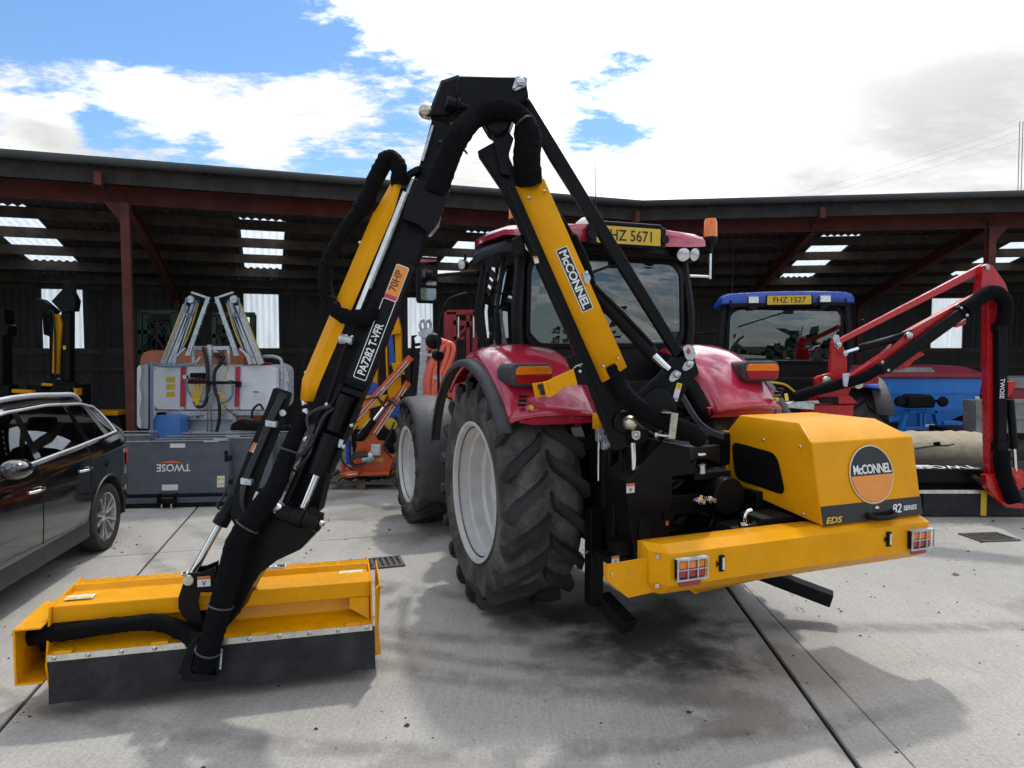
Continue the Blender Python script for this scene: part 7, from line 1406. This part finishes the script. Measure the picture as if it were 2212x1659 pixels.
# ------------------------------------------------------------------ black car at the left edge
CO = (-4.88, 5.66); CA = R(189); CF = frame(CO, CA)
car = thing('parked_car', 'glossy black estate car with chrome window trim at the left edge', 'car', (CO[0], CO[1], 0), CA)
WR, YW = .35, (-1.33, 1.33)
def lerp_tab(tab, y):
    for (y0_, *a), (y1_, *b) in zip(tab, tab[1:]):
        if y0_ <= y <= y1_:
            t = (y-y0_)/(y1_-y0_); t = t*t*(3-2*t)*.4+t*.6; return [p+(q-p)*t for p, q in zip(a, b)]
    return list(tab[0][1:]) if y < tab[0][0] else list(tab[-1][1:])
# y, half width, sill z, waist z, glass top z, half width at glass top, roof z
TAB = [(-2.20, .70, .42, .98, 1.06, .60, 1.08), (-2.13, .80, .34, 1.06, 1.16, .62, 1.18), (-2.0, .87, .28, 1.15, 1.30, .64, 1.34), (-1.75, .91, .25, 1.17, 1.44, .64, 1.52), (-1.3, .93, .24, 1.155, 1.52, .66, 1.61), (-.6, .93, .24, 1.13, 1.56, .68, 1.66), (.1, .93, .24, 1.11, 1.555, .69, 1.66), (.55, .93, .24, 1.09, 1.48, .68, 1.585), (.95, .92, .24, 1.07, 1.25, .68, 1.32), (1.25, .91, .24, 1.05, 1.10, .72, 1.13), (1.8, .88, .26, .96, .99, .72, 1.02), (2.1, .80, .32, .84, .86, .66, .88), (2.22, .66, .40, .70, .72, .58, .74)]
ys = sorted(set([-2.20, -2.17, -2.13, -2.06, -2.0, -1.9, 2.0, 2.1, 2.17, 2.22, -1.05, -.95, -.12, -.02, .62, .75, .85, .95, 1.05]+[round(YW[0]+.42*cos(R(a)), 3) for a in range(0, 181, 12)]+[round(YW[1]+.42*cos(R(a)), 3) for a in range(0, 181, 12)]+[-.8, -.6, -.4, -.25, .2, .4, -1.62]))
def ring(y):
    hw, zs, zw, zg, hg, zr = lerp_tab(TAB, y); z0 = zs
    for yw in YW:
        d = .42**2-(y-yw)**2
        if d > -1e-6: z0 = max(z0, WR+sqrt(max(d, 0))*.98)
    r1 = max(zs+.16, z0+.02); r2 = max(.62, z0+.05); r3 = max(zw-.16, z0+.08)
    return [(hw*.95 if z0 < .4 else hw*1.0, z0), (hw*.985 if r1 < .6 else hw, r1), (hw*1.0, r2), (hw*1.0, r3), (hw*.985, zw-.05), (hw*.955, zw), (hw*.945, zw+.02), (hg+.01, zg), (hg-.05, zg+(zr-zg)*.55), (hg*.62, zr-.015), (0, zr)]
wins = ((-1.62, -1.05), (-.95, -.12), (-.02, .75)); body = MB(CF); gl = {}
for sd in (-1, 1):
    rows = [[V((sd*x, y, z)) for x, z in ring(y)] for y in ys]; n = len(rows[0])
    for i in range(len(ys)-1):
        ym = (ys[i]+ys[i+1])/2
        for j in range(n-1):
            q = [rows[i][j], rows[i+1][j], rows[i+1][j+1], rows[i][j+1]]
            wn = next((k for k, (a, b) in enumerate(wins) if a < ym < b), None)
            if j >= 7 and (.62 < ym < 1.22): gl.setdefault((0, 8), MB(CF)).add(q, [(0, 1, 2, 3)])
            elif j >= 7 and (-2.04 < ym < -1.78): gl.setdefault((0, 9), MB(CF)).add(q, [(0, 1, 2, 3)])
            elif j == 6 and wn is not None: gl.setdefault((sd, wn), MB(CF)).add(q, [(0, 1, 2, 3)])
            else: body.add(q, [(0, 1, 2, 3)])
for e in (0, -1):
    rg_ = ring(ys[e]); L_ = [V((-x, ys[e], z)) for x, z in rg_]; R_ = [V((x, ys[e], z)) for x, z in rg_[::-1]]; body.add(L_+R_[1:], [tuple(range(len(L_)+len(R_)-1))])
cb2 = body.build('body', CARP, car, smooth=38)
for k, m_ in gl.items(): m_.build({8: 'windscreen', 9: 'rear_window'}.get(k[1], 'side_window'), CARGL, car, smooth=60)
for sd in (-1, 1):
    mb = MB(CF); mb.loft([[V((sd*.42, 2.20, .66)), V((sd*.42, 2.20, .72)), V((sd*.42, 2.12, .76))], [V((sd*.62, 2.19, .67)), V((sd*.62, 2.18, .74)), V((sd*.62, 2.10, .78))], [V((sd*.80, 2.05, .70)), V((sd*.80, 2.03, .78)), V((sd*.78, 1.98, .82))]], closed=False, cap=False); mb.build('headlamp', CLEARL, car, smooth=50, solid=.03)
mb = MB(CF); mb.box((0, 2.235, .56), (.80, .03, .26)); mb.build('grille', CARPL, car, bevel=.03)
for sd in (-1, 1):
    yy = [-1.70+2.55*i/16 for i in range(17)]
    def edge(y, j, o): x, z = ring(y)[j]; return V((sd*(x+o), y, z))
    bot = [edge(y, 6, .008) for y in yy]; top = [edge(y, 7, .006)+V((0, 0, .004)) for y in yy]
    mb = MB(CF); mb.tube(spline(bot, 2), .014, 8); mb.build('chrome_trim', SATIN, car, smooth=60)
    mb = MB(CF); mb.tube(spline([bot[0], (bot[0]*.5+top[0]*.5)+V((0, -.03, 0))]+top, 2), .013, 8); mb.build('chrome_trim', SATIN, car, smooth=60)
    mb = MB(CF); rail = [edge(y, 8, .0)+V((0, 0, .045)) for y in (-1.35, -1.0, -.5, 0, .35)]; mb.tube(spline([edge(-1.5, 8, 0)]+rail+[edge(.5, 8, 0)], 4), .024, 8); mb.build('roof_rail', SATIN, car, smooth=60)
    mb = MB(CF); secs = []
    for i in range(28):
        y = -.86+1.72*i/27; hw = lerp_tab(TAB, y)[0]; secs.append([V((sd*hw*.95, y, .24)), V((sd*(hw*.99), y, .27)), V((sd*(hw*.995), y, .40)), V((sd*(hw*.985), y, .43))])
    mb.loft(secs, closed=False, cap=False); mb.build('sill', CARPL, car, smooth=40, solid=.012)
    for y, z in ((-.78, .93), (.12, .915)):
        x = lerp_tab(TAB, y)[0]; mb = MB(CF); mb.tube(spline([V((sd*(x-.01), y-.11, z)), V((sd*(x+.035), y-.08, z+.005)), V((sd*(x+.04), y+.03, z)), V((sd*(x-.01), y+.09, z-.005))], 4), .013, 8); mb.build('door_handle', CHROME, car, smooth=60)
    for y in (-.93, .0, .82):
        mb = MB(CF); mb.tube([V((sd*(x+.0005), y-.0, z)) for x, z in ring(y)[1:6]], .0045, 5); mb.build('door_gap', BLACKP, car)
    # mirror
    mb = MB(CF); c = V((sd*1.06, .66, 1.17)); secs = []
    for yy_, k in ((-.07, .90), (-.05, 1.0), (.02, 1.0), (.09, .75), (.13, .35)): secs.append([c+V((.105*k*cos(a), yy_, .075*k*sin(a)+.01)) for a in [2*pi*i/16 for i in range(16)]])
    mb.loft(secs); mi = mb.build('door_mirror', CARP, car, smooth=50); mb = MB(CF); mb.cyl(V((sd*.90, .68, 1.10)), V((sd*1.0, .67, 1.13)), .03, 10); mb.build('mirror_stem', CARP, mi)
    # lamps at the rear corner
    mb = MB(CF); secs = []
    for i in range(6):
        y = -2.155+.05*i; x, z = ring(y)[3]; secs.append([V((sd*(x+.006), y, .80)), V((sd*(x+.010), y, .90)), V((sd*(ring(y)[4][0]+.008), y, .985))])
    mb.loft(secs, closed=False, cap=False); mb.build('tail_lamp', REDL, car, smooth=50, solid=.008)
    for yw in YW:
        mb = MB(CF); c = V((sd*.80, yw, WR)); ax = V((sd, 0, 0))
        mb.lathe([(.23, -.10), (.27, -.115), (.33, -.11), (.345, -.08), (.35, 0), (.345, .08), (.33, .11), (.275, .115), (.245, .10)], c, ax, 44); ty = mb.build('wheel', TYREC, car, smooth=45)
        mb = MB(CF); mb.lathe([(.245, -.09), (.235, .0), (.24, .085), (.25, .10), (.235, .095), (.225, .03), (.22, -.02)], c, ax, 44); mb.lathe([(0, .075), (.03, .075), (.06, .06), (.065, .03)], c, ax, 20)
        for k in range(5):
            for o_ in (-.13, .13):
                a0, a1 = 2*pi*k/5+o_*1.3, 2*pi*k/5+o_*1.9; p = c+V((sd*.065, .05*cos(a0), .05*sin(a0))); q = c+V((sd*.09, .232*cos(a1), .232*sin(a1))); mb.beam(p, q, .020, .030, up=ax)
        mb.build('alloy_rim', ALLOY, ty, smooth=35); mb = MB(CF); mb.lathe([(.15, -.02), (.15, .02), (.0, .02)], c, ax, 24); mb.build('brake_disc', CASTBLK, ty)
        mb = MB(CF); mb.tube([V((sd*(lerp_tab(TAB, yw+.42*cos(R(a)))[0]-.005), yw+.425*cos(R(a)), WR+.425*sin(R(a)))) for a in range(-8, 189, 7)], .016, 6); mb.build('arch_lip', CARPL, car, smooth=60)
        mb = MB(CF); secs = [[V((sd*.90, yw+.41*cos(R(a)), WR+.41*sin(R(a)))), V((sd*.55, yw+.41*cos(R(a)), WR+.41*sin(R(a))))] for a in range(-10, 191, 10)]; mb.loft(secs, closed=False, cap=False); mb.build('wheel_arch', CARPL, car)
mb = MB(CF)
for x in (-.38, .38):
    for y in (.10, -.85): mb.box((x, y, .62), (.5, .5, .16)); mb.box((x, y-.28, .92), (.48, .14, .62), Rm=Mx.Rotation(R(12), 3, 'X')); mb.box((x, y-.36, 1.32), (.26, .09, .16))
mb.build('seats', SEAT, car, bevel=.03)
mb = MB(CF); mb.box((0, -.1, .30), (1.6, 3.2, .08)); mb.box((0, .85, .95), (1.5, .4, .3)); mb.build('floor_pan', CARPL, car)
